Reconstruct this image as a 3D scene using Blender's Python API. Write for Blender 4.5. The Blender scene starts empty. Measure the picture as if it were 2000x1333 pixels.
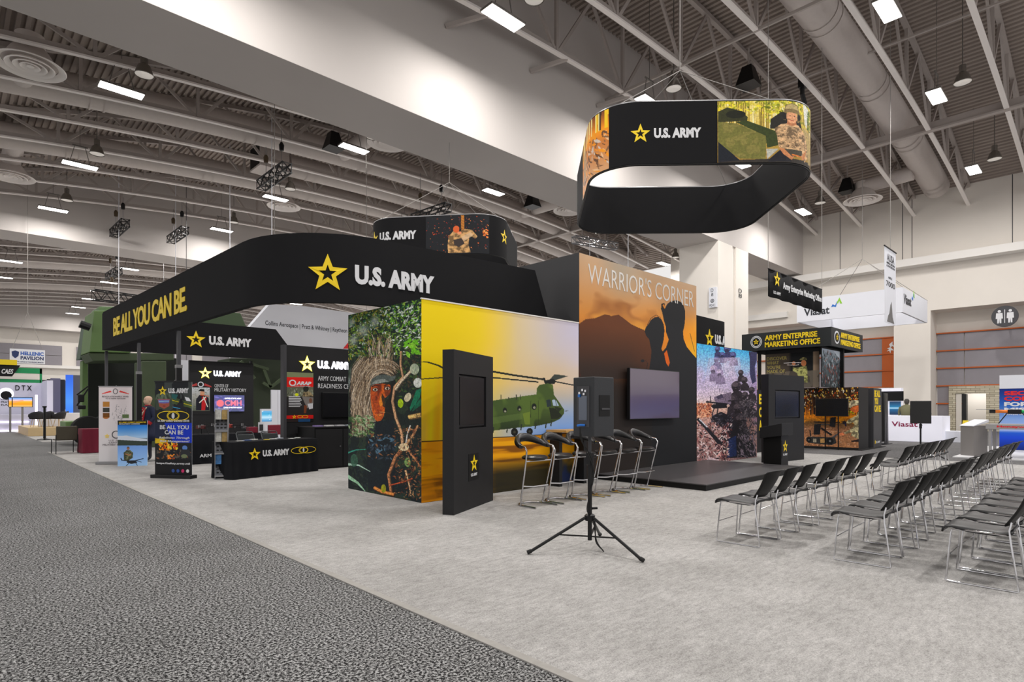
import bpy, bmesh, math, random
import numpy as np
from mathutils import Vector, Matrix

# ------------------------------------------------------------------ camera, world, exposure
C = bpy.context.scene.collection
SC = bpy.context.scene
F_PX, HORIZON, EYE, YAW = 1146.0, 796.0, 1.45, math.radians(46.0)   # X axis runs 46 degrees right of the view, Y axis 44 left
ca, sa = math.cos(YAW), math.sin(YAW)
cam_d = bpy.data.cameras.new('camera')
cam = bpy.data.objects.new('camera', cam_d); C.objects.link(cam)
cam.location = (0, 0, EYE)
cam.rotation_euler = (math.radians(90), 0, YAW - math.radians(90))
cam_d.sensor_fit = 'HORIZONTAL'; cam_d.sensor_width = 36.0
cam_d.lens = 36.0 * F_PX / 2000.0
cam_d.shift_y = (HORIZON - 666.5) / 2000.0
cam_d.clip_start = 0.05; cam_d.clip_end = 400
SC.camera = cam

w = bpy.data.worlds.new('world'); SC.world = w; w.use_nodes = True
bg = w.node_tree.nodes['Background']
bg.inputs[0].default_value = (1.0, 0.97, 0.95, 1); bg.inputs[1].default_value = 0.78
vs = SC.view_settings
vs.view_transform = 'Standard'; vs.look = 'None'; vs.gamma = 1.0; vs.use_curve_mapping = False
vs.exposure = 0.12
LAMP_W = 350.0          # watts of each high-bay lamp
SC.cycles.max_bounces = 6; SC.cycles.diffuse_bounces = 4; SC.cycles.glossy_bounces = 3
SC.cycles.transparent_max_bounces = 6
SC.cycles.use_light_tree = True
SC.cycles.sample_clamp_indirect = 6.0

# ------------------------------------------------------------------ measuring: a photo pixel on a known plane gives a place in the hall
def _ray(x, y):
    r = (x - 1000) / F_PX; u = (HORIZON - y) / F_PX
    return (ca + sa * r, sa - ca * r, u)
def gp(x, y, z=0.0):
    a = _ray(x, y); t = (z - EYE) / a[2]; return (a[0] * t, a[1] * t)
def on_x(X, x, y):
    a = _ray(x, y); t = X / a[0]; return (a[1] * t, EYE + a[2] * t)     # (Y, Z)
def on_y(Y, x, y):
    a = _ray(x, y); t = Y / a[1]; return (a[0] * t, EYE + a[2] * t)     # (X, Z)

# ------------------------------------------------------------------ materials
MATS = {}
def lin(c):
    return tuple(((x / 255.0) / 12.92 if x / 255.0 <= 0.04045 else ((x / 255.0 + 0.055) / 1.055) ** 2.4) for x in c)
def mat(name, rgb, rough=0.6, metal=0.0, spec=0.5, noise=0.0, nscale=40.0, bump=0.0, emit=None, estr=1.0, coat=0.0, alpha=1.0, trans=0.0, stretch=(1, 1, 1)):
    if name in MATS: return MATS[name]
    m = bpy.data.materials.new(name); m.use_nodes = True
    nt = m.node_tree; b = nt.nodes['Principled BSDF']
    c = lin(rgb)
    b.inputs['Base Color'].default_value = (*c, 1)
    b.inputs['Roughness'].default_value = rough
    b.inputs['Metallic'].default_value = metal
    b.inputs['Specular IOR Level'].default_value = spec
    b.inputs['Coat Weight'].default_value = coat
    b.inputs['Alpha'].default_value = alpha
    b.inputs['Transmission Weight'].default_value = trans
    if emit is not None:
        b.inputs['Emission Color'].default_value = (*lin(emit), 1)
        b.inputs['Emission Strength'].default_value = estr
    tc = nt.nodes.new('ShaderNodeTexCoord'); mp = nt.nodes.new('ShaderNodeMapping')
    mp.inputs['Scale'].default_value = stretch
    nt.links.new(tc.outputs['Object'], mp.inputs[0])
    n = nt.nodes.new('ShaderNodeTexNoise'); n.inputs['Scale'].default_value = nscale; n.inputs['Detail'].default_value = 3
    nt.links.new(mp.outputs[0], n.inputs['Vector'])
    if noise > 0:
        mx = nt.nodes.new('ShaderNodeMix'); mx.data_type = 'RGBA'
        mx.inputs[6].default_value = (*[max(0, x * (1 - noise)) for x in c], 1)
        mx.inputs[7].default_value = (*[min(1, x * (1 + noise)) for x in c], 1)
        nt.links.new(n.outputs['Fac'], mx.inputs[0]); nt.links.new(mx.outputs[2], b.inputs['Base Color'])
    if bump > 0:
        bp = nt.nodes.new('ShaderNodeBump'); bp.inputs['Strength'].default_value = bump; bp.inputs['Distance'].default_value = 0.01
        nt.links.new(n.outputs['Fac'], bp.inputs['Height']); nt.links.new(bp.outputs[0], b.inputs['Normal'])
    MATS[name] = m
    return m

def carpet(name, dark, light, speck, streak, nlo=0.35, nhi=0.65, patch=0.12):
    m = bpy.data.materials.new(name); m.use_nodes = True; nt = m.node_tree; L = nt.links
    b = nt.nodes['Principled BSDF']; b.inputs['Roughness'].default_value = 0.95; b.inputs['Specular IOR Level'].default_value = 0.1
    tc = nt.nodes.new('ShaderNodeTexCoord')
    def noise(sc, det, st=(1, 1, 1), rough=0.5):
        mp = nt.nodes.new('ShaderNodeMapping'); mp.inputs['Scale'].default_value = st; L.new(tc.outputs['Object'], mp.inputs[0])
        n = nt.nodes.new('ShaderNodeTexNoise'); n.inputs['Scale'].default_value = sc; n.inputs['Detail'].default_value = det
        n.inputs['Roughness'].default_value = rough; L.new(mp.outputs[0], n.inputs['Vector']); return n.outputs['Fac']
    r = nt.nodes.new('ShaderNodeValToRGB'); r.color_ramp.elements[0].position = nlo; r.color_ramp.elements[1].position = nhi
    r.color_ramp.elements[0].color = (*lin(dark), 1); r.color_ramp.elements[1].color = (*lin(light), 1)
    fac = noise(speck, 4, rough=0.8)
    if streak:
        ad = nt.nodes.new('ShaderNodeMix'); ad.data_type = 'FLOAT'; ad.inputs[0].default_value = 0.34
        L.new(fac, ad.inputs[2]); L.new(noise(11, 4, (0.7, 1.9, 1), 0.75), ad.inputs[3]); fac = ad.outputs[0]
    L.new(fac, r.inputs[0])
    mx = nt.nodes.new('ShaderNodeMix'); mx.data_type = 'RGBA'; mx.blend_type = 'MULTIPLY'; mx.inputs[0].default_value = 1.0
    r2 = nt.nodes.new('ShaderNodeValToRGB'); r2.color_ramp.elements[0].position = 0.35; r2.color_ramp.elements[1].position = 0.65
    k = 1 - patch; r2.color_ramp.elements[0].color = (k, k, k * 0.99, 1); r2.color_ramp.elements[1].color = (1, 1, 1, 1)
    L.new(noise(0.9, 5, (1, 1, 1), 0.65), r2.inputs[0])
    L.new(r.outputs[0], mx.inputs[6]); L.new(r2.outputs[0], mx.inputs[7]); L.new(mx.outputs[2], b.inputs['Base Color'])
    bp = nt.nodes.new('ShaderNodeBump'); bp.inputs['Strength'].default_value = 0.4; bp.inputs['Distance'].default_value = 0.004
    L.new(fac, bp.inputs['Height']); L.new(bp.outputs[0], b.inputs['Normal'])
    MATS[name] = m; return m

def stone_mat(name):
    m = bpy.data.materials.new(name); m.use_nodes = True; nt = m.node_tree; L = nt.links
    b = nt.nodes['Principled BSDF']; b.inputs['Roughness'].default_value = 0.9
    tc = nt.nodes.new('ShaderNodeTexCoord'); sx = nt.nodes.new('ShaderNodeSeparateXYZ'); cx = nt.nodes.new('ShaderNodeCombineXYZ')
    L.new(tc.outputs['Object'], sx.inputs[0]); L.new(sx.outputs[1], cx.inputs[0]); L.new(sx.outputs[2], cx.inputs[1])
    br = nt.nodes.new('ShaderNodeTexBrick'); br.inputs['Scale'].default_value = 1.0
    br.inputs['Color1'].default_value = (*lin((214, 206, 184)), 1); br.inputs['Color2'].default_value = (*lin((178, 170, 148)), 1)
    br.inputs['Mortar'].default_value = (*lin((140, 132, 114)), 1); br.inputs['Mortar Size'].default_value = 0.012
    br.inputs['Brick Width'].default_value = 0.45; br.inputs['Row Height'].default_value = 0.13
    L.new(cx.outputs[0], br.inputs['Vector']); L.new(br.outputs['Color'], b.inputs['Base Color'])
    bp = nt.nodes.new('ShaderNodeBump'); bp.inputs['Strength'].default_value = 0.6; bp.inputs['Distance'].default_value = 0.03
    L.new(br.outputs['Fac'], bp.inputs['Height']); bp.invert = True; L.new(bp.outputs[0], b.inputs['Normal'])
    MATS[name] = m; return m

M_BLACK = mat('black_panel', (33, 33, 35), 0.55, spec=0.3, noise=0.06, nscale=3)
M_DBLACK = mat('deep_black', (14, 14, 15), 0.5, spec=0.3)
M_FABRIC = mat('black_fabric', (27, 27, 29), 0.85, spec=0.2, noise=0.08, nscale=5)
M_CLOTH = mat('black_table_cloth', (22, 23, 27), 0.9, spec=0.2, noise=0.15, nscale=30)
M_GREY = mat('charcoal_grey', (62, 62, 66), 0.5)
M_SCREEN = mat('dark_screen', (24, 24, 27), 0.22, spec=0.5)
M_BEZEL = mat('black_plastic', (18, 18, 20), 0.4)
M_YEL = mat('army_gold', (255, 220, 20), 0.5)
M_WHT = mat('letter_white', (226, 227, 230), 0.5)
M_SIGNW = mat('white_sign', (226, 228, 236), 0.6, noise=0.02, nscale=2)
M_LITY = mat('lit_gold', (255, 236, 120), 0.5, emit=(255, 240, 150), estr=1.5)
M_HALOY = mat('lit_gold_rim', (210, 205, 20), 0.5, emit=(215, 210, 20), estr=0.6)
M_LITW = mat('lit_white', (250, 250, 255), 0.5, emit=(245, 246, 255), estr=1.4)
M_CHROME = mat('chrome', (205, 205, 208), 0.12, metal=1.0)
M_STEEL = mat('brushed_steel', (150, 150, 152), 0.35, metal=0.9, noise=0.1, nscale=60)
M_WIRE = mat('dull_wire', (150, 146, 142), 0.7)
M_POLE = mat('black_metal', (20, 20, 22), 0.4, metal=0.3)
M_PAINT = mat('grey_painted_steel', (176, 167, 162), 0.6, noise=0.06, nscale=4)
M_FLANGE = mat('lit_flange_pale_diffuser', (246, 240, 236), 0.6)  # bottom chords: light from the floor put into the colour; diffuser rings plainly pale
M_DECK = mat('roof_deck_paint', (158, 146, 138), 0.7, noise=0.08, nscale=2)
M_BEAM = mat('plaster_beam', (198, 192, 188), 0.85, noise=0.03, nscale=0.7)
M_WALL = mat('wall_plaster', (232, 226, 218), 0.85, noise=0.04, nscale=0.8)
M_LEDGE = mat('ledge_paint', (235, 232, 228), 0.8)
M_DUCT = mat('duct_paint', (206, 197, 192), 0.55, noise=0.05, nscale=6)
M_PANELG = mat('grey_acoustic_panel', (146, 142, 148), 0.9, noise=0.05, nscale=5)
M_ORANGE = mat('orange_panel', (190, 92, 30), 0.6, noise=0.08, nscale=3)
M_STONE = stone_mat('rough_stone')
M_LAMP = mat('lamp_diffuser', (255, 255, 255), 0.5, emit=(255, 252, 246), estr=9.0)
M_LAMPB = mat('lamp_housing', (120, 116, 112), 0.5, metal=0.4)
M_REFL = mat('lamp_reflector', (150, 146, 140), 0.25, metal=0.8)
M_FLOORL = carpet('light_grey_carpet', (132, 130, 128), (208, 206, 204), 110, True, 0.34, 0.64, 0.2)
M_FLOORD = carpet('speckled_aisle_carpet', (30, 29, 30), (188, 188, 188), 58, False, 0.47, 0.58, 0.16)
M_FLOORM = carpet('mid_grey_carpet', (66, 65, 66), (132, 131, 132), 60, True, 0.36, 0.62, 0.1)
M_ARMYG = mat('olive_paint', (104, 134, 78), 0.6, noise=0.08, nscale=3)
M_ARMYD = mat('dark_olive_paint', (76, 90, 64), 0.7, noise=0.1, nscale=3)
M_RUBBER = mat('rubber', (22, 22, 22), 0.8)

# ------------------------------------------------------------------ mesh helpers
class MB:
    def __init__(s): s.v = []; s.f = []; s.fm = []; s.mi = 0; s.T = None
    def add(s, vs, fs):
        o = len(s.v)
        if s.T is not None: vs = [tuple(s.T @ Vector(p)) for p in vs]
        s.v += [tuple(p) for p in vs]; s.f += [tuple(i + o for i in f) for f in fs]; s.fm += [s.mi] * len(fs)
        return s
    def box(s, x0, x1, y0, y1, z0, z1):
        return s.add([(x0, y0, z0), (x1, y0, z0), (x1, y1, z0), (x0, y1, z0), (x0, y0, z1), (x1, y0, z1), (x1, y1, z1), (x0, y1, z1)],
                     [(0, 3, 2, 1), (4, 5, 6, 7), (0, 1, 5, 4), (1, 2, 6, 5), (2, 3, 7, 6), (3, 0, 4, 7)])
    def bar(s, a, b, wd, ht=None, up=(0, 0, 1)):       # rectangular bar from a to b
        a, b = Vector(a), Vector(b); ht = ht or wd; d = (b - a).normalized(); up = Vector(up)
        if abs(d.dot(up)) > 0.98: up = Vector((1, 0, 0))
        sx = d.cross(up).normalized() * wd / 2; sz = sx.cross(d).normalized() * ht / 2
        return s.add([a - sx - sz, a + sx - sz, a + sx + sz, a - sx + sz, b - sx - sz, b + sx - sz, b + sx + sz, b - sx + sz],
                     [(0, 1, 2, 3), (7, 6, 5, 4), (0, 4, 5, 1), (1, 5, 6, 2), (2, 6, 7, 3), (3, 7, 4, 0)])
    def tube(s, pts, r, n=8, caps=True, r2=None):
        pts = [Vector(p) for p in pts]; m = len(pts); rings = []; prev = None
        for i, p in enumerate(pts):
            t = (pts[min(i + 1, m - 1)] - pts[max(i - 1, 0)]).normalized()
            if prev is None:
                q = Vector((0, 0, 1)) if abs(t.z) < 0.9 else Vector((1, 0, 0)); q = (q - t * q.dot(t)).normalized()
            else: q = (prev - t * prev.dot(t)).normalized()
            prev = q; bn = t.cross(q); rr = r if r2 is None else r + (r2 - r) * i / max(1, m - 1)
            rings.append([p + q * rr * math.cos(2 * math.pi * k / n) + bn * rr * math.sin(2 * math.pi * k / n) for k in range(n)])
        vs = [v for rg in rings for v in rg]
        fs = [(i * n + k, i * n + (k + 1) % n, (i + 1) * n + (k + 1) % n, (i + 1) * n + k) for i in range(m - 1) for k in range(n)]
        if caps: fs += [tuple(range(n))[::-1], tuple((m - 1) * n + k for k in range(n))]
        return s.add(vs, fs)
    def lathe(s, prof, n=24, c=(0, 0, 0)):             # prof [(r, z)]
        vs = [(c[0] + r * math.cos(2 * math.pi * k / n), c[1] + r * math.sin(2 * math.pi * k / n), c[2] + z) for r, z in prof for k in range(n)]
        fs = [(i * n + k, i * n + (k + 1) % n, (i + 1) * n + (k + 1) % n, (i + 1) * n + k) for i in range(len(prof) - 1) for k in range(n)]
        return s.add(vs, fs)
    def prism(s, poly, fr, t):                          # poly in (u, v), fr = frame function, t = thickness along w
        n = len(poly)
        vs = [fr(u, v, 0) for u, v in poly] + [fr(u, v, t) for u, v in poly]
        return s.add(vs, [tuple(range(n))[::-1], tuple(range(n, 2 * n))] + [(i, (i + 1) % n, n + (i + 1) % n, n + i) for i in range(n)])
    def grid(s, rows, closed=False):                    # rows of points
        m, n = len(rows), len(rows[0])
        vs = [p for r in rows for p in r]
        fs = [(i * n + k, i * n + (k + 1) % n, (i + 1) * n + (k + 1) % n, (i + 1) * n + k) for i in range(m - 1) for k in range(n if closed else n - 1)]
        return s.add(vs, fs)
    def build(s, name, m, parent=None, smooth=False, bevel=0.0, mats=None, solid=0.0):
        me = bpy.data.meshes.new(name); me.from_pydata(s.v, [], s.f)
        for q in (mats or [m]): me.materials.append(q)
        if mats: me.polygons.foreach_set('material_index', s.fm)
        bm = bmesh.new(); bm.from_mesh(me); bmesh.ops.recalc_face_normals(bm, faces=bm.faces); bm.to_mesh(me); bm.free()
        if smooth:
            me.polygons.foreach_set('use_smooth', [True] * len(me.polygons))
            me.set_sharp_from_angle(angle=math.radians(40))
        me.update()
        o = bpy.data.objects.new(name, me); C.objects.link(o)
        if bevel > 0:
            b = o.modifiers.new('b', 'BEVEL'); b.width = bevel; b.segments = 2; b.limit_method = 'ANGLE'
        if solid > 0:
            b = o.modifiers.new('s', 'SOLIDIFY'); b.thickness = solid; b.offset = 0
        if parent is not None: put(o, parent)
        return o

def put(o, parent):
    o.parent = parent
def thing(name, label, cat, loc=(0, 0, 0), rz=0.0, group=None):
    o = bpy.data.objects.new(name, None); C.objects.link(o); o.location = loc; o.rotation_euler = (0, 0, rz)
    o.empty_display_size = 0.1
    return tag(o, label, cat, group)
def tag(o, label, cat, group=None):
    o['label'] = label; o['category'] = cat
    if group: o['group'] = group
    return o
def structure(o):
    o['kind'] = 'structure'; return o
def kids(o): return [c for c in o.children]
def dup(root, loc=None, rz=None, label=None, group=None):
    def cp(o, par):
        c = o.copy(); C.objects.link(c)
        if par is not None: c.parent = par
        for k in kids(o): cp(k, c)
        return c
    r = cp(root, None)
    if loc is not None: r.location = loc
    if rz is not None: r.rotation_euler = (0, 0, rz)
    if label: r['label'] = label
    if group: r['group'] = group
    return r

def plane(o, xd, up=(0, 0, 1)):                         # frame: u along xd, v along up, w towards the viewer side
    o, xd, up = Vector(o), Vector(xd).normalized(), Vector(up).normalized(); nn = xd.cross(up)
    return lambda u, v, w_=0.0: o + xd * u + up * v + nn * w_
XP = (1, 0, 0); YM = (0, -1, 0)                         # a wall facing -Y reads along +X; a wall facing -X reads along -Y

_tc = {}
def text_geo(s, bold=0.0, spacing=1.0, shear=0.0):
    k = (s, bold, spacing, shear)
    if k in _tc: return _tc[k]
    cu = bpy.data.curves.new('t', 'FONT'); cu.body = s; cu.size = 1.0; cu.offset = bold; cu.resolution_u = 3; cu.space_character = spacing; cu.shear = shear
    cu.fill_mode = 'FRONT'
    ob = bpy.data.objects.new('t', cu); C.objects.link(ob)
    dg = bpy.context.evaluated_depsgraph_get(); me = ob.evaluated_get(dg).to_mesh()
    vs = np.array([tuple(v.co) for v in me.vertices]) if len(me.vertices) else np.zeros((0, 3)); fs = [tuple(p.vertices) for p in me.polygons]
    bpy.data.objects.remove(ob); bpy.data.curves.remove(cu)
    mn = vs[:, :2].min(0); mxx = vs[:, :2].max(0); vs = (vs[:, :2] - mn) / (mxx - mn)
    _tc[k] = (vs, fs); return _tc[k]
def lettering(s, fr, u0, v0, wd, ht, m, parent, name='lettering', bold=0.02, depth=0.004, spacing=1.0, shear=0.0, off=0.001):
    vs, fs = text_geo(s, bold, spacing, shear); n = len(vs)
    # boundary edges get walls so that letters have thickness
    cnt = {}
    for f in fs:
        for i in range(len(f)):
            a, b = f[i], f[(i + 1) % len(f)]; cnt[(a, b)] = 1
    walls = [(a, b, n + b, n + a) for (a, b) in cnt if (b, a) not in cnt]
    P = [fr(u0 + x * wd, v0 + y * ht, off) for x, y in vs] + [fr(u0 + x * wd, v0 + y * ht, off + depth) for x, y in vs]
    me = bpy.data.meshes.new(name); me.from_pydata([tuple(p) for p in P], [], [tuple(i + n for i in f) for f in fs] + walls)
    me.materials.append(m); me.update()
    o = bpy.data.objects.new(name, me); C.objects.link(o)
    if parent is not None: o.parent = parent
    return o
def star_pts(cx, cy, R, ratio=0.42, ang=90):
    return [(cx + (R if i % 2 == 0 else R * ratio) * math.cos(math.radians(ang + 36 * i)), cy + (R if i % 2 == 0 else R * ratio) * math.sin(math.radians(ang + 36 * i))) for i in range(10)]
def star(fr, cx, cy, R, m, parent, depth=0.006, name='star_emblem', off=0.001, xs=1.0):
    o = star_pts(0, 0, R); i = star_pts(0, 0, R * 0.46, 0.40)
    b = MB()
    A = [fr(cx + x * xs, cy + y, off) for x, y in o]; B = [fr(cx + x * xs, cy + y, off) for x, y in i]
    A2 = [fr(cx + x * xs, cy + y, off + depth) for x, y in o]; B2 = [fr(cx + x * xs, cy + y, off + depth) for x, y in i]
    fs = []
    for k in range(10):
        j = (k + 1) % 10
        fs += [(20 + k, 20 + j, 30 + j, 30 + k), (k, j, 20 + j, 20 + k), (10 + k, 10 + j, 30 + j, 30 + k)]
    b.add(A + B + A2 + B2, fs)
    return b.build(name, m, parent)
def ring_shape(fr, cx, cy, rx, ry, th, m, parent, name='emblem_ring', n=40, off=0.001, depth=0.004):
    b = MB(); rows = []
    for q, ww in ((1, off), (1, off + depth), (1 - th / rx, off + depth), (1 - th / rx, off)):
        rr = rx * q; r2 = ry - (rx - rr)
        rows.append([fr(cx + rr * math.cos(2 * math.pi * k / n), cy + r2 * math.sin(2 * math.pi * k / n), ww) for k in range(n)])
    b.grid(rows, closed=True); return b.build(name, m, parent)
def disc(fr, cx, cy, rx, ry, m, parent, name='disc', n=32, off=0.001, depth=0.004):
    b = MB(); b.prism([(cx + rx * math.cos(2 * math.pi * k / n), cy + ry * math.sin(2 * math.pi * k / n)) for k in range(n)], lambda u, v, w_: fr(u, v, w_ + off), depth)
    return b.build(name, m, parent)
def army_logo(fr, u0, v0, wd, parent, ms=None, mt=None, depth=0.006, off=0.001):
    """star and U.S. ARMY reading left to right inside width wd, v0 = baseline of the letters"""
    ms = ms or M_YEL; mt = mt or M_WHT
    R = wd * 0.145; th = wd * 0.145
    star(fr, u0 + R * 0.95, v0 + th * 0.45, R, ms, parent, depth, off=off)
    lettering('U.S. ARMY', fr, u0 + wd * 0.33, v0, wd * 0.67, th, mt, parent, 'army_lettering', bold=0.055, depth=depth, off=off)
def army_stack(fr, cu, v0, wd, parent, ms=None, mt=None, depth=0.003):
    star(fr, cu, v0 + wd * 0.85, wd * 0.6, ms or M_YEL, parent, depth)
    lettering('U.S. ARMY', fr, cu - wd / 2, v0, wd, wd * 0.2, mt or M_WHT, parent, 'army_lettering', bold=0.03, depth=depth)

# ------------------------------------------------------------------ printed graphics: an image worked out here in numpy, carried by a dense mesh as print colour
def _hom(src, dst):
    A = []; B = []
    for (x, y), (u, v) in zip(src, dst):
        A += [[x, y, 1, 0, 0, 0, -u * x, -u * y], [0, 0, 0, x, y, 1, -v * x, -v * y]]; B += [u, v]
    h = np.linalg.solve(np.array(A, float), np.array(B, float)); return np.append(h, 1).reshape(3, 3)
def S_(n, t, k=9.0): return np.clip((n - t) * k + 0.25, 0, 1)
class Canvas:
    def __init__(s, W, H, quad=None, crop=(0, 0, 1.0), seed=1):
        s.W, s.H = W, H; s.a = np.zeros((H, W, 3)); s.rng = np.random.RandomState(seed); s.rnd = random.Random(seed)
        s.X, s.Y = np.meshgrid(np.arange(W) + 0.5, np.arange(H) + 0.5); s.crop = crop
        s.h = _hom(quad, [(0, 0), (1, 0), (1, 1), (0, 1)]) if quad else None
    def p(s, pts):
        P = np.array(pts, float)
        if s.h is not None:
            ox, oy, k = s.crop; P = P / k + np.array([ox, oy])
            q = np.c_[P, np.ones(len(P))] @ s.h.T; P = q[:, :2] / q[:, 2:]
        return P * np.array([s.W, s.H])
    def put(s, mask, col, a=1.0):
        c = np.array(col) / 255.0; mk = (mask * a)[..., None]
        s.a = s.a * (1 - mk) + c * mk
    def vgrad(s, stops, rows=None):
        t = (s.Y[:, 0]) / s.H; g = np.stack([np.interp(t, [q[0] for q in stops], [q[1][i] / 255.0 for q in stops]) for i in range(3)], -1)
        s.a[:] = g[:, None, :]
    def hgrad(s, stops, mask=None, a=1.0):
        t = (s.X[0]) / s.W; g = np.stack([np.interp(t, [q[0] for q in stops], [q[1][i] / 255.0 for q in stops]) for i in range(3)], -1)
        g = np.broadcast_to(g[None], s.a.shape); mk = (np.ones((s.H, s.W)) if mask is None else mask)[..., None] * a
        s.a = s.a * (1 - mk) + g * mk
    def noise(s, sx, sy, seed=0, octs=3):
        out = np.zeros((s.H, s.W)); r = np.random.RandomState(seed + 7); amp = 1.0; tot = 0
        for o in range(octs):
            nx, ny = max(2, int(sx * 2 ** o) + 2), max(2, int(sy * 2 ** o) + 2); g = r.rand(ny, nx)
            fx = s.X / s.W * (nx - 1.001); fy = s.Y / s.H * (ny - 1.001); x0 = fx.astype(int); y0 = fy.astype(int); tx = fx - x0; ty = fy - y0
            tx = tx * tx * (3 - 2 * tx); ty = ty * ty * (3 - 2 * ty)
            out += amp * ((g[y0, x0] * (1 - tx) + g[y0, x0 + 1] * tx) * (1 - ty) + (g[y0 + 1, x0] * (1 - tx) + g[y0 + 1, x0 + 1] * tx) * ty)
            tot += amp; amp *= 0.55
        return out / tot
    def mask_poly(s, pts, raw=False):
        P = np.array(pts, float) if raw else s.p(pts)
        m = np.zeros((s.H, s.W), bool)
        x0, x1 = int(max(0, P[:, 0].min() - 1)), int(min(s.W, P[:, 0].max() + 2)); y0, y1 = int(max(0, P[:, 1].min() - 1)), int(min(s.H, P[:, 1].max() + 2))
        if x1 <= x0 or y1 <= y0: return m.astype(float)
        X = s.X[y0:y1, x0:x1]; Y = s.Y[y0:y1, x0:x1]; ins = np.zeros(X.shape, bool)
        for i in range(len(P)):
            xa, ya = P[i]; xb, yb = P[(i + 1) % len(P)]
            if ya == yb: continue
            c = ((ya > Y) != (yb > Y)) & (X < (xb - xa) * (Y - ya) / (yb - ya) + xa); ins ^= c
        m[y0:y1, x0:x1] = ins; return m.astype(float)
    def poly(s, pts, col, a=1.0, raw=False):
        P = s.p(pts); x0, x1 = int(max(0, P[:, 0].min() - 1)), int(min(s.W, P[:, 0].max() + 2)); y0, y1 = int(max(0, P[:, 1].min() - 1)), int(min(s.H, P[:, 1].max() + 2))
        if x1 <= x0 or y1 <= y0: return
        X = s.X[y0:y1, x0:x1]; Y = s.Y[y0:y1, x0:x1]; ins = np.zeros(X.shape, bool)
        for i in range(len(P)):
            xa, ya = P[i]; xb, yb = P[(i + 1) % len(P)]
            if ya == yb: continue
            ins ^= ((ya > Y) != (yb > Y)) & (X < (xb - xa) * (Y - ya) / (yb - ya) + xa)
        r = s.a[y0:y1, x0:x1]; k = (ins * a)[..., None]; s.a[y0:y1, x0:x1] = r * (1 - k) + np.array(col) / 255.0 * k
    def branch(s, pts, wd, col, w2=None):
        w2 = wd if w2 is None else w2; dk = tuple(int(q * .42) for q in col); hi = tuple(min(255, int(q * 1.18)) for q in col)
        s.line(pts, wd * 1.15, dk, 1, w2 * 1.15); s.line([(x - wd * .12, y - wd * .05) for x, y in pts], wd * .75, col, 1, w2 * .75); s.line([(x - wd * .2, y - wd * .1) for x, y in pts], wd * .3, hi, .9, w2 * .3)
        P = [np.array(q, float) for q in pts]
        for a, b in zip(P[:-1], P[1:]):
            for _ in range(int(np.hypot(*(b - a)) / 7)):
                q = a + (b - a) * s.rnd.random(); s.ell(q[0] + s.rnd.uniform(-.4, .4) * wd, q[1] + s.rnd.uniform(-.4, .4) * wd, wd * s.rnd.uniform(.1, .25), wd * s.rnd.uniform(.08, .2), s.rnd.choice([dk, hi, tuple(int(v * .7) for v in col)]), .7)
    def ell(s, cx, cy, rx, ry, col, a=1.0, ang=0.0, soft=0.0):
        t = np.linspace(0, 2 * np.pi, 28, endpoint=False); c_, s_ = math.cos(math.radians(ang)), math.sin(math.radians(ang))
        if soft > 0:
            q = s.p([(cx, cy), (cx + rx, cy), (cx, cy + ry)]); ax = np.hypot(*(q[1] - q[0])); ay = np.hypot(*(q[2] - q[0]))
            d = np.sqrt(((s.X - q[0][0]) / ax) ** 2 + ((s.Y - q[0][1]) / ay) ** 2); s.put(np.clip((1 - d) / soft, 0, 1), col, a); return
        s.poly([(cx + rx * np.cos(k) * c_ - ry * np.sin(k) * s_, cy + rx * np.cos(k) * s_ + ry * np.sin(k) * c_) for k in t], col, a)
    def line(s, pts, wd, col, a=1.0, w2=None):
        pts = [np.array(q, float) for q in pts]; n = len(pts); L = []; R = []
        for i, q in enumerate(pts):
            t = pts[min(i + 1, n - 1)] - pts[max(i - 1, 0)]; t /= (np.hypot(*t) + 1e-9); k = wd if w2 is None else wd + (w2 - wd) * i / (n - 1)
            nn = np.array([-t[1], t[0]]) * k / 2; L.append(q + nn); R.append(q - nn)
        s.poly(L + R[::-1], col, a)
    def leaves(s, n, box, cols, l0, l1, thin=0.4, a=1.0, ang=None, g=False):
        x0, y0, x1, y1 = box
        for _ in range(n):
            cx, cy = (s.rnd.gauss((x0 + x1) / 2, (x1 - x0) / 3.4), s.rnd.gauss((y0 + y1) / 2, (y1 - y0) / 3.4)) if g else (s.rnd.uniform(x0, x1), s.rnd.uniform(y0, y1)); L = s.rnd.uniform(l0, l1); th = s.rnd.uniform(0, math.pi) if ang is None else math.radians(s.rnd.gauss(*ang)); w_ = L * thin * s.rnd.uniform(0.5, 1)
            c_, s_ = math.cos(th), math.sin(th)
            s.poly([(cx + u * c_ - v * s_, cy + u * s_ + v * c_) for u, v in ((-L, 0), (-L * .3, w_), (L * .4, w_ * .8), (L, 0), (L * .3, -w_), (-L * .4, -w_ * .8))], s.rnd.choice(cols), a)
    def text(s, *a): pass
M_PRINT = None
def print_mat():
    global M_PRINT
    if M_PRINT: return M_PRINT
    m = bpy.data.materials.new('printed_graphic'); m.use_nodes = True; nt = m.node_tree
    at = nt.nodes.new('ShaderNodeAttribute'); at.attribute_name = 'ink'; at.attribute_type = 'GEOMETRY'
    b = nt.nodes['Principled BSDF']; b.inputs['Roughness'].default_value = 0.6; b.inputs['Specular IOR Level'].default_value = 0.25
    nt.links.new(at.outputs['Color'], b.inputs['Base Color']); M_PRINT = m; return m
M_GLOWP = None
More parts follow.
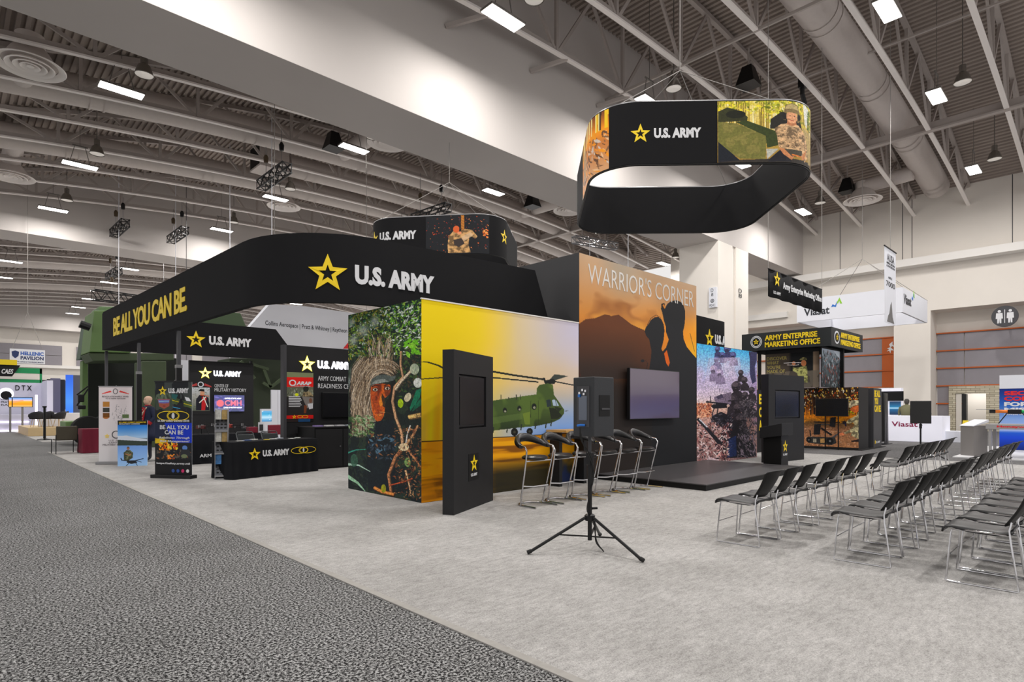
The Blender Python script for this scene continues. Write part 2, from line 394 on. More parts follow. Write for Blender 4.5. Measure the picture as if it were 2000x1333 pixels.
def screen_mat():
    global M_GLOWP
    if M_GLOWP: return M_GLOWP
    m = bpy.data.materials.new('lit_screen_picture'); m.use_nodes = True; nt = m.node_tree
    at = nt.nodes.new('ShaderNodeAttribute'); at.attribute_name = 'ink'; at.attribute_type = 'GEOMETRY'
    b = nt.nodes['Principled BSDF']; b.inputs['Roughness'].default_value = 0.3; b.inputs['Base Color'].default_value = (0.02, 0.02, 0.02, 1)
    nt.links.new(at.outputs['Color'], b.inputs['Emission Color']); b.inputs['Emission Strength'].default_value = 0.9; M_GLOWP = m; return m
def printed(cv, name, fr, wd, ht, parent, off=0.004, m=None):
    """fr(u, v, w) with u 0..wd, v 0..ht up"""
    W, H = cv.W, cv.H
    k_ = getattr(cv, 'mottle', 0)
    if k_: cv.a = cv.a * (1 - k_ / 2 + k_ * cv.noise(W / 4, H / 4, 77, 2))[..., None]
    us = np.linspace(0, wd, W); vs_ = np.linspace(ht, 0, H)
    if getattr(fr, 'flat', None) is None and not callable(getattr(fr, 'vec', None)):
        o = np.array(fr(0, 0, off)); ux = np.array(fr(1, 0, off)) - o; vy = np.array(fr(0, 1, off)) - o
        U, V = np.meshgrid(us, vs_); co = o + U[..., None] * ux + V[..., None] * vy
    else:
        U, V = np.meshgrid(us, vs_); co = fr.vec(U, V, off)
    idx = np.arange(W * H).reshape(H, W)
    f = np.stack([idx[:-1, :-1], idx[1:, :-1], idx[1:, 1:], idx[:-1, 1:]], -1).reshape(-1, 4)
    me = bpy.data.meshes.new(name); me.vertices.add(W * H); me.vertices.foreach_set('co', co.reshape(-1).astype(np.float32))
    me.loops.add(f.size); me.loops.foreach_set('vertex_index', f.reshape(-1).astype(np.int32))
    me.polygons.add(len(f)); me.polygons.foreach_set('loop_start', np.arange(0, f.size, 4, dtype=np.int32))
    me.update(calc_edges=True)
    g_ = cv.a.mean(-1, keepdims=True); a = np.clip((g_ + (cv.a - g_) * 1.12) * 1.08, 0, 1); a = np.where(a <= 0.04045, a / 12.92, ((a + 0.055) / 1.055) ** 2.4)
    at = me.color_attributes.new('ink', 'FLOAT_COLOR', 'POINT')
    at.data.foreach_set('color', np.concatenate([a, np.ones((H, W, 1))], -1).reshape(-1).astype(np.float32))
    me.materials.append(m or print_mat())
    o = bpy.data.objects.new(name, me); C.objects.link(o); o.parent = parent; return o
# ================================================================== the hall
def sbox(name, m, *b, parent=None):
    o = MB().box(*b).build(name, m, parent)
    return structure(o) if parent is None else o
sbox('floor', M_FLOORD, -30, 2.40, -12, 24.0, -0.10, 0.0)
sbox('floor', M_FLOORD, -30, 46, 24.0, 31.0, -0.10, 0.0)
sbox('floor', M_FLOORL, 2.40, 19.4, -12, 24.0, -0.10, 0.006)
sbox('floor', M_FLOORM, 19.4, 46, -12, 24.0, -0.10, 0.0)
sbox('floor', M_FLOORD, -30, 2.9, 31.0, 100, -0.10, 0.0)
sbox('floor', M_FLOORL, 2.9, 46, 31.0, 100, -0.10, 0.004)
sbox('trim_1', mat('carpet_edge_tape', (160, 157, 152), 0.8, noise=0.15, nscale=20), 2.37, 2.43, -12, 24.0, 0.0, 0.009)

def arch_t(X): return (X - 22.3) / 21.5
def z_low(X): return EYE + 13.3 - 1.4 * arch_t(X) ** 2
def z_top(X): return EYE + 16.3 - 3.3 * arch_t(X) ** 2
# corrugated deck, ribs along Y
dk = MB(); xs = -3.0; pts = []
while xs < 46:
    for dx, dz in ((0, 0), (0.13, 0), (0.15, 0.09), (0.26, 0.09)): pts.append((xs + dx, z_top(xs + dx) + 0.12 + dz))
    xs += 0.28
dk.grid([[(x, y, z) for x, z in pts] for y in (-12, 100)])
structure(dk.build('ceiling', M_DECK))
# end wall on the right, X = 43.5 with recesses behind it
WX = 43.5
sbox('wall_right', M_WALL, WX, 46, -12, 26, 7.4, 19)                   # upper wall over the recesses
sbox('wall_right', M_WALL, WX, 46, 8.06, 10.0, 0, 7.4)                 # pier between the recesses
sbox('wall_right', M_WALL, 45.2, 46, 10.0, 26, 0, 7.4)
sbox('wall_right', M_WALL, 45.2, 46, -12, 8.06, 2.8, 7.4)
sbox('trim_2', M_LEDGE, 42.6, WX, -12, 26, 10.15, 10.6)
sbox('trim_3', M_LEDGE, 43.2, WX, 16.5, 26, 7.9, 8.3)
for y in (4.2, 9.0, 9.5, 13.1, 17.5): sbox('trim_4', M_GREY, WX - 0.012, WX, y, y + 0.035, 10.6, 15)
LV = (6.1, 5.0, 3.9, 2.8)
gl = MB()
for i in range(3):
    for (a, b) in ((-12, -5.2), (-5.15, 0.6), (0.65, 6.6), (6.65, 8.0)): gl.box(45.08, 45.2, a, b, LV[i + 1] + 0.03, LV[i] - 0.05)
for (a, b) in ((10.9, 13.4), (13.45, 16.5)):
    for i in range(3): gl.box(45.08, 45.2, a, b, LV[i + 1] + 0.03, LV[i] - 0.05)
gl.box(45.08, 45.2, 6.65, 8.0, 1.72, 2.75); gl.box(45.08, 45.2, 6.65, 8.0, 0.9, 1.65)
structure(gl.build('trim_5', M_PANELG))
ol = MB()
for z in LV: ol.box(45.0, 45.2, -12, 8.05, z - 0.045, z + 0.03); ol.box(45.0, 45.2, 10.0, 26, z - 0.045, z + 0.03)
ol.box(45.0, 45.2, 6.65, 8.05, 1.64, 1.72)
structure(ol.build('trim_6', M_ORANGE))
op = MB()
(y1, _), (y0, _) = on_x(45.1, 1723, 700), on_x(45.1, 1757, 700)
for i in range(3): op.box(45.05, 45.19, y0, y1, LV[i + 1] + 0.03, LV[i] - 0.05)
orange = tag(op.build('wall_cladding', M_ORANGE), 'orange wall panels with a white mark, left of the pale pier', 'wall panel')
fr = plane((45.04, y1, 0), YM)
mk = MB(); Wd = y1 - y0
mk.prism([(Wd * .42, 5.62), (Wd * .62, 5.80), (Wd * .62, 5.62), (Wd * .74, 5.42), (Wd * .60, 5.5), (Wd * .5, 5.4)], fr, 0.02)
mk.prism([(Wd * .30, 5.36), (Wd * .50, 5.44), (Wd * .70, 5.2), (Wd * .52, 5.22), (Wd * .50, 5.02), (Wd * .42, 5.2), (Wd * .28, 5.16), (Wd * .42, 5.3)], fr, 0.02)
mk.build('white_mark', M_WHT, orange)
# stone base and the doorway
dy0, dy1 = on_x(44.9, 1926, 800)[0], on_x(44.9, 1866, 800)[0]
yE = on_x(44.9, 1853, 800)[0]
sbox('wall_right', M_STONE, 44.9, 45.6, dy1, yE + 0.0, 0, 2.76)
sbox('wall_right', M_STONE, 44.9, 45.6, dy0, dy1, 2.3, 2.76)
sbox('wall_right', M_STONE, 44.9, 45.6, -12, dy0, 0, 2.76)
sbox('wall_right', M_STONE, 44.9, 45.6, yE, 8.06, 0, 0.9)
sbox('wall_right', M_STONE, 44.9, 45.3, 10.0, 26, 0, 2.76)
sbox('wall_back', mat('corridor_white', (224, 216, 206), 0.8), 48.2, 48.4, dy0 - 4, dy1 + 4, 0, 3.2)
sbox('ceiling', M_WALL, 45.6, 48.4, dy0 - 4, dy1 + 4, 3.0, 3.1)
sbox('floor', M_FLOORM, 46, 48.4, dy0 - 4, dy1 + 4, -0.1, 0.0)
dr = MB().box(44.95, 45.15, dy1 - 0.30, dy1 - 0.02, 0, 2.28).build('door_1', mat('door_jamb', (214, 208, 200), 0.6)); structure(dr)
MB().box(44.97, 45.5, dy1 - 0.52, dy1 - 0.32, 0, 2.26).build('door_leaf', M_BEZEL, dr)
cl_ = bpy.data.lights.new('corridor_lamp', 'AREA'); cl_.energy = 60; cl_.size = 1.0
clo = bpy.data.objects.new('corridor_lamp', cl_); C.objects.link(clo); clo.location = (46.9, (dy0 + dy1) / 2, 2.95)
# girders along X
def girder(y0, y1, zb, n):
    g = MB().box(-6, WX, y0, y1, zb, 19.0)
    return structure(g.build('trim_%d' % n, M_BEAM, bevel=0.01))
girder(15.5, 18.0, EYE + 9.3, 7); girder(45.4, 48.0, EYE + 10.4, 8); girder(97.5, 100, EYE + 10.2, 9)
# columns
def column(x0, x1, y0, y1, zt):
    m = MB().box(x0, x1, y0, y1, 0, zt)
    k = (x1 - x0) * 0.46
    m.box(x0 + k + 0.42, x1, y0 - 0.10, y0, 0, zt); m.box(x0, x0 + k, y0 - 0.10, y0, 0, zt)
    return structure(m.build('trim_10', M_WALL))
column(30.9, 34.7, 15.6, 17.9, 10.75)
column(31.2, 34.6, 45.5, 47.9, EYE + 10.4)
# far wall
sbox('wall_far', M_WALL, -30, 46, 100, 100.4, 0, 19)
fw = MB(); fd = MB()
for x in range(-28, 46, 8):
    for z0, z1 in ((7.15, 8.4), (8.45, 9.75)): fw.box(x + 1.0, x + 7.4, 99.7, 100, z0, z1)
    fd.box(x, x + 8, 99.6, 100, 1.2, 5.1)
structure(fw.build('trim_11', M_PANELG)); structure(fd.build('trim_12', M_GREY))
sbox('trim_13', M_LEDGE, -30, 46, 99.3, 100, 6.7, 7.1)

# ------------------------------------------------------------------ roof trusses: one built, the rest copied
ORD = ['first', 'second', 'third', 'fourth', 'fifth', 'sixth', 'seventh', 'eighth', 'ninth', 'tenth', 'eleventh', 'twelfth', 'thirteenth', 'fourteenth', 'fifteenth', 'sixteenth', 'seventeenth', 'eighteenth', 'nineteenth', 'twentieth']
tr0 = thing('roof_truss', '', 'truss', (0, 0, 0), 0, 'arched roof trusses')
def chord(fz, wd, ht, name):
    b = MB(); N = 22; rows = []
    for i in range(N + 1):
        x = 0.8 + (WX - 0.8) * i / N; z = fz(x); rows.append([(x, -wd / 2, z), (x, wd / 2, z), (x, wd / 2, z + ht), (x, -wd / 2, z + ht)])
    b.grid(rows, closed=True); b.add(rows[0], [(0, 1, 2, 3)]); b.add(rows[-1], [(3, 2, 1, 0)]); return b.build(name, M_PAINT, tr0)
chord(z_low, 0.18, 0.07, 'bottom_chord').data.materials[0] = M_FLANGE  # same steel as the other members, colour lightened to stand for light from below
b = MB(); rows = []
for i in range(23):
    x = 0.8 + (WX - 0.8) * i / 22; z = z_low(x); rows.append([(x, -0.03, z + 0.09), (x, 0.03, z + 0.09), (x, 0.03, z + 0.26), (x, -0.03, z + 0.26)])
b.grid(rows, closed=True); b.build('chord_web', M_PAINT, tr0)
chord(lambda x: z_top(x) - 0.1, 0.18, 0.18, 'top_chord')
nodes = [3.8 + 4.2 * i for i in range(10)]
for x in nodes:
    b = MB(); b.bar((x, 0, z_low(x) + 0.1), (x, 0, z_top(x)), 0.12); b.build('vertical_strut', M_PAINT, tr0)
    for s in (-1, 1):
        xt = min(max(x + s * 2.1, 1.0), WX - 0.3)
        b = MB(); b.bar((x + s * 0.1, 0, z_low(x) + 0.12), (xt, 0, z_top(xt)), 0.09, 0.12); b.build('diagonal_brace', M_PAINT, tr0)
NEAR_Y = [0.6, 3.4, 6.21, 8.92, 11.88, 14.6]
MID_Y = [19.6, 22.3, 25.1, 28.2, 31.4, 34.5, 37.7, 40.8, 43.8]
FAR_Y = [49.5 + 3.0 * i for i in range(16)]
first = True
for grp, ys, where in (('near', NEAR_Y, 'on the camera side of the big pale beam'), ('mid', MID_Y, 'between the big pale beam and the second beam'), ('far', FAR_Y, 'beyond the second beam')):
    for i, y in enumerate(ys):
        lab = 'grey arched roof truss, %s of those %s' % (ORD[i], where)
        if grp == 'near': lab = 'grey arched roof truss, %s out from the big pale beam, near side' % ORD[len(ys) - 1 - i]
        if first: tr0.location = (0, y, 0); tr0['label'] = lab; first = False
        else: dup(tr0, (0, y, 0), 0, lab)
# bridging beams across the trusses
for n, (x, y0, y1, lab) in enumerate(((33.2, -6, 15.5, 'long grey cross beam tying the near roof trusses together'), (20.6, -6, 15.5, 'thin grey tie running under the near trusses above the hanging ring'), (33.2, 18, 45.4, 'grey cross beam tying trusses behind the tall sunset wall'))):
    ht = 0.42 if n != 1 else 0.1
    b = MB().box(x - 0.14 if n != 1 else x - 0.04, x + 0.14 if n != 1 else x + 0.04, y0, y1, z_low(x) - 0.02, z_low(x) + 0.06); b.box(x - 0.02, x + 0.02, y0, y1, z_low(x) + 0.06, z_low(x) + ht)
    o = b.build('cross_beam', M_PAINT); tag(o, lab, 'beam')
b = MB()
for y in (2.0, 9.5):
    b.tube([(26.5, -6, z_low(26.5) + 0.9), (26.5, 15.5, z_low(26.5) + 0.9)], 0.05, 6)
    break
tag(b.build('sprinkler_pipe', M_PAINT), 'thin sprinkler pipe running across under the near roof deck', 'pipe')
# ------------------------------------------------------------------ ducts
def duct(y, x0, x1, r, dz, label, step=3.1):
    t = thing('air_duct', label, 'duct', (0, 0, 0), 0, 'round ceiling air ducts')
    pts = []; n = 26
    for i in range(n + 1):
        x = x0 + (x1 - x0) * i / n; pts.append((x, y, z_low(x) + dz))
    MB().tube(pts, r, 20).build('duct_run', M_DUCT, t, smooth=True)
    x = x0 + 1.0
    while x < x1 - 0.5:
        for q in (0, 0.5):
            b = MB().tube([(x + q, y, z_low(x + q) + dz), (x + q + 0.07, y, z_low(x + q + 0.07) + dz)], r + 0.035, 20, caps=False); b.build('duct_collar', M_DUCT, t, smooth=True)
        x += step * 2
    return t
duct(7.6, -3, 42.6, 0.66, 1.1, 'fat round grey air duct running to the right-hand end wall')
duct(29.6, -3, 43, 0.62, 0.7, 'grey round air duct, first beyond the big pale beam')
duct(32.9, 14, 43, 0.6, 0.7, 'grey round air duct starting at a square grille')
duct(36.1, -3, 43, 0.6, 0.65, 'grey round air duct, farthest one before the second beam')
duct(66, -3, 43, 0.6, 0.4, 'grey round air duct beyond the second beam')
duct(79, -3, 43, 0.6, 0.4, 'grey round air duct nearest the far wall')
# round diffusers
def diffuser(x, y, label, ux, uy, L):
    z = z_low(x) - 0.35
    t = thing('ceiling_diffuser', label, 'air diffuser', (x, y, z), 0, 'round ceiling air diffusers')
    MB().lathe([(1.0, 0.02), (1.02, 0.05), (0.95, 0.10), (0.80, 0.16), (0.78, 0.13), (0.90, 0.07), (1.0, 0.02)], 36).build('outer_ring', M_FLANGE, t, smooth=True)
    for r in (0.68, 0.46, 0.27):
        MB().lathe([(r, 0.0), (r + 0.02, 0.03), (r - 0.1, 0.14), (r - 0.14, 0.12), (r - 0.05, 0.05), (r, 0.0)], 32).build('ring_vane', M_FLANGE, t, smooth=True)
    MB().lathe([(0.0, 0.03), (0.1, 0.03), (0.12, 0.05), (0.0, 0.09)], 20).build('centre_cone', M_FLANGE, t, smooth=True)
    MB().lathe([(0.0, 0.25), (0.78, 0.15), (0.55, 0.55), (0.42, 0.7), (0.42, 1.1), (0, 1.1)], 24).build('neck', M_DUCT, t, smooth=True)
    MB().tube([(0, 0, 0.85), (ux * L, uy * L, 0.95)], 0.40, 18).build('branch_duct', M_DUCT, t, smooth=True)
diffuser(2.1, 26.1, 'round louvred air diffuser, largest, in the upper left corner', 0, 1, 3.2)
diffuser(2.4, 39.4, 'round louvred air diffuser cut by the left edge, under the third row of trusses', 0, -1, 3.0)
diffuser(15.5, 24.7, 'round louvred air diffuser beside the lamp at the big beam edge', 0, 1, 4.5)
diffuser(15.6, 37.2, 'round louvred air diffuser above the curved black header', 0, -1, 1.0)
diffuser(29.3, 25.0, 'round louvred air diffuser left of the nearest hanging ring', 0, 1, 4.2)
diffuser(38.8, 10.5, 'round louvred air diffuser at the right end wall', 0, -1, 2.5)
diffuser(12.8, 57, 'round louvred air diffuser beyond the second beam', 0, 1, 3)
# square grille box where the third duct starts
t = thing('duct_grille', 'square dark-mouthed duct end hanging between trusses', 'vent', (12.2, 32.9, z_low(12.2) + 0.1))
MB().box(0, 1.6, -0.75, 0.75, 0, 1.3).build('duct_box', M_DUCT, t, bevel=0.01)
MB().box(-0.02, 0.0, -0.65, 0.65, 0.1, 1.2).build('grille_opening', M_DBLACK, t)
# ------------------------------------------------------------------ high bay lamps
lamp0 = thing('high_bay_lamp', '', 'ceiling lamp', (0, 0, 0), 0, 'high bay lamps')
MB().box(-0.70, 0.70, -0.27, 0.27, 0.0, 0.07).build('lamp_housing', M_LAMPB, lamp0, bevel=0.01)
MB().box(-0.67, 0.67, -0.24, 0.24, -0.02, 0.0).build('lamp_diffuser', M_LAMP, lamp0)
b = MB(); b.bar((-0.4, 0, 0.06), (-0.2, 0, 0.9), 0.025); b.bar((0.4, 0, 0.06), (0.2, 0, 0.9), 0.025); b.bar((-0.3, 0, 0.9), (0.3, 0, 0.9), 0.05); b.build('hanger', M_LAMPB, lamp0)
ld = bpy.data.lights.new('lamp_light', 'AREA'); ld.shape = 'RECTANGLE'; ld.size = 1.3; ld.size_y = 0.45; ld.energy = LAMP_W; ld.color = (1.0, 0.965, 0.93)
lo = bpy.data.objects.new('lamp_light', ld); C.objects.link(lo); lo.location = (0, 0, -0.03); lo.parent = lamp0
MB().tube([(0, 0, 0), (0, 0, 1.0)], 0.012, 5).build('drop_rod', M_LAMPB, lamp0).location = (0, 0, 0.9)
bell0 = thing('bell_lamp', '', 'ceiling lamp', (0, 0, 0), 0, 'round bell lamps')
MB().lathe([(0.30, 0.0), (0.31, 0.02), (0.20, 0.34), (0.12, 0.42), (0.12, 0.7), (0.0, 0.72)], 24).build('bell_shade', M_REFL, bell0, smooth=True)
MB().lathe([(0.0, 0.05), (0.29, 0.03)], 24).build('lens', mat('lamp_lens', (200, 196, 190), 0.2, emit=(255, 245, 235), estr=0.25), bell0)
MB().tube([(0, 0, 0), (0, 0, 1.0)], 0.02, 6).build('stem', M_LAMPB, bell0).location = (0, 0, 0.7)
def reach_deck(t, base):
    for k in t.children:
        if k.name.startswith(('drop_rod', 'stem')): k.scale.z = max(0.3, z_top(t.location.x) + 0.1 - t.location.z - base)
rows = [('N', 12.9, [4.1, 12.1, 20.0, 28.0, 36.2]), ('N', 5.05, [4.1, 12.6, 21.2, 28.3, 36.8]), ('N', -3.5, [4.1, 12.3, 20.5, 28.3, 36.5]),
        ('M', 25.15, [4.6, 13.9, 22.8, 32, 41]), ('M', 34.3, [4.6, 13.9, 22.8, 32, 41]), ('M', 43.0, [4.5, 13.7, 22.8, 32, 41]),
        ('F', 52.0, [4.0, 12, 20, 30, 40]), ('F', 60.2, [3.7, 11.6, 20, 30, 40]), ('F', 68, [3.6, 11.4, 20, 30, 40]), ('F', 74, [11.5, 20, 30]), ('F', 80, [11.6, 20, 32]), ('F', 87.5, [11.6, 24]), ('F', 94.0, [11.8, 24])]
RN = {12.9: 'nearest the big beam', 5.05: 'in the row right of the fat duct', -3.5: 'in the row behind the viewer', 25.15: 'in the first row beyond the big beam', 34.3: 'in the second row beyond the big beam', 43.0: 'in the third row, beside the second beam',
      52.0: 'in the first row beyond the second beam', 60.2: 'in the second row beyond the second beam', 68: 'in the third row beyond the second beam', 74: 'in the fourth row beyond the second beam', 80: 'in the fifth row beyond the second beam', 87.5: 'in the sixth row beyond the second beam', 94.0: 'in the row at the far wall'}
first = True
for kind, y, xs in rows:
    for i, x in enumerate(xs):
        z = z_low(x) - 0.35 - (0.9 if y == 12.9 else 0.5)
        lab = 'bright ceiling lamp, %s from the left, %s' % (ORD[i], RN[y])
        if first: lamp0.location = (x, y, z); lamp0['label'] = lab; bell0.location = (x + 0.55, y - 0.75, z + 0.45); bell0['label'] = 'round bell lamp, %s from the left, %s' % (ORD[i], RN[y]); first = False; reach_deck(lamp0, 0.9); reach_deck(bell0, 0.7)
        else:
            reach_deck(dup(lamp0, (x, y, z), 0, lab), 0.9)
            if kind != 'F': reach_deck(dup(bell0, (x + 0.55, y - 0.75, z + 0.45), 0, 'round bell lamp, %s from the left, %s' % (ORD[i], RN[y])), 0.7)
# ------------------------------------------------------------------ black rigging trusses with hoists
def box_truss(name, label, x, y, z, L, rz, s=0.30, chrome=False, drops=(0.2, 0.8)):
    t = thing(name, label, 'rigging truss', (x, y, z), rz)
    m_ = M_STEEL if chrome else M_POLE
    b = MB()
    for a in (-s / 2, s / 2):
        for c in (0, s): b.tube([(0, a, c), (L, a, c)], 0.045, 6)
    n = max(2, int(L / 0.45))
    for i in range(n):
        x0, x1 = L * i / n, L * (i + 1) / n
        for a in (-s / 2, s / 2): b.bar((x0, a, 0 if i % 2 else s), (x1, a, s if i % 2 else 0), 0.042)
        for c in (0, s): b.bar((x0, -s / 2 if i % 2 else s / 2, c), (x1, s / 2 if i % 2 else -s / 2, c), 0.042)
    for i in (0, n): 
        for c in (0, s): b.bar((L * i / n, -s / 2, c), (L * i / n, s / 2, c), 0.03)
        for a in (-s / 2, s / 2): b.bar((L * i / n, a, 0), (L * i / n, a, s), 0.03)
    b.build('truss_frame', m_, t)
    for q in drops:
        hx = L * q
        wx_ = x + hx * math.cos(rz)
        MB().tube([(hx, 0, s), (hx, 0, max(s + 1.0, z_low(wx_) - z + 0.3))], 0.015, 5).build('hoist_chain', M_STEEL, t)
        MB().lathe([(0, 0), (0.1, 0.02), (0.12, 0.28), (0.06, 0.4), (0, 0.42)], 10, (hx, 0, s + 0.75)).build('chain_hoist', mat('hoist_brown', (78, 62, 40), 0.6) if q < 0.5 else M_POLE, t)
    return t
def at_h(px, py, z):      # point seen at a pixel, at height z
    a = _ray(px, py); k = (z - EYE) / a[2]; return a[0] * k, a[1] * k
for k, (pa, pb, z, lab) in enumerate((((222, 448), (264, 408), 13.0, 'black box truss hanging on hoists, leftmost below the second beam'),
                                ((333, 461), (383, 425), 13.0, 'black box truss hanging on hoists above the slogan header, second from left'),
                                ((510, 352), (567, 310), 13.0, 'black box truss hanging between ducts in front of the lamp'),
                                ((808, 418), (876, 394), 12.8, 'black box truss hanging behind the small hanging ring'),
                                ((212, 534), (246, 512), 12.0, 'small black box truss far back beyond the second beam'))):
    a = at_h(*pa, z); b_ = at_h(*pb, z); L = math.hypot(b_[0] - a[0], b_[1] - a[1])
    box_truss('rigging_truss', lab, a[0], a[1], z - 0.5, min(L, 3.2), math.atan2(b_[1] - a[1], b_[0] - a[0]), s=0.42)
a = at_h(182, 580, 9.5)
box_truss('rigging_truss', 'wide black rigging truss above the green vehicle, behind the header end', a[0], a[1], 9.3, 6.0, math.radians(10), s=0.7)
a = at_h(1120, 474, 11.8)
box_truss('rigging_truss', 'bright metal rigging truss just under the nearest hanging ring', a[0], a[1], 11.8, 3.4, math.radians(-15), s=0.4, chrome=True)
# ceiling loudspeakers
for px, py, z, lab in ((651, 292, 14.0, 'black ceiling loudspeaker left of the lamp at the beam edge'), (1462, 168, 15.2, 'black ceiling loudspeaker above the nearest hanging ring'), (1040, 405, 14.0, 'black ceiling loudspeaker right of the third lamp, under the beam'), (1655, 376, 14.2, 'black ceiling loudspeaker near the round diffuser at the end wall')):
    a = at_h(px, py, z); t = thing('ceiling_loudspeaker', lab, 'loudspeaker', (a[0], a[1], z))
    b = MB(); b.add([(-.4, -.4, 0), (.4, -.4, 0), (.4, .4, 0), (-.4, .4, 0), (-.2, -.2, .8), (.2, -.2, .8), (.2, .2, .8), (-.2, .2, .8)], [(0, 3, 2, 1), (4, 5, 6, 7), (0, 1, 5, 4), (1, 2, 6, 5), (2, 3, 7, 6), (3, 0, 4, 7)])
    b.build('horn_body', M_POLE, t); MB().tube([(0, 0, 0.8), (0, 0, 1.6)], 0.04, 6).build('drop_rod', M_PAINT, t)
# clusters of clamped fixture on truss
a = at_h(1567, 170, z_low(25))
t = thing('hanging_spotlight', 'small black spotlight clamped under the near roof truss', 'spotlight', (a[0], a[1], z_low(25) - 0.1))
MB().tube([(0, 0, 0.2), (0, 0, -0.2), (0.3, 0, -0.5)], 0.09, 8).build('spot_body', M_POLE, t); MB().box(-.15, .15, -.12, .12, .05, .45).build('clamp', M_POLE, t)
# girder brackets
for n, (px, py) in enumerate(((870, 52), (1035, 140), (1165, 208))):
    x, z = on_y(15.5, px, py)
    b = MB(); b.bar((x, 15.5, z), (x + 1.1, 14.6, z_low(x + 1.1) + 0.05), 0.13)
    tag(b.build('beam_bracket', M_PAINT), 'slanted bracket from pale beam to the first truss, %s from the left' % ORD[n], 'bracket', 'beam brackets')
# ================================================================== the pictures printed on the booth walls
def pic_heli():
    c = Canvas(420, 380, [(835.5, 584), (1130, 630), (1130, 941), (829.6, 984)], (840, 660, 3.808), 3)
    c.hgrad([(0, (242, 200, 0)), (0.3, (236, 200, 40)), (0.55, (215, 195, 150)), (1, (205, 200, 222))])
    v = c.Y / c.H; u = c.X / c.W; n = c.noise(2, 3, 4)
    c.put(np.clip((v - 0.12 + (n - .5) * .3) / 0.3, 0, 1) * np.clip(u * 1.2, 0, 1), (214, 186, 140), 0.8)
    c.put(np.clip((v - 0.40) / 0.15, 0, 1) * np.clip((u - 0.3) / 0.3, 0, 1), (150, 172, 206), 0.9)
    c.put(np.clip((v - 0.55) / 0.2, 0, 1) * np.clip((u - 0.55) / 0.3, 0, 1), (84, 142, 236), 0.95)
    c.put(np.clip((v - 0.35) / 0.3, 0, 1) * np.clip((0.30 - u) / 0.25, 0, 1), (214, 178, 80), 0.8)
    for x, w_, col in ((0.05, .03, (255, 205, 20)), (0.085, .03, (255, 170, 10)), (0.115, .022, (190, 190, 30))):
        c.put(np.clip(1 - np.abs(u - x + (v - .6) * .04) / w_, 0, 1) * np.clip((v - .3) / .3, 0, 1), col, 0.85)
    c.put(S_(c.noise(6, 5, 9), 0.6) * np.clip((u - .8) * 5, 0, 1) * ((v > .6) & (v < .78)), (246, 196, 170), 0.6)
    c.put(np.clip((u - .5) * 2, 0, 1) * np.clip((.3 - v) * 4, 0, 1), (196, 190, 206), .7)
    # runway and its reflections
    g = c.mask_poly([(-60, 770), (260, 755), (480, 738), (1110, 697), (1110, 1400), (-60, 1400)])
    c.put(g, (196, 130, 14)); n2 = c.noise(3, 40, 11)
    c.put(g * S_(n2, .5), (238, 170, 20), .8); c.put(g * (1 - S_(n2, .36)), (110, 66, 12), .8)
    c.put(g * np.clip((v - 0.80) / 0.1, 0, 1) * np.clip((u - .22) * 5, 0, 1), (34, 34, 26), .93)
    c.put(g * np.clip((v - 0.80) / 0.1, 0, 1) * np.clip((u - .5) * 3, 0, 1) * S_(c.noise(7, 5, 3), .62), (28, 40, 78), .9)
    c.put(g * np.clip((0.3 - u) * 3, 0, 1) * S_(c.noise(9, 14, 5), .5), (214, 140, 18), .8)
    c.line([(-40, 772), (250, 757), (1110, 698)], 7, (60, 45, 20))
    # rotors
    c.line([(-40, 178), (30, 182), (100, 205), (180, 250)], 6, (38, 44, 26), w2=16); c.line([(-40, 306), (100, 296), (300, 290)], 8, (30, 36, 28))
    c.line([(440, 240), (640, 275), (850, 305)], 14, (30, 36, 32)); c.line([(440, 288), (640, 308), (815, 325)], 10, (28, 34, 30))
    c.poly([(885, 318), (930, 266), (1030, 280), (935, 312)], (60, 66, 62)); c.line([(930, 320), (1070, 348)], 9, (28, 34, 36))
    c.poly([(845, 292), (862, 292), (866, 312), (920, 300), (940, 318), (930, 340), (860, 335)], (24, 28, 26))
    # fuselage
    body = [(380, 482), (470, 466), (560, 452), (700, 430), (800, 416), (803, 372), (822, 346), (880, 334), (918, 342), (926, 420), (960, 470), (1000, 530), (998, 560), (968, 600), (910, 628), (800, 652), (640, 668), (470, 690), (380, 700)]
    c.poly(body, (66, 84, 42)); m = c.mask_poly(body)
    vv = (c.Y / c.H); top = c.p([(700, 430)])[0][1] / c.H; bot = c.p([(700, 670)])[0][1] / c.H
    c.put(m * np.clip((vv - (top + bot) / 2) / (bot - top) * 2.2, 0, 1), (34, 46, 26), .75); c.put(m * S_(c.noise(9, 9, 21), .56), (98, 120, 52), .5)
    c.poly([(700, 560), (752, 545), (752, 640), (715, 640)], (118, 136, 54), .7)
    c.poly([(476, 590), (700, 555), (700, 600), (476, 640)], (92, 112, 60), .6)
    c.poly([(912, 458), (938, 455), (962, 500), (920, 502)], (168, 186, 204)); c.line([(936, 456), (944, 500)], 4, (30, 40, 26))
    c.poly([(870, 458), (900, 455), (908, 505), (876, 512)], (40, 52, 56)); c.poly([(925, 505), (985, 520), (960, 548)], (36, 44, 30)); c.poly([(890, 515), (935, 520), (985, 575), (950, 600), (905, 600)], (30, 38, 26))
    for x, y, r in ((572, 536, 15), (676, 522, 15), (782, 508, 18)): c.ell(x, y, r, r * 1.35, (22, 28, 24)); c.ell(x + 2, y + 7, r * .5, r * .5, (150, 150, 130))
    c.line([(760, 465), (757, 590)], 3, (40, 52, 26)); c.line([(812, 462), (812, 640)], 3, (40, 52, 26)); c.line([(1000, 541), (1030, 538)], 4, (70, 70, 60))
    for x, y, r in ((640, 698, 26), (750, 693, 23)): c.ell(x, y, r, r * 1.15, (20, 20, 18)); c.ell(x, y, r * .35, r * .4, (60, 60, 50))
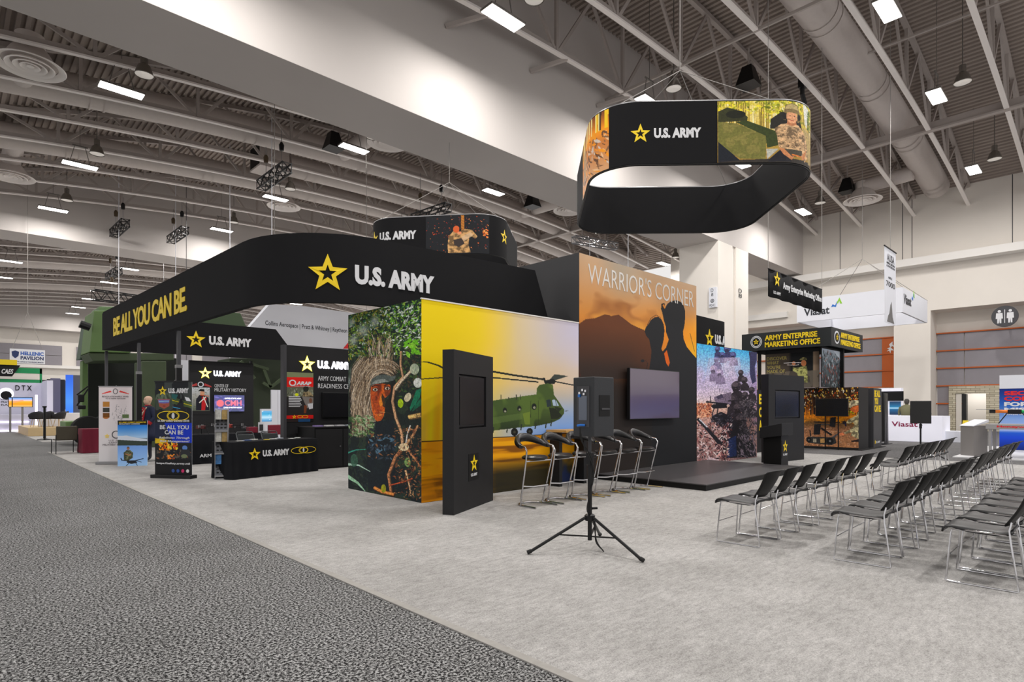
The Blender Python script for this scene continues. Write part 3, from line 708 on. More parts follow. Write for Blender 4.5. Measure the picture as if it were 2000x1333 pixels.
    for x, y in ((490, 690), (590, 690), (692, 670), (795, 660), (870, 655), (908, 640)): c.line([(x, y - 30), (x - 6, y + 14)], 9, (40, 48, 36))
    for x in (545, 600, 655, 685): c.line([(x, 455), (x, 418 if x != 600 else 438)], 7, (50, 56, 40))
    return c
def pic_camo():
    c = Canvas(400, 620, [(683.6, 615.3), (833.8, 583.4), (829.6, 984), (679, 956.4)], (670, 570, 3.172), 5)
    c.vgrad([(0, (30, 44, 34)), (0.5, (24, 34, 30)), (1, (14, 26, 30))])
    c.put(c.noise(9, 14, 3) > .55, (44, 60, 44), .7)
    c.mottle = .55
    G1 = [(76, 112, 42), (112, 150, 48), (54, 84, 40), (150, 186, 80), (30, 92, 60), (188, 200, 190), (40, 54, 36)]
    c.leaves(900, (40, 60, 520, 420), [(26, 40, 30), (20, 34, 40), (40, 60, 36)], 8, 26, .5); c.leaves(1500, (40, 50, 520, 400), G1, 4, 14, .45); c.leaves(500, (330, 330, 540, 640), [(34, 48, 36), (26, 36, 34), (60, 84, 44), (70, 60, 44)], 5, 18, .45, 1, None, True); c.leaves(260, (60, 780, 360, 1250), [(20, 34, 40), (30, 44, 44), (14, 22, 28), (44, 52, 46)], 8, 26, .4, .9)
    c.leaves(260, (20, 90, 330, 430), [(150, 140, 60), (110, 120, 40), (70, 90, 30)], 6, 14, .5)
    c.leaves(130, (300, 20, 560, 330), [(206, 214, 206), (226, 230, 222), (120, 176, 60)], 7, 18, .4, .9, (-30, 30), True)
    c.leaves(12, (410, 300, 490, 400), [(136, 196, 60), (110, 180, 40)], 16, 26, .8)
    for x, y, rx, ry in ((140, 240, 40, 40), (75, 300, 30, 34), (65, 190, 22, 24), (215, 185, 30, 36), (90, 490, 40, 28), (60, 560, 30, 40)): c.ell(x, y, rx * 1.4, ry * 1.4, (186, 196, 194), .75, soft=.8)
    # straw hood
    ST = [(150, 128, 104), (96, 80, 64), (196, 178, 150), (60, 48, 40), (120, 100, 78), (206, 192, 172)]
    c.poly([(60, 470), (120, 420), (200, 400), (300, 410), (350, 470), (350, 540), (250, 540), (190, 580), (185, 700), (200, 820), (150, 850), (60, 800), (40, 640)], (44, 34, 28), .85)
    for _ in range(900):
        a = c.rnd.uniform(0, 1); x = 50 + 150 * c.rnd.random(); y = 420 + 400 * a
        c.line([(x + 60 * (1 - a), y - 30), (x + 10, y + 30), (x + c.rnd.uniform(-10, 20), y + 90)], c.rnd.uniform(1.5, 3.8), c.rnd.choice(ST), .9)
    for k in range(130):
        r = 70 + k * .7; x0 = 262; y0 = 580
        t0 = c.rnd.uniform(200, 250); c.line([(x0 + r * math.cos(math.radians(t0 + q)), y0 + r * 1.05 * math.sin(math.radians(t0 + q))) for q in range(0, 90, 15)], c.rnd.uniform(1.5, 4), c.rnd.choice(ST), .9)
    for _ in range(90):
        x = c.rnd.uniform(170, 330); y = c.rnd.uniform(250, 420); c.line([(x, y), (x + c.rnd.uniform(-30, 30), y + c.rnd.uniform(40, 90))], c.rnd.uniform(3, 6), c.rnd.choice(ST), .9)
    # face
    face = [(186, 590), (215, 572), (262, 570), (310, 575), (318, 610), (300, 640), (276, 660), (276, 720), (268, 770), (250, 800), (222, 806), (202, 780), (188, 720), (182, 650)]
    c.poly(face, (168, 72, 26)); m = c.mask_poly(face); n = c.noise(8, 10, 8)
    c.put(m * S_(n, .52), (206, 104, 34), .7); c.put(m * (1 - S_(n, .38)), (96, 36, 14), .8)
    c.poly([(258, 630), (276, 660), (276, 720), (262, 712), (252, 660)], (60, 44, 30)); c.poly([(250, 640), (262, 700), (246, 712), (236, 690)], (236, 140, 44))
    c.poly([(276, 575), (318, 590), (310, 640), (280, 650), (268, 600)], (90, 38, 16), .7)
    for x, y in ((214, 608), (292, 600)): c.ell(x, y, 20, 13, (70, 26, 12)); c.ell(x, y, 15, 9, (206, 190, 170)); c.ell(x, y, 7, 8, (20, 14, 10))
    c.line([(192, 590), (215, 580), (240, 586)], 6, (40, 18, 10)); c.line([(272, 582), (300, 572), (318, 580)], 6, (40, 18, 10))
    c.ell(240, 752, 28, 7, (150, 60, 30)); c.ell(242, 764, 22, 7, (206, 120, 60)); c.line([(240, 746), (300, 752), (350, 775)], 4, (206, 150, 90))
    c.poly([(180, 585), (190, 545), (225, 520), (270, 512), (320, 525), (350, 520), (340, 548), (300, 560), (240, 566)], (84, 92, 88)); c.poly([(186, 575), (215, 548), (270, 540), (300, 556), (240, 568)], (140, 146, 140))
    c.poly([(320, 560), (345, 540), (350, 700), (330, 800), (276, 800), (276, 700), (310, 640)], (20, 20, 18), .85)
    c.poly([(200, 810), (330, 790), (340, 1000), (330, 1240), (160, 1240), (150, 900)], (14, 24, 32), .8)
    # branches
    BR = (176, 122, 84)
    c.branch([(385, 370), (380, 450), (395, 530), (340, 590), (325, 680), (345, 780), (380, 870), (390, 960)], 13, (190, 150, 116), w2=22)
    c.branch([(460, 480), (420, 520), (380, 560), (345, 610)], 18, (206, 186, 160)); c.branch([(400, 960), (340, 1030), (295, 1140), (310, 1250), (320, 1270)], 24, BR, w2=16)
    c.branch([(400, 960), (450, 900), (490, 830)], 20, (196, 150, 108), w2=12); c.branch([(420, 980), (470, 1040), (505, 1090)], 18, BR, w2=8); c.branch([(405, 1110), (425, 1180), (440, 1270)], 16, (214, 170, 130), w2=7)
    c.branch([(200, 1220), (250, 1245), (330, 1262)], 22, (206, 132, 70)); c.branch([(300, 1205), (400, 1180), (450, 1160)], 9, (176, 80, 46)); c.branch([(430, 780), (510, 765)], 30, (206, 168, 108)); c.ell(395, 965, 34, 24, (230, 206, 168))
    c.branch([(440, 830), (420, 880), (410, 940)], 9, (226, 220, 208)); c.ell(424, 655, 20, 30, (206, 196, 168), 1, 30); c.ell(377, 692, 18, 28, (160, 190, 24)); c.ell(490, 565, 28, 30, (214, 220, 210)); c.ell(470, 480, 30, 34, (196, 206, 180), .8)
    c.poly([(480, 610), (515, 600), (500, 660), (440, 740), (436, 720)], (20, 110, 80)); c.poly([(510, 660), (515, 700), (450, 745), (470, 700)], (16, 90, 66))
    c.line([(25, 1075), (100, 1080), (175, 1120)], 14, (176, 206, 190), w2=3); c.line([(25, 1150), (90, 1190), (140, 1243)], 24, (150, 190, 160), w2=5); c.line([(25, 1005), (80, 985), (150, 980)], 9, (60, 150, 130), w2=3)
    c.ell(260, 1225, 16, 26, (150, 150, 30)); c.ell(418, 1060, 20, 28, (120, 150, 90)); c.ell(70, 1050, 24, 40, (60, 100, 80), .8)
    c.leaves(120, (30, 770, 200, 900), [(156, 180, 140), (100, 130, 80), (60, 90, 50)], 8, 20, .35, .9, (20, 40))
    c.leaves(90, (160, 880, 340, 1040), [(80, 110, 130), (50, 60, 70), (130, 90, 60), (30, 46, 60)], 8, 22, .4)
    c.leaves(420, (330, 840, 515, 1290), [(140, 80, 46), (96, 50, 34), (50, 36, 30), (190, 140, 96), (30, 50, 50)], 4, 15, .35, .85)
    return c
def pic_warrior():
    c = Canvas(300, 420, [(1132.7, 490.2), (1361.7, 561.5), (1361.7, 913), (1131, 942)], (1100, 470, 6.667), 7)
    u = c.X / c.W; v = c.Y / c.H
    c.vgrad([(0, (196, 166, 136)), (0.12, (196, 152, 110)), (0.28, (196, 130, 60)), (0.4, (190, 116, 44)), (0.48, (150, 80, 26)), (0.6, (70, 40, 24)), (0.68, (34, 32, 30)), (1, (30, 31, 33))])
    c.put(np.clip((u - .12) / .2, 0, 1) * np.clip((.55 - u) / .3, 0, 1) * np.clip((.2 - v) / .15, 0, 1), (150, 150, 142), .7)
    c.put(np.clip((u - .72) / .25, 0, 1) * np.clip((v - .18) / .15, 0, 1) * np.clip((.62 - v) / .1, 0, 1), (250, 186, 36), .95)
    c.put(np.clip((u - .4) / .25, 0, 1) * np.clip(1 - abs(v - .30) / .16, 0, 1), (230, 140, 30), .6)
    n = c.noise(4, 9, 31); c.put(S_(n, .52) * np.clip(1 - abs(v - .2) / .13, 0, 1) * np.clip((.75 - u) * 3, 0, 1), (140, 88, 48), .75)
    c.put(S_(n, .66) * np.clip(1 - abs(v - .3) / .15, 0, 1), (232, 170, 74), .6)
    mt = [(200, 1080), (300, 1010), (420, 1000), (560, 950), (640, 975), (730, 960), (800, 1010), (900, 1090), (980, 1130), (1060, 1165), (1200, 1260), (1300, 1500), (1300, 1800), (200, 1800)]
    m = c.mask_poly(mt); c.put(m, (86, 48, 28), .93); c.put(m * np.clip((.75 - u) * 2.5, 0, 1) * np.clip((v - .30) * 5, 0, 1), (50, 36, 30), .9)
    c.put(np.clip((v - .56) / .1, 0, 1) * np.clip((.78 - u) * 8, 0, 1), (32, 31, 31), .95)
    c.put(np.clip((v - .45) / .12, 0, 1) * np.clip((.6 - u) * 5, 0, 1), (40, 33, 30), .85)
    K = (29, 30, 33)
    # near soldier: helmet, head, shoulders
    c.poly([(1290, 830), (1330, 820), (1340, 880), (1370, 830), (1420, 795), (1480, 788), (1540, 810), (1580, 860), (1600, 940), (1600, 1000), (1590, 1120), (1570, 1200), (1580, 1300), (1620, 1400), (1700, 1500), (1790, 1600), (1800, 3300), (1150, 3300), (1180, 1900), (1270, 1500), (1350, 1400), (1385, 1300), (1350, 1200), (1350, 1140), (1320, 1040), (1300, 940), (1285, 900)], K)
    c.poly([(1305, 850), (1322, 835), (1345, 885), (1330, 895)], (206, 130, 40)); c.poly([(1290, 860), (1300, 900), (1320, 890)], K)
    # far soldier
    c.poly([(1130, 1080), (1150, 1040), (1200, 1005), (1250, 1000), (1290, 1030), (1320, 1100), (1330, 1180), (1320, 1300), (1290, 1420), (1330, 1500), (1330, 1750), (1110, 1800), (1150, 1560), (1160, 1440), (1130, 1290), (1090, 1240), (1070, 1180), (1090, 1130)], K)
    c.line([(1110, 1100), (1150, 1020), (1220, 975), (1280, 1010)], 7, K); c.line([(1660, 1220), (1720, 1460)], 6, K)
    c.poly([(1325, 1480), (1360, 1440), (1400, 1600), (1380, 1650), (1350, 1600)], (200, 96, 24)); c.line([(1090, 1740), (1110, 1600), (1080, 1560)], 7, K); c.ell(1045, 1570, 24, 20, K)
    c.line([(555, 1790), (555, 1850)], 16, (110, 50, 30)); c.line([(205, 1600), (225, 1760)], 16, (86, 40, 28), .6)
    return c
def soldier_blob(c, x, y, s, col, hi):
    c.ell(x, y, s, s * 1.05, col); c.ell(x - s * .25, y - s * .35, s * .62, s * .5, hi, .7); c.ell(x - s * .15, y + s * .75, s * .6, s * .55, tuple(int(q * .55) for q in col))
    c.poly([(x - s * 1.2, y + s * 3.4), (x - s * 1.0, y + s * 1.5), (x - s * .2, y + s * .9), (x + s * .9, y + s * 1.0), (x + s * 1.5, y + s * 2), (x + s * 1.6, y + s * 3.4)], tuple(int(q * .8) for q in col))
def pic_ranger():
    c = Canvas(300, 520, [(1363.7, 672), (1479, 691.7), (1479.6, 898.8), (1362.5, 911)], (1350, 600, 4.166), 11)
    c.vgrad([(0, (70, 170, 226)), (0.15, (150, 186, 226)), (0.3, (190, 180, 216)), (0.45, (216, 196, 206)), (0.52, (226, 190, 176)), (0.6, (190, 150, 140)), (1, (150, 120, 120))])
    u = c.X / c.W; v = c.Y / c.H; n = c.noise(4, 6, 2)
    c.put(S_(n, .46) * np.clip(1 - abs(v - .28) / .2, 0, 1), (190, 176, 206), .8); c.put(np.clip((u - .85) * 8, 0, 1) * (v < .7), (150, 120, 170), .5)
    c.mottle = .6
    P = (70, 72, 120)
    for x, y, s in ((222, 350, 22), (300, 345, 30), (262, 395, 20), (345, 400, 26), (215, 430, 24)): soldier_blob(c, x, y, s, P, (110, 120, 170))
    c.put(c.mask_poly([(150, 420), (400, 420), (420, 620), (120, 640)]) * np.clip(c.noise(5, 5, 8) * 1.6, 0, 1), (206, 190, 214), .75)
    for x, y, s in ((192, 510, 30), (240, 540, 28)): soldier_blob(c, x, y, s, (170, 154, 190), (206, 190, 214))
    c.poly([(470, 375), (538, 378), (538, 440), (520, 500), (530, 620), (500, 640), (480, 560), (480, 440)], (50, 50, 84)); 
    for x, y, s in ((408, 545, 22), (436, 605, 26), (372, 655, 40), (494, 690, 26), (440, 730, 28), (344, 765, 42), (488, 800, 34), (388, 835, 42), (452, 800, 34), (408, 930, 46)): soldier_blob(c, x, y, s, (60, 52, 62), (104, 92, 98))
    D = (30, 28, 36)
    c.poly([(160, 900), (250, 860), (330, 900), (420, 1000), (440, 1060), (520, 1150), (535, 1240), (200, 1250), (260, 1000)], D)
    c.leaves(170, (380, 1040, 535, 1240), [(116, 104, 116), (50, 46, 58), (150, 136, 150), (24, 24, 30)], 8, 22, .35, 1, (70, 20))
    c.leaves(150, (160, 880, 340, 1010), [(90, 84, 96), (40, 40, 52), (20, 20, 28)], 6, 18, .4)
    c.leaves(260, (400, 760, 535, 1060), [(80, 74, 84), (36, 34, 42), (120, 112, 118)], 6, 18, .35)
    c.poly([(190, 740), (330, 700), (330, 800), (215, 810)], (120, 106, 126)); c.line([(240, 700), (236, 670)], 6, (90, 80, 100)); c.poly([(210, 735), (255, 715), (270, 745), (225, 760)], (70, 62, 84))
    c.line([(130, 775), (190, 785), (300, 800)], 14, (26, 26, 36)); c.line([(165, 730), (165, 870)], 7, (40, 36, 46)); c.poly([(150, 800), (290, 790), (300, 830), (190, 835)], (24, 24, 32)); c.line([(225, 830), (215, 890)], 9, D); c.line([(195, 830), (170, 900)], 8, D)
    c.leaves(330, (55, 790, 170, 900), [(170, 96, 70), (206, 130, 96), (120, 60, 50), (226, 170, 140)], 6, 16, .5)
    c.leaves(520, (55, 950, 330, 1290), [(206, 176, 180), (150, 96, 96), (60, 40, 50), (110, 66, 66), (230, 206, 206), (34, 28, 36)], 6, 18, .4)
    c.line([(60, 910), (140, 1000), (230, 1110), (300, 1170)], 22, D, w2=36); c.line([(75, 915), (140, 985)], 9, (196, 196, 206)); c.poly([(310, 1090), (370, 1060), (375, 1230), (300, 1240)], (30, 50, 100), .8)
    c.leaves(60, (220, 1130, 310, 1230), [(196, 150, 146), (90, 60, 66), (226, 200, 196)], 8, 18, .5)
    c.poly([(110, 1280), (150, 1230), (230, 1255), (240, 1285)], (206, 184, 190))
    for x, y, s in ((372, 655, 40), (344, 765, 42), (388, 835, 42), (408, 930, 46), (440, 730, 28), (494, 690, 26)):
        c.leaves(26, (x - s * .9, y - s * .8, x + s * .9, y + s * .5), [(96, 86, 92), (44, 40, 50), (130, 118, 122), (30, 28, 36)], 3, 9, .4, .8)
        c.poly([(x - s * .95, y + s * .1), (x + s * .9, y + s * .1), (x + s * .8, y + s * .3), (x - s * .85, y + s * .3)], (24, 22, 30), .8)
    return c
def camo_fill(c, m, base, seed=3, sc=14):
    c.put(m, base); n = c.noise(sc, sc, seed); c.put(m * (n > .56), tuple(int(q * .62) for q in base), .9); c.put(m * (n < .40), tuple(min(255, int(q * 1.25)) for q in base), .8)
def pic_tanker(quad):
    c = Canvas(300, 200, quad, (1120, 190, 4.167), 13)
    c.vgrad([(0, (226, 206, 96)), (0.35, (206, 180, 90)), (1, (150, 120, 60))])
    c.mottle = .3
    for i in range(60):
        x = 1180 + i * 12.5; c.line([(x, 60), (x + c.rnd.uniform(-6, 6), 330)], c.rnd.uniform(3, 9), c.rnd.choice([(250, 244, 214), (120, 96, 50), (80, 66, 30), (240, 226, 170)]), .8)
    c.leaves(260, (1175, 55, 1930, 170), [(236, 216, 60), (150, 150, 40), (90, 100, 30), (206, 190, 80)], 8, 22, .6, .8)
    c.leaves(120, (1500, 60, 1930, 260), [(190, 190, 60), (110, 120, 40)], 8, 20, .6, .7)
    c.poly([(1810, 60), (1890, 90), (1860, 260), (1830, 230)], (226, 226, 226), .9); c.leaves(60, (1870, 100, 1925, 270), [(110, 130, 60), (70, 90, 40)], 8, 18, .6)
    c.poly([(1175, 150), (1240, 115), (1340, 150), (1385, 200), (1380, 230), (1175, 240)], (52, 54, 32)); c.ell(1300, 175, 70, 34, (30, 32, 22)); c.poly([(1175, 235), (1300, 250), (1480, 330), (1515, 370), (1510, 555), (1330, 545), (1230, 470), (1175, 400)], (112, 110, 58))
    m = c.mask_poly([(1200, 235), (1300, 250), (1480, 330), (1510, 380), (1505, 550), (1330, 545), (1240, 470)]); c.put(m * (c.noise(8, 8, 3) > .52), (138, 128, 74), .6)
    c.poly([(1370, 225), (1600, 330), (1600, 440), (1520, 460), (1510, 360), (1300, 240)], (54, 64, 32)); c.poly([(1175, 400), (1330, 560), (1175, 575)], (26, 30, 38))
    c.poly([(1515, 470), (1600, 470), (1520, 555)], (176, 176, 166)); c.poly([(1530, 560), (1620, 470), (1700, 575), (1530, 578)], (30, 30, 36)); c.poly([(1175, 560), (1930, 545), (1930, 600), (1175, 600)], (34, 34, 40), .85)
    c.poly([(1540, 300), (1545, 220), (1620, 160), (1700, 170), (1780, 230), (1800, 300)], (40, 38, 34)); 
    bd = [(1570, 300), (1620, 262), (1680, 255), (1760, 262), (1830, 320), (1870, 420), (1880, 500), (1830, 560), (1760, 480), (1640, 480), (1600, 450), (1590, 360)]
    camo_fill(c, c.mask_poly(bd), (176, 146, 112), 4, 22); c.poly([(1800, 270), (1925, 300), (1925, 560), (1880, 560), (1860, 400)], (170, 150, 110), .8)
    c.poly([(1668, 215), (1735, 215), (1742, 262), (1700, 275), (1660, 262)], (176, 120, 86)); c.ell(1702, 198, 46, 54, (214, 158, 120)); c.ell(1686, 190, 6, 4, (50, 34, 26)); c.ell(1722, 190, 6, 4, (50, 34, 26)); c.line([(1690, 228), (1718, 228)], 5, (160, 70, 60)); c.line([(1704, 195), (1703, 212)], 4, (190, 130, 96))
    c.poly([(1640, 150), (1650, 105), (1700, 80), (1750, 95), (1772, 150), (1770, 240), (1748, 240), (1745, 165), (1660, 160), (1655, 230), (1636, 225)], (126, 108, 74)); c.poly([(1648, 135), (1660, 105), (1702, 88), (1745, 100), (1762, 138), (1702, 128)], (176, 158, 112)); c.ell(1645, 195, 14, 30, (34, 32, 30)); c.ell(1766, 195, 14, 30, (34, 32, 30)); c.line([(1640, 222), (1690, 218)], 5, (24, 24, 24))
    c.poly([(1600, 460), (1650, 470), (1720, 530), (1700, 560), (1640, 520)], (190, 130, 90)); c.poly([(1850, 450), (1830, 530), (1790, 550), (1800, 500)], (190, 130, 90)); c.poly([(1640, 470), (1800, 470), (1790, 520), (1700, 530)], (70, 66, 56)); c.line([(1700, 515), (1790, 522)], 12, (200, 120, 60))
    c.leaves(90, (1600, 300, 1860, 460), [(110, 86, 62), (206, 176, 140), (70, 52, 40)], 6, 14, .4, .8)
    return c
def pic_forest_strip():
    c = Canvas(120, 120, None, seed=17)
    c.vgrad([(0, (110, 60, 20)), (0.3, (240, 150, 20)), (0.5, (190, 120, 60)), (1, (206, 160, 120))]); c.h = None
    for _ in range(26): x = c.rnd.random(); c.poly([(x, 0), (x + .03, 0), (x + .02, .3), (x, .3)], c.rnd.choice([(40, 24, 14), (255, 190, 40), (250, 220, 150)]))
    c.leaves(160, (0, .35, 1, 1), [(120, 86, 60), (226, 190, 150), (90, 60, 40), (240, 150, 30), (206, 196, 186)], .02, .09, .3, .9, (60, 25))
    c.poly([(.1, .25), (.3, .2), (.45, .5), (.4, .8), (.1, .8)], (170, 150, 130), .7)
    return c
def pic_rope(quad):
    c = Canvas(200, 130, quad, (680, 380, 4.348), 19); c.a[:] = np.array((28, 30, 34)) / 255
    c.leaves(170, (665, 180, 1190, 500), [(214, 90, 40), (120, 50, 30), (240, 150, 90), (60, 60, 76), (150, 40, 30)], 2, 8, .7, .9)
    c.leaves(25, (1140, 250, 1185, 380), [(226, 110, 50), (250, 160, 90)], 5, 12, .6)
    c.line([(970, 165), (975, 370)], 26, (196, 130, 60)); 
    for y in range(180, 370, 14): c.line([(958, y + 5), (988, y - 3)], 4, (110, 66, 30))
    m = c.mask_poly([(850, 510), (845, 440), (855, 360), (900, 310), (950, 320), (990, 300), (1050, 310), (1095, 370), (1080, 390), (1030, 360), (1020, 440), (1040, 510)]); camo_fill(c, m, (176, 140, 96), 6, 16)
    c.ell(918, 300, 26, 32, (206, 100, 56)); c.ell(945, 335, 18, 14, (226, 150, 110)); c.poly([(895, 395), (960, 380), (990, 430), (940, 460), (900, 440)], (60, 52, 50)); c.poly([(960, 370), (1040, 330), (1060, 360), (980, 410)], (214, 184, 150), .8)
    return c
def pic_robot():
    c = Canvas(240, 260, [(1578, 757), (1683, 756.5), (1683, 879.5), (1578, 875)], (1560, 740, 8.89), 23)
    c.vgrad([(0, (60, 40, 26)), (0.3, (120, 66, 26)), (0.42, (206, 120, 30)), (0.5, (214, 130, 30)), (0.6, (96, 70, 40)), (0.7, (150, 106, 76)), (1, (170, 120, 84))])
    c.mottle = .5
    for i in range(46):
        x = 165 + i * 21; c.line([(x, 150), (x + c.rnd.uniform(-8, 8), 640)], c.rnd.uniform(7, 20), c.rnd.choice([(34, 28, 24), (50, 38, 30), (24, 22, 22)]), .95)
    c.leaves(330, (160, 150, 1100, 560), [(255, 170, 50), (255, 220, 150), (214, 90, 30), (240, 200, 90), (250, 240, 220), (60, 50, 26)], 7, 26, .6, .9, (90, 25))
    c.put((c.noise(10, 40, 5) > .55) * ((c.Y / c.H > .42) & (c.Y / c.H < .6)), (250, 160, 30), .7)
    c.leaves(420, (160, 860, 1100, 1240), [(206, 160, 130), (110, 76, 56), (150, 96, 66), (226, 190, 160), (80, 56, 44)], 6, 26, .25, .8, (0, 14))
    c.leaves(60, (850, 520, 1000, 640), [(206, 206, 40), (120, 130, 30), (60, 60, 30)], 10, 24, .6)
    K = (30, 29, 32)
    c.line([(330, 770), (780, 780)], 22, K); c.line([(350, 810), (600, 815)], 18, (70, 70, 72)); c.poly([(340, 820), (460, 800), (440, 1000), (330, 1000)], K); c.line([(460, 880), (640, 1010)], 34, K); c.poly([(620, 690), (715, 680), (700, 870), (600, 850)], (34, 33, 36)); c.line([(640, 1060), (790, 960)], 26, (70, 76, 84)); c.line([(270, 920), (280, 1030)], 22, K)
    c.poly([(200, 1060), (240, 1035), (700, 1050), (720, 1150), (640, 1190), (240, 1150)], (50, 50, 50)); c.poly([(320, 1075), (380, 1075), (380, 1140), (320, 1140)], (170, 160, 140)); c.poly([(440, 1070), (540, 1065), (530, 1150), (450, 1150)], (176, 140, 90))
    for x, y, r in ((250, 1095, 46), (612, 1115, 62)): c.ell(x, y, r, r, (22, 22, 24)); c.ell(x, y, r * .3, r * .3, (120, 120, 120))
    # kneeling figure in camouflage working on it
    m = c.mask_poly([(1100, 580), (1050, 660), (920, 730), (880, 790), (930, 800), (1000, 780), (1030, 830), (960, 900), (850, 960), (870, 990), (980, 960), (960, 1010), (1050, 1060), (1100, 1080)]); camo_fill(c, m, (176, 166, 130), 9, 24)
    c.poly([(1100, 470), (1100, 580), (1040, 605), (970, 580), (950, 540), (990, 500)], (206, 110, 60)); m = c.mask_poly([(900, 520), (930, 470), (930, 420), (980, 385), (1060, 380), (1100, 390), (1100, 470), (1010, 480), (960, 520)]); camo_fill(c, m, (190, 176, 146), 12, 24)
    c.ell(855, 785, 36, 30, (40, 36, 44)); c.line([(870, 800), (880, 850)], 26, (40, 36, 60)); c.ell(810, 990, 44, 26, (200, 120, 84)); c.poly([(960, 1110), (1100, 1080), (1100, 1130), (980, 1130)], (36, 28, 30))
    return c
def pic_bugler():
    c = Canvas(200, 140, [(1495, 691), (1600, 684), (1600, 757), (1495, 757)], (1440, 640, 4.937), 29)
    c.hgrad([(0, (96, 88, 80)), (0.45, (70, 62, 56)), (0.5, (22, 24, 26)), (0.88, (22, 24, 26)), (0.9, (150, 130, 110)), (1, (96, 82, 70))])
    c.put((c.Y / c.H > .52), (110, 102, 92), .85); c.put((c.Y / c.H > .52) * (c.noise(20, 4, 3) > .52), (70, 64, 58), .8)
    m = c.mask_poly([(570, 525), (585, 470), (570, 430), (530, 410), (530, 370), (560, 380), (620, 370), (660, 360), (672, 400), (675, 525)]); camo_fill(c, m, (150, 150, 96), 3, 30)
    c.ell(636, 335, 26, 30, (190, 124, 84)); m = c.mask_poly([(595, 305), (610, 285), (640, 276), (668, 290), (668, 306), (620, 308)]); camo_fill(c, m, (130, 124, 84), 5, 30)
    c.ell(540, 340, 18, 22, (206, 140, 100)); c.line([(445, 336), (530, 330), (612, 332)], 6, (226, 220, 220)); c.line([(475, 352), (560, 356), (590, 350)], 6, (206, 196, 190))
    return c
def pic_crowd():
    c = Canvas(100, 160, None, seed=31); c.h = None; c.vgrad([(0, (196, 206, 216)), (.3, (90, 100, 106)), (1, (40, 46, 50))])
    c.leaves(420, (0, .06, 1, 1), [(34, 40, 44), (150, 160, 166), (70, 84, 84), (24, 26, 30), (110, 60, 50)], .02, .07, .4, .9, (80, 20))
    c.poly([(.5, 0), (1, 0), (1, .3)], (206, 214, 222)); return c
def pic_safety():
    c = Canvas(170, 440, [(305, 746), (374, 746), (374, 934), (302, 934)], (180, 680, 4.937), 37)
    c.a[:] = np.array((30, 32, 36)) / 255
    c.put(c.mask_poly([(620, 330), (965, 330), (965, 600), (620, 600)]) * (c.noise(6, 6, 3) > .5), (70, 76, 74), .8)
    for k in range(5): c.line([(760, 470 + k * 14), (965, 540 + k * 10)], 6, c.rnd.choice([(206, 196, 40), (150, 160, 60), (90, 110, 60)]))
    c.poly([(890, 470), (930, 480), (950, 515), (905, 510)], (220, 222, 226)); c.poly([(770, 440), (830, 450), (810, 500), (770, 480)], (40, 90, 90))
    c.poly([(790, 590), (850, 500), (880, 520), (880, 560), (930, 590)], (34, 36, 44)); c.ell(858, 510, 14, 22, (20, 20, 24)); c.line([(780, 570), (850, 585)], 6, (70, 160, 206))
    c.poly([(615, 500), (625, 450), (680, 425), (750, 440), (775, 480), (770, 570), (740, 590), (640, 590), (620, 560)], (60, 72, 62)); camo_fill(c, c.mask_poly([(620, 500), (630, 450), (690, 425), (755, 440), (770, 495)]), (84, 96, 80), 3, 20)
    c.poly([(640, 490), (752, 490), (748, 560), (700, 588), (655, 565)], (150, 84, 70)); c.poly([(645, 500), (750, 500), (745, 530), (700, 535), (650, 530)], (110, 110, 170)); c.line([(650, 515), (745, 512)], 6, (150, 200, 220)); c.ell(700, 560, 14, 5, (120, 40, 50))
    c.poly([(610, 725), (955, 725), (955, 930), (610, 930)], (34, 40, 60)); c.put(c.mask_poly([(700, 725), (955, 725), (955, 925), (780, 925)]), (24, 60, 206), .8); c.poly([(610, 880), (740, 900), (730, 930), (610, 930)], (190, 160, 30), .9)
    c.put(c.mask_poly([(610, 900), (700, 860), (700, 930), (610, 935)]), (220, 190, 40), .7)
    c.leaves(90, (650, 930, 820, 995), [(240, 140, 20), (250, 200, 60), (206, 80, 20), (60, 40, 30)], 8, 24, .6); c.leaves(60, (620, 1000, 950, 1090), [(50, 46, 44), (90, 84, 76), (120, 80, 60)], 8, 22, .5)
    c.ell(890, 975, 24, 24, (96, 130, 190)); c.poly([(840, 1060), (860, 990), (930, 990), (955, 1060)], (44, 46, 50)); c.leaves(20, (730, 1040, 790, 1090), [(226, 90, 40), (250, 150, 60)], 6, 16, .6); c.ell(885, 1060, 30, 20, (110, 120, 90))
    c.poly([(600, 1095), (960, 1095), (960, 1260), (600, 1260)], (24, 24, 26))
    return c
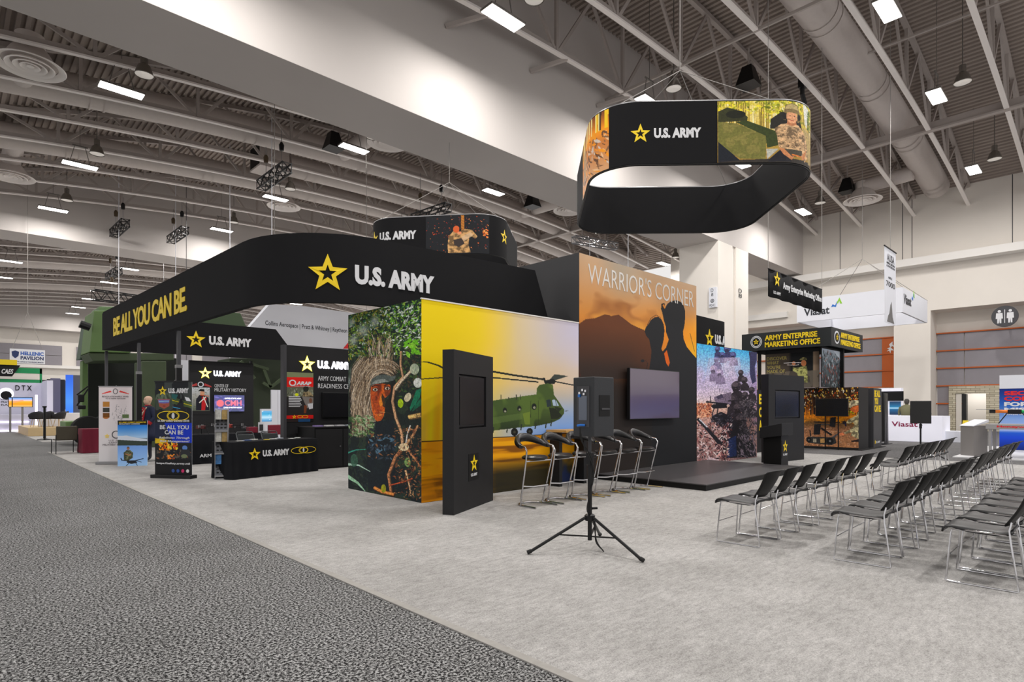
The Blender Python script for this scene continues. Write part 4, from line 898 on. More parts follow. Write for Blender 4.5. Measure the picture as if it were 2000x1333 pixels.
def pic_drone_poster():
    c = Canvas(150, 210, [(230, 823), (287, 823), (287, 911), (228, 911)], (180, 680, 4.937), 41)
    c.vgrad([(0, (30, 90, 170)), (0.15, (60, 130, 206)), (0.38, (170, 200, 230)), (0.4, (120, 140, 160)), (0.44, (60, 70, 70)), (0.53, (40, 46, 40)), (0.56, (120, 160, 220)), (1, (160, 196, 236))])
    c.poly([(238, 698), (527, 698), (527, 748), (238, 748)], (22, 22, 24)); c.poly([(238, 850), (330, 848), (420, 868), (527, 885), (527, 900), (238, 900)], (206, 214, 226)); c.poly([(238, 885), (527, 905), (527, 945), (238, 935)], (56, 66, 60))
    camo_fill(c, c.mask_poly([(300, 1085), (298, 1010), (325, 985), (360, 985), (388, 1010), (385, 1060), (340, 1090)]), (96, 100, 76), 3, 20); c.ell(342, 968, 14, 16, (150, 106, 80)); c.poly([(328, 962), (340, 950), (356, 962)], (60, 56, 46)); c.line([(310, 1020), (350, 1035), (370, 1020)], 9, (170, 120, 90))
    c.line([(275, 1080), (380, 1095), (490, 1070)], 8, (40, 44, 52)); c.poly([(330, 1085), (410, 1085), (430, 1110), (370, 1120), (325, 1105)], (36, 40, 46)); c.line([(400, 1090), (430, 1138)], 6, (40, 44, 52)); c.line([(350, 1110), (320, 1138)], 6, (40, 44, 52)); c.line([(270, 1060), (280, 1085)], 10, (30, 32, 40)); c.line([(420, 1090), (470, 1105)], 6, (40, 44, 52))
    return c
def pic_fifer():
    c = Canvas(110, 190, [(375, 757), (409.5, 757), (409, 803), (375, 803)], (180, 680, 4.937), 43)
    c.vgrad([(0, (200, 206, 214)), (.35, (170, 170, 166)), (1, (90, 96, 84))]); c.leaves(120, (965, 380, 1130, 600), [(120, 130, 110), (170, 170, 160), (70, 90, 60), (110, 106, 100)], 5, 14, .3, .8, (0, 20))
    c.poly([(1000, 600), (1000, 500), (1030, 455), (1070, 450), (1120, 480), (1125, 600)], (30, 30, 40)); c.poly([(1055, 470), (1100, 480), (1085, 600), (1050, 600)], (176, 34, 40)); c.ell(1060, 435, 22, 24, (200, 150, 120)); c.poly([(1025, 415), (1040, 395), (1080, 398), (1080, 420)], (24, 22, 24)); c.line([(1040, 455), (1125, 465)], 7, (180, 80, 40)); c.line([(1030, 530), (1095, 470)], 10, (220, 216, 206)); c.line([(1070, 470), (1110, 570)], 8, (226, 222, 214))
    return c
def pic_arap():
    c = Canvas(150, 300, [(559, 727), (611.5, 729), (611, 824), (558.5, 824)], (540, 690, 5.553), 47)
    c.a[:] = np.array((44, 42, 40)) / 255
    c.poly([(110, 195), (400, 205), (400, 265), (110, 262)], (120, 128, 96)); c.poly([(110, 262), (400, 265), (398, 368), (108, 368)], (206, 34, 28)); c.poly([(108, 368), (398, 368), (396, 470), (108, 470)], (96, 100, 84)); c.leaves(80, (110, 385, 395, 470), [(60, 66, 56), (150, 150, 130), (180, 186, 170)], 6, 20, .3, .8, (90, 15))
    camo_fill(c, c.mask_poly([(270, 480), (285, 430), (310, 415), (360, 420), (392, 460), (395, 480)]), (130, 116, 88), 3, 20); c.ell(315, 388, 30, 34, (38, 40, 36)); c.ell(215, 450, 20, 16, (206, 214, 40))
    c.poly([(108, 470), (396, 470), (394, 670), (104, 670)], (38, 36, 36)); c.poly([(270, 470), (396, 480), (396, 550), (330, 600), (300, 540)], (140, 134, 128), .8); c.ell(365, 515, 18, 26, (110, 76, 60)); c.poly([(330, 550), (390, 545), (390, 600), (350, 610)], (196, 196, 200)); c.poly([(295, 565), (325, 570), (315, 650), (290, 650)], (110, 60, 36))
    c.poly([(104, 672), (396, 672), (394, 710), (102, 708)], (190, 26, 24)); c.poly([(100, 708), (360, 712), (360, 748), (100, 742)], (30, 70, 110)); c.poly([(100, 708), (230, 710), (230, 745), (100, 742)], (40, 30, 30)); c.poly([(360, 710), (394, 710), (394, 748), (360, 748)], (14, 14, 16))
    return c
def pic_simple(stops, seed=1, W=60, H=60, spots=None, n=0):
    c = Canvas(W, H, None, seed=seed); c.h = None; c.vgrad(stops)
    if spots: c.leaves(n, (0, 0, 1, 1), spots, .03, .12, .5, .8)
    return c
# ================================================================== the main booth
def poly_path(pts, rad, closed=False, n=10):
    """rounded polyline through the corner points"""
    P = [Vector((x, y, 0)) for x, y in pts]; out = []; N = len(P)
    for i in range(N):
        if not closed and i in (0, N - 1): out.append(P[i]); continue
        a, b, c = P[i - 1], P[i], P[(i + 1) % N]; d1 = (a - b).normalized(); d2 = (c - b).normalized(); r = rad[i] if isinstance(rad, (list, tuple)) else rad
        ang = d1.angle(d2); t = r / math.tan(ang / 2); p1 = b + d1 * t; p2 = b + d2 * t; cen = b + (d1 + d2).normalized() * (r / math.sin(ang / 2))
        v1, v2 = p1 - cen, p2 - cen; w_ = v1.angle(v2)
        for k in range(n + 1):
            q = k / n; s_ = math.sin(w_); out.append(cen + v1 * (math.sin((1 - q) * w_) / s_) + v2 * (math.sin(q * w_) / s_))
    if closed: out.append(out[0].copy())
    return out
class PathFrame:
    def __init__(s, pts, z0=0.0, rot=None):
        # subdivide to short steps
        P = np.array([(p.x, p.y) for p in pts]); Q = [P[0]]
        for a, b in zip(P[:-1], P[1:]):
            k = max(1, int(np.hypot(*(b - a)) / 0.15))
            for i in range(1, k + 1): Q.append(a + (b - a) * i / k)
        s.P = np.array(Q); d = np.diff(s.P, axis=0); s.L = np.r_[0, np.cumsum(np.hypot(d[:, 0], d[:, 1]))]
        t = np.gradient(s.P, axis=0); t /= np.hypot(t[:, 0], t[:, 1])[:, None]
        if np.allclose(s.P[0], s.P[-1]): m_ = t[0] + t[-1]; t[0] = t[-1] = m_ / np.hypot(*m_)
        s.N = np.c_[t[:, 1], -t[:, 0]]; s.z0 = z0; s.len = s.L[-1]
    def vec(s, U, V, W):
        x = np.interp(U, s.L, s.P[:, 0]) + np.interp(U, s.L, s.N[:, 0]) * W; y = np.interp(U, s.L, s.P[:, 1]) + np.interp(U, s.L, s.N[:, 1]) * W
        return np.stack([x, y, V + s.z0 + 0 * x], -1)
    def __call__(s, u, v, w_=0.0): return Vector(s.vec(np.array(u), np.array(v), w_))
    def u_at_px(s, px, lo=0, hi=None):
        us = np.linspace(lo, hi if hi is not None else s.len, 600); p = s.vec(us, 0 * us, 0.0)
        d = p[:, 0] * ca + p[:, 1] * sa; r = p[:, 0] * sa - p[:, 1] * ca; x = 1000 + F_PX * r / d
        return us[np.argmin(np.abs(x - px) + (d < 0) * 1e6)]
def band(frm, ht, th, name, m, parent, cut=0.0, closed=False, u0=0.0, u1=None):
    b = MB(); u1 = frm.len if u1 is None else u1
    us = [u for u in frm.L if u0 < u < u1]; us = [u0] + us + [u1]; rows = []
    for u in us:
        rows.append([tuple(frm(u, 0, 0)), tuple(frm(u, ht, 0)), tuple(frm(u, ht, -th)), tuple(frm(u, 0, -th))])
    if cut:
        rows[-1][1] = tuple(frm(u1 - cut, ht, 0)); rows[-1][2] = tuple(frm(u1 - cut, ht, -th))
        keep = [r for r, u in zip(rows[:-1], us[:-1]) if u < u1 - cut - 0.02]; rows = keep + [[tuple(frm(u1 - cut, 0, 0)), tuple(frm(u1 - cut, ht, 0)), tuple(frm(u1 - cut, ht, -th)), tuple(frm(u1 - cut, 0, -th))], rows[-1]]
    b.grid(rows, closed=True)
    if not closed: b.add(rows[0], [(0, 1, 2, 3)]); b.add(rows[-1], [(3, 2, 1, 0)])
    return b.build(name, m, parent, smooth=True)

# helicopter / camouflage wall
t = thing('mural_wall', 'tall booth wall printed with a helicopter at sunset and a hidden soldier on its end', 'display wall', (0, 0, 0))
b = MB(); b.box(5.16, 8.84, 7.30, 7.45, 0.006, 3.09); b.box(5.16, 5.31, 7.45, 9.53, 0.006, 3.09); b.build('wall_core', M_BLACK, t)
printed(pic_heli(), 'helicopter_graphic', plane((5.15, 7.30, 0.01), XP), 3.69, 3.08, t, 0.006)
printed(pic_camo(), 'soldier_graphic', plane((5.16, 9.53, 0.01), YM), 2.23, 3.08, t, 0.006)
MB().box(5.14, 8.84, 7.28, 7.31, 3.08, 3.10).build('edge_trim', M_LEDGE, t)
# tall sunset wall
t = thing('sunset_wall', "tall booth wall with a sunset picture and the words WARRIOR'S CORNER", 'display wall')
MB().box(8.86, 13.40, 7.30, 9.70, 0.006, 4.46).build('wall_core', mat('side_panel_grey', (52, 52, 54), 0.6), t)
printed(pic_warrior(), 'sunset_graphic', plane((8.86, 7.30, 0.006), XP), 4.54, 4.45, t, 0.006)
fr = plane((8.86, 7.30, 0), XP, (0, 0, 1))
x0, z0 = on_y(7.3, 1148, 553); x1, z1 = on_y(7.3, 1354, 600)
lettering("WARRIOR'S CORNER", fr, x0 - 8.86, z0 - 0.0, x1 - x0, 0.40, mat('pale_print', (232, 228, 222), 0.5), t, 'wall_lettering', bold=-0.008, depth=0.004, off=0.008)
# wall television
x0, z0 = on_y(7.2, 1226, 820); x1, z1 = on_y(7.2, 1323, 716)
t = thing('wall_television', 'large switched-off television with a purple sheen on the sunset wall', 'television', (x0, 7.2, z0))
W_, H_ = x1 - x0, 1.09
MB().box(0, W_, -0.05, 0.02, 0, H_).build('television_body', M_BEZEL, t, bevel=0.004)
MB().box(0.012, W_ - 0.012, -0.056, -0.05, 0.015, H_ - 0.012).build('screen', mat('purple_screen', (96, 80, 100), 0.16, spec=0.9, coat=0.4), t)
MB().box(W_ * .35, W_ * .65, 0.02, 0.09, H_ * .3, H_ * .7).build('wall_bracket', M_POLE, t)
# right mural wall
t = thing('mural_wall', 'booth wall printed with soldiers in smoke, right of the sunset wall', 'display wall')
MB().box(13.42, 16.9, 7.30, 7.42, 0.006, 3.05).build('wall_core', M_BLACK, t)
printed(pic_ranger(), 'smoke_graphic', plane((13.42, 7.30, 0.01), XP), 3.48, 3.03, t, 0.006)
# stage
t = thing('stage', 'low black stage platform in front of the sunset wall', 'stage')
MB().box(9.42, 13.9, 4.95, 7.28, 0.006, 0.10).build('riser', M_DBLACK, t)
MB().box(9.40, 13.92, 4.93, 7.28, 0.10, 0.118).build('deck', mat('stage_deck', (66, 64, 66), 0.4, noise=0.25, nscale=5, stretch=(0.15, 3, 1)), t, bevel=0.003)
# curved header
HT, HZ = 1.08, 3.09
pp = poly_path([(3.24, 20.2), (3.56, 8.42), (9.0, 8.02)], [0, 1.75, 0])
hf = PathFrame(pp, HZ)
t = thing('curved_header', 'long curved black header reading BE ALL YOU CAN BE. and U.S. ARMY', 'booth header')
band(hf, HT, 0.10, 'header_band', M_FABRIC, t, cut=0.42, u1=min(hf.u_at_px(1090, hf.len * .6), hf.len - 0.16))
army_logo(hf, hf.u_at_px(603, 6), 0.31, hf.u_at_px(848, 6) - hf.u_at_px(603, 6), t, depth=0.015)
ua, ub = hf.u_at_px(222), hf.u_at_px(366)
lettering('BE ALL YOU CAN BE.', hf, ua, 0.27, ub - ua, 0.50, M_YEL, t, 'slogan_lettering', bold=0.028, depth=0.012, spacing=0.9)
# back run of the header
bf = plane((3.24, 20.2, HZ), XP)
poly = [(0.0, 0), (5.35, 0.0), (5.35, 0.55), (4.95, 1.05), (0.0, 1.05)]
MB().prism(poly, bf, 0.0).build('inner', M_FABRIC, None) if False else None
b = MB(); b.prism(poly, lambda u, v, w_: bf(u, v, w_ - 0.10), 0.10); b.build('back_run', M_FABRIC, t)
xa = on_y(20.2, 364, 690)[0]; xb = on_y(20.2, 491, 690)[0]
army_logo(bf, xa - 3.24, 0.36, xb - xa, t, off=0.003, depth=0.012)
# posts
for i, (px, X) in enumerate(((203, 3.32), (266, 3.50), (343, 3.56))):
    Y = X * math.tan(math.radians(46) - math.atan((px - 1000) / F_PX)); h0 = (1.95, 2.35, 2.35)[i]
    p = thing('header_post', 'telescoping post holding the curved header, %s' % ('at its far left end', 'between the tall white rollup and the mannequin', 'nearest, behind the safety banner')[i], 'post', (X + 0.06, Y, 0.006), 0, 'header posts')
    MB().box(-.055, .055, -.055, .055, 0.012, h0).build('lower_tube', M_POLE, p, bevel=0.006)
    MB().box(-.035, .035, -.035, .035, h0, HZ).build('upper_tube', M_GREY, p); MB().box(-.15, .15, -.15, .15, 0, 0.012).build('foot_plate', M_POLE, p); MB().box(-.06, .06, -.06, .06, h0 - 0.06, h0 + 0.01).build('clamp_collar', M_STEEL, p)
Y = 21.0; X = on_y(Y, 490, 800)[0]
p = thing('header_post', 'slim black post right of the military history wall', 'post', (X, Y, 0.006), 0, 'header posts')
MB().box(-.06, .06, -.06, .06, 0.012, 2.5).build('lower_tube', M_POLE, p); MB().box(-.035, .035, -.035, .035, 2.5, 3.05).build('upper_tube', M_GREY, p); MB().box(-.15, .15, -.15, .15, 0, 0.012).build('foot_plate', M_POLE, p)
# second curved header on the far side of the sunset wall
pp = poly_path([(13.42, 8.57), (18.2, 8.75), (18.3, 12.0)], [0, 0.5, 0]); h2 = PathFrame(pp, HZ)
t = thing('curved_header', 'black header with a star, peeking out right of the sunset wall', 'booth header')
band(h2, HT, 0.10, 'header_band', M_FABRIC, t)
army_logo(h2, h2.u_at_px(1377), 0.33, 2.0, t, depth=0.012)
# hanging rings
def hanging_ring(cen, rot, size, label, rims, ht=1.22, z0=6.23, tilt=0):
    r = size / 2; c_, s_ = math.cos(rot), math.sin(rot)
    def W_(x, y): return (cen[0] + x * c_ - y * s_, cen[1] + x * s_ + y * c_)
    cor = [W_(-r, r), W_(-r, -r), W_(r, -r), W_(r, r)]           # far left, near left, near right, far right
    st = W_(0, r)
    pth = poly_path([cor[0], cor[1], cor[2], cor[3]], 0.95, closed=True, n=12)
    f = PathFrame(pth, z0); t = thing('hanging_ring_sign', label, 'hanging sign')
    band(f, ht, 0.05, 'ring_band', M_FABRIC, t, closed=True)
    b = MB(); b.tube([tuple(f(u, ht + 0.012, -0.025)) for u in f.L], 0.022, 6, caps=False); b.build('top_rim', M_STEEL, t, smooth=True)
    b = MB(); b.tube([tuple(f(u, -0.012, -0.025)) for u in f.L], 0.022, 6, caps=False); b.build('bottom_rim', M_DBLACK, t, smooth=True)
    # bridle cables to a point above
    apex = Vector((cen[0], cen[1], z0 + ht + 1.9))
    b = MB()
    for q in (0.0, 0.25, 0.5, 0.75): b.tube([tuple(f(f.len * q + f.len * .06, ht, -0.025)), tuple(apex)], 0.008, 5)
    b.build('bridle_cables', M_WIRE, t); b = MB().tube([tuple(apex), (apex.x, apex.y, z_low(apex.x))], 0.01, 5); b.build('drop_cable', M_WIRE, t)
    return f, t
def cam2w(r, d): return (r * sa + d * ca, -r * ca + d * sa)
def ring_at(NL, NR, FL, FR, label):
    P = [np.array(cam2w(*q)) for q in (NL, NR, FL, FR)]; cen = sum(P) / 4; xd = (P[1] - P[0]) + (P[3] - P[2]); rot = math.atan2(xd[1], xd[0]); size = np.hypot(*xd) / 2
    return hanging_ring(cen, rot, size, label, None)
f1, r1 = ring_at((1.45, 11.55), (5.95, 11.45), (1.85, 16.1), (6.5, 15.95), 'nearest and largest hanging ring sign, black with a soldier in a vehicle hatch')
# front runs from near-left corner to near-right corner along the path
def span(f, pa, pb):
    us = np.linspace(0, f.len, 900); p = f.vec(us, 0 * us, 0.0); n_ = np.stack([np.interp(us, f.L, f.N[:, 0]), np.interp(us, f.L, f.N[:, 1])], -1)
    d = p[:, 0] * ca + p[:, 1] * sa; x = 1000 + F_PX * (p[:, 0] * sa - p[:, 1] * ca) / d; face = (p[:, 0] * n_[:, 0] + p[:, 1] * n_[:, 1]) < 0
    res = []
    for px in (pa, pb): k = np.argmin(np.abs(x - px) + (~face) * 1e5); res.append(us[k])
    return res
ua, ub = span(f1, 1401, 1581); 
fp = lambda u0: type('F', (), {'__call__': lambda s_, u, v, w_=0.0: f1(u + u0, v, w_), 'vec': lambda s_, U, V, W: f1.vec(U + u0, V, W)})()
printed(pic_tanker([(1401, 205), (1588, 206), (1588, 331), (1401, 329)]), 'hatch_soldier_print', fp(ua), ub - ua + 0.05, 1.2, r1, 0.006)
ua, ub = span(f1, 1231, 1370); army_logo(f1, ua, 0.50, ub - ua, r1, depth=0.004)
ua, ub = span(f1, 1150, 1190); ua = ub - 1.9
printed(pic_forest_strip(), 'forest_print', fp(ua), ub - ua, 1.2, r1, 0.006)
f2, r2 = ring_at((-4.72, 18.6), (-0.28, 18.0), (-4.1, 23.2), (0.3, 22.6), 'hanging ring sign farther back with a soldier climbing a rope')
ua, ub = span(f2, 832, 955)
fp2 = lambda u0: type('F', (), {'__call__': lambda s_, u, v, w_=0.0: f2(u + u0, v, w_), 'vec': lambda s_, U, V, W: f2.vec(U + u0, V, W)})()
printed(pic_rope([(832, 421), (955, 420), (955, 500), (832, 500)]), 'rope_climber_print', fp2(ua), ub - ua, 1.2, r2, 0.006)
ua, ub = span(f2, 726, 813); army_logo(f2, ua, 0.52, ub - ua, r2, depth=0.004)
us_, ue_ = span(f2, 965, 972); star(f2, us_ + 0.5, 0.66, 0.24, M_YEL, r2)
printed(pic_forest_strip(), 'forest_print', fp2(max(0.0, span(f2, 712, 713)[0] - 1.5)), 1.3, 1.2, r2, 0.006)
# drop cables of the header
for n, (px, y0, zt, zb, lab) in enumerate(((232, 448, 12.6, 3.0, 'thin pale cable dropping from the leftmost box truss behind the header'), (343, 462, 12.6, 3.0, 'thin pale cable dropping from the second box truss behind the header'),
        (364, 450, 12.6, 4.0, 'thin dark cable just right of the second box truss'), (449, 430, 12.6, 4.0, 'thin cable below the round bell lamp above the header'), (531, 350, 12.6, 4.0, 'thin pale cable dropping from the box truss between the ducts'),
        (1152, 470, 11.8, 4.0, 'thin pale cable under the bright truss behind the sunset wall'), (1227, 460, 13.0, 4.0, 'thin pale cable above the middle of the sunset wall'))):
    x_, y_ = at_h(px, y0, zt)
    tag(MB().tube([(x_, y_, zb), (x_, y_, z_top(x_) + 0.12 if n != 5 else zt)], 0.02, 5).build('suspension_cable', M_SIGNW if n != 2 else M_GREY), lab, 'cable', 'suspension cables')
# black monolith kiosk
def kiosk(name, label, A, B, th, ht, tv, inset, logo=True):
    A, B = Vector((*A, 0)), Vector((*B, 0)); xd = (B - A).normalized(); Wd = (B - A).length
    t = thing(name, label, 'display kiosk', (A.x, A.y, 0.006), math.atan2(xd.y, xd.x))
    l, r_, b0, b1 = tv
    m = MB()
    m.box(0, l, 0, th, 0, ht); m.box(r_, Wd, 0, th, 0, ht); m.box(l, r_, 0, th, 0, b0); m.box(l, r_, 0, th, b1, ht); m.box(l, r_, 0.07, th, b0, b1)
    m.build('kiosk_body', M_BLACK, t)
    tv_ = MB().box(l + 0.03, r_ - 0.03, 0.02, 0.07, b0 + 0.02, b1 - 0.02).build('inset_monitor', M_BEZEL, t, bevel=0.004)
    MB().box(l + 0.05, r_ - 0.05, 0.013, 0.02, b0 + 0.05, b1 - 0.04).build('screen', M_SCREEN, tv_)
    return t, Wd
K1, Wd = kiosk('display_kiosk', 'tall black kiosk with an inset monitor in front of the helicopter wall', (4.88, 6.17), (6.10, 6.74), 0.17, 2.22, (0.16, 1.08, 1.15, 1.90), 0.05)
fr = plane((0, 0, 0), XP)
b = MB().box(0.46, 0.80, -0.006, 0, 0.40, 0.78); b.build('logo_plate', M_DBLACK, K1)
army_stack(lambda u, v, w_=0.0: fr(u, v, w_ + 0.006), 0.63, 0.46, 0.21, K1)
A = gp(1487, 903); B = gp(1579, 900); A = (15.3, 6.3); B = (17.05, 6.05)
K2, Wd2 = kiosk('display_kiosk', 'tall black kiosk with an inset monitor behind the lectern', A, B, 0.2, 2.3, (0.3, 1.55, 1.15, 1.9), 0.05)
# bar stools along the helicopter wall
def make_stool():
    t = thing('bar_stool', '', 'bar stool', (0, 0, 0), 0, 'chrome bar stools')
    # seat faces -Y (towards the viewer side of the counter the sitter looks at +Y)
    rows = []
    for r, z in ((0.0, 0.735), (0.17, 0.735), (0.205, 0.712), (0.195, 0.685), (0.0, 0.675)): rows.append([(r * math.cos(a) * 1.0, r * 0.9 * math.sin(a), z) for a in np.linspace(0, 2 * math.pi, 24, endpoint=False)])
    MB().grid(rows, closed=True).build('seat', mat('black_leather', (20, 20, 22), 0.32, spec=0.6), t, smooth=True)
    b = MB(); rows = []
    for k in range(25):
        a = math.radians(180 + 180 * k / 24); R = 0.27; cx, cy = R * math.cos(a), R * 0.9 * math.sin(a) - 0.0
        lift = 0.24 * (-math.sin(a)) ** 1.3 if math.sin(a) < 0 else 0.0; ring = []
        for j in range(10):
            q = 2 * math.pi * j / 10; rr = 0.045; hh = 0.032 + 0.035 * max(0.0, -math.sin(a))
            ring.append((cx + rr * math.cos(q) * math.cos(a), cy + rr * math.cos(q) * math.sin(a), 0.875 + lift * .5 + hh * math.sin(q)))
        rows.append(ring)
    b.grid(rows, closed=True); b.add(rows[0], [tuple(range(10))]); b.add(rows[-1], [tuple(range(10))]); b.build('backrest', MATS['black_leather'], t, smooth=True)
    for s in (-1, 1):
        MB().tube([(s * 0.27, -0.02, 0.89), (s * 0.275, 0.08, 0.875), (s * 0.275, 0.12, 0.82), (s * 0.26, 0.09, 0.68), (s * 0.24, 0.0, 0.30), (s * 0.225, -0.06, 0.05), (s * 0.22, -0.07, 0.02)], 0.0125, 8).build('upright', M_CHROME, t, smooth=True)
    MB().tube([(0.22 * math.cos(a) , 0.24 * math.sin(a) - 0.0, 0.014) for a in np.linspace(math.radians(0), math.radians(-180), 17)] + [(-0.22, 0.25, 0.014)], 0.0125, 8).build('floor_ring', M_CHROME, t, smooth=True)
    MB().tube([(0.22, 0.0, 0.014), (0.22, 0.25, 0.014)], 0.0125, 8).build('floor_runner', M_CHROME, t, smooth=True)
    MB().tube([(-0.24, 0.0, 0.30), (-0.15, 0.12, 0.30), (0.15, 0.12, 0.30), (0.24, 0.0, 0.30)], 0.011, 8).build('footrest', M_CHROME, t, smooth=True)
    MB().tube([(-0.258, 0.08, 0.665), (0.258, 0.08, 0.665)], 0.011, 8).build('seat_bar', M_CHROME, t, smooth=True)
    return t
st0 = make_stool()
for i, x in enumerate((6.24, 6.80, 7.36, 7.92, 8.48, 9.02)):
    lab = 'black and chrome bar stool, %s from the kiosk' % ORD[i]
    if i == 0: st0.location = (x, 5.98, 0.006); st0.rotation_euler = (0, 0, math.radians(178)); st0['label'] = lab
    else: dup(st0, (x, 5.98 - 0.01 * i, 0.006), math.radians(180 + (-2, 2, -3, 2, -2, 3)[i]), lab)
t = thing('bar_counter', 'narrow wooden counter top behind the bar stools', 'counter')
MB().box(7.9, 8.85, 6.80, 7.28, 1.00, 1.04).build('counter_top', mat('pale_wood', (206, 160, 90), 0.5, noise=0.12, nscale=8, stretch=(0.3, 6, 6)), t)
for x in (8.0, 8.7): MB().box(x, x + 0.08, 7.05, 7.28, 0.006, 1.00).build('counter_leg', M_BLACK, t)
# ================================================================== loudspeakers, lectern, chairs
def make_speaker(label, loc, rz, w=0.30, d=0.28, h=0.59, back=True):
    """local +X is the front; the back is -X, sides are +-Y"""
    t = thing('loudspeaker', label, 'loudspeaker', loc, rz, 'loudspeakers on tripods')
    b = MB(); P = [(-w / 2, -d / 2 * 0.8), (w / 2, -d / 2), (w / 2, d / 2), (-w / 2, d / 2 * 0.8)]
    P = [(-w / 2, -d / 2), (w / 2, -d / 2), (w / 2, d / 2), (-w / 2, d / 2)]
    b.add([(x, y, 0) for x, y in P] + [(x, y, h) for x, y in P], [(3, 2, 1, 0), (4, 5, 6, 7), (0, 1, 5, 4), (1, 2, 6, 5), (2, 3, 7, 6), (3, 0, 4, 7)])
    b.build('cabinet', mat('speaker_shell', (44, 46, 50), 0.55, noise=0.25, nscale=220, bump=0.3), t, bevel=0.008)
    MB().box(w / 2, w / 2 + 0.012, -d / 2 + 0.012, d / 2 - 0.012, 0.015, h - 0.015).build('grille', mat('speaker_grille', (16, 16, 17), 0.5, noise=0.4, nscale=300), t, bevel=0.004)
    for s in (-1, 1):
        y = s * d / 2
        MB().box(-0.075, 0.085, min(y, y + s * 0.004), max(y, y + s * 0.004), 0.20, 0.41).build('handle_recess', M_DBLACK, t)
        MB().box(-0.045, 0.075, min(y, y + s * 0.012), max(y, y + s * 0.012), 0.262, 0.282).build('handle', M_GREY, t, bevel=0.004)
    pl = MB().box(-w / 2 - 0.006, -w / 2, -0.085, 0.085, 0.09, 0.50).build('rear_panel', MATS['charcoal_grey'], t)
    if back:
        MB().box(-w / 2 - 0.010, -w / 2 - 0.006, -0.055, 0.055, 0.16, 0.40).build('cooling_plate', mat('anodised_plate', (110, 116, 128), 0.3, metal=0.7), pl)
        for y, z in ((-0.04, 0.45), (0.0, 0.46), (0.04, 0.43), (-0.02, 0.42)): MB().box(-w / 2 - 0.018, -w / 2 - 0.006, y - 0.012, y + 0.012, z - 0.01, z + 0.012).build('connector', MATS['chrome'], pl)
        MB().box(-w / 2 - 0.022, -w / 2 - 0.006, 0.03, 0.055, 0.39, 0.42).build('blue_connector', mat('blue_plastic', (30, 110, 200), 0.4), pl)
        MB().tube([(-w / 2 - 0.01, -0.03, 0.11), (-w / 2 - 0.04, 0.0, 0.112), (-w / 2 - 0.06, 0.03, 0.105)], 0.011, 8).build('power_plug', MATS['blue_plastic'], pl)
        MB().lathe([(0.03, 0), (0.03, 0.003)], 20).build('badge', M_STEEL, None) if False else None
    return t
def make_stand(label, cx, cy, feet, zt, hub=0.33):
    t = thing('speaker_stand', label, 'tripod stand', (cx, cy, 0.006), 0, 'tripod speaker stands')
    MB().tube([(0, 0, 0.10), (0, 0, 0.95)], 0.022, 14).build('lower_pole', M_POLE, t, smooth=True)
    MB().tube([(0, 0, 0.9), (0, 0, zt)], 0.017, 12).build('upper_pole', M_GREY, t, smooth=True)
    MB().lathe([(0, -0.03), (0.05, -0.03), (0.055, 0.02), (0.035, 0.035), (0, 0.035)], 16, (0, 0, hub)).build('leg_collar', M_POLE, t, smooth=True)
    MB().box(-.03, .03, -.03, .03, 0.86, 0.99).build('height_collar', M_POLE, t, bevel=0.008)
    MB().tube([(0.03, 0, 0.95), (0.075, -0.02, 0.95)], 0.014, 8).build('clamp_knob', M_POLE, t)
    MB().tube([(0.02, -0.01, hub + 0.09), (0.07, -0.04, hub + 0.09)], 0.013, 8).build('collar_knob', M_POLE, t)
    for fx, fy in feet:
        dx, dy = fx - cx, fy - cy; L = math.hypot(dx, dy); ux, uy = dx / L, dy / L
        lg = MB().tube([(ux * 0.05, uy * 0.05, hub), (dx * 0.97, dy * 0.97, 0.022)], 0.0155, 10).build('leg', M_POLE, t, smooth=True)
        MB().tube([(dx * 0.94, dy * 0.94, 0.032), (dx, dy, 0.02)], 0.021, 10).build('rubber_foot', M_RUBBER, lg, smooth=True)
        q = 0.5; MB().bar((ux * 0.02, uy * 0.02, 0.14), (dx * q, dy * q, hub * (1 - q) + 0.01), 0.022, 0.012).build('brace', M_POLE, t)
    return t
cx, cy = gp(1152, 1076)
sp_z = EYE - (853 - 796) / F_PX * (cx * ca + cy * sa)
third = gp(1172, 1049)
make_stand('black tripod stand holding the speaker in the foreground', cx, cy, [gp(1030, 1085), gp(1257, 1101), third], sp_z)
make_speaker('black loudspeaker seen from behind on the foreground tripod', (cx + 0.035, cy - 0.02, sp_z + 0.006), math.radians(-4))
pts = [(cx - 0.22, cy - 0.05, sp_z + 0.10), (cx - 0.2, cy - 0.06, sp_z - 0.02), (cx - 0.12, cy - 0.05, sp_z - 0.14), (cx - 0.02, cy - 0.04, sp_z - 0.26), (cx + 0.02, cy - 0.035, sp_z - 0.4), (cx - 0.035, cy - 0.02, 0.55), (cx - 0.04, cy, 0.4), (cx + 0.03, cy - 0.04, 0.3), (cx + 0.02, cy - 0.06, 0.1), (cx + 0.06, cy - 0.12, 0.014)]
def smooth_pts(P, n=5):
    P = [Vector(p) for p in P]; out = []
    for i in range(len(P) - 1):
        a, b, c, d = P[max(i - 1, 0)], P[i], P[i + 1], P[min(i + 2, len(P) - 1)]
        for k in range(n):
            t = k / n; out.append(0.5 * ((2 * b) + (c - a) * t + (2 * a - 5 * b + 4 * c - d) * t * t + (3 * b - a - 3 * c + d) * t ** 3))
    return out + [P[-1]]
tag(MB().tube(smooth_pts(pts), 0.006, 6).build('power_cable', M_RUBBER, smooth=True), 'black power cable winding down the foreground speaker stand', 'cable', 'speaker cables')
pts2 = [(x + 0.03, y + 0.02 + 0.02 * math.sin(i * 2), z) for i, (x, y, z) in enumerate(pts)]; pts2[-1] = (cx + 0.02, cy - 0.16, 0.014)
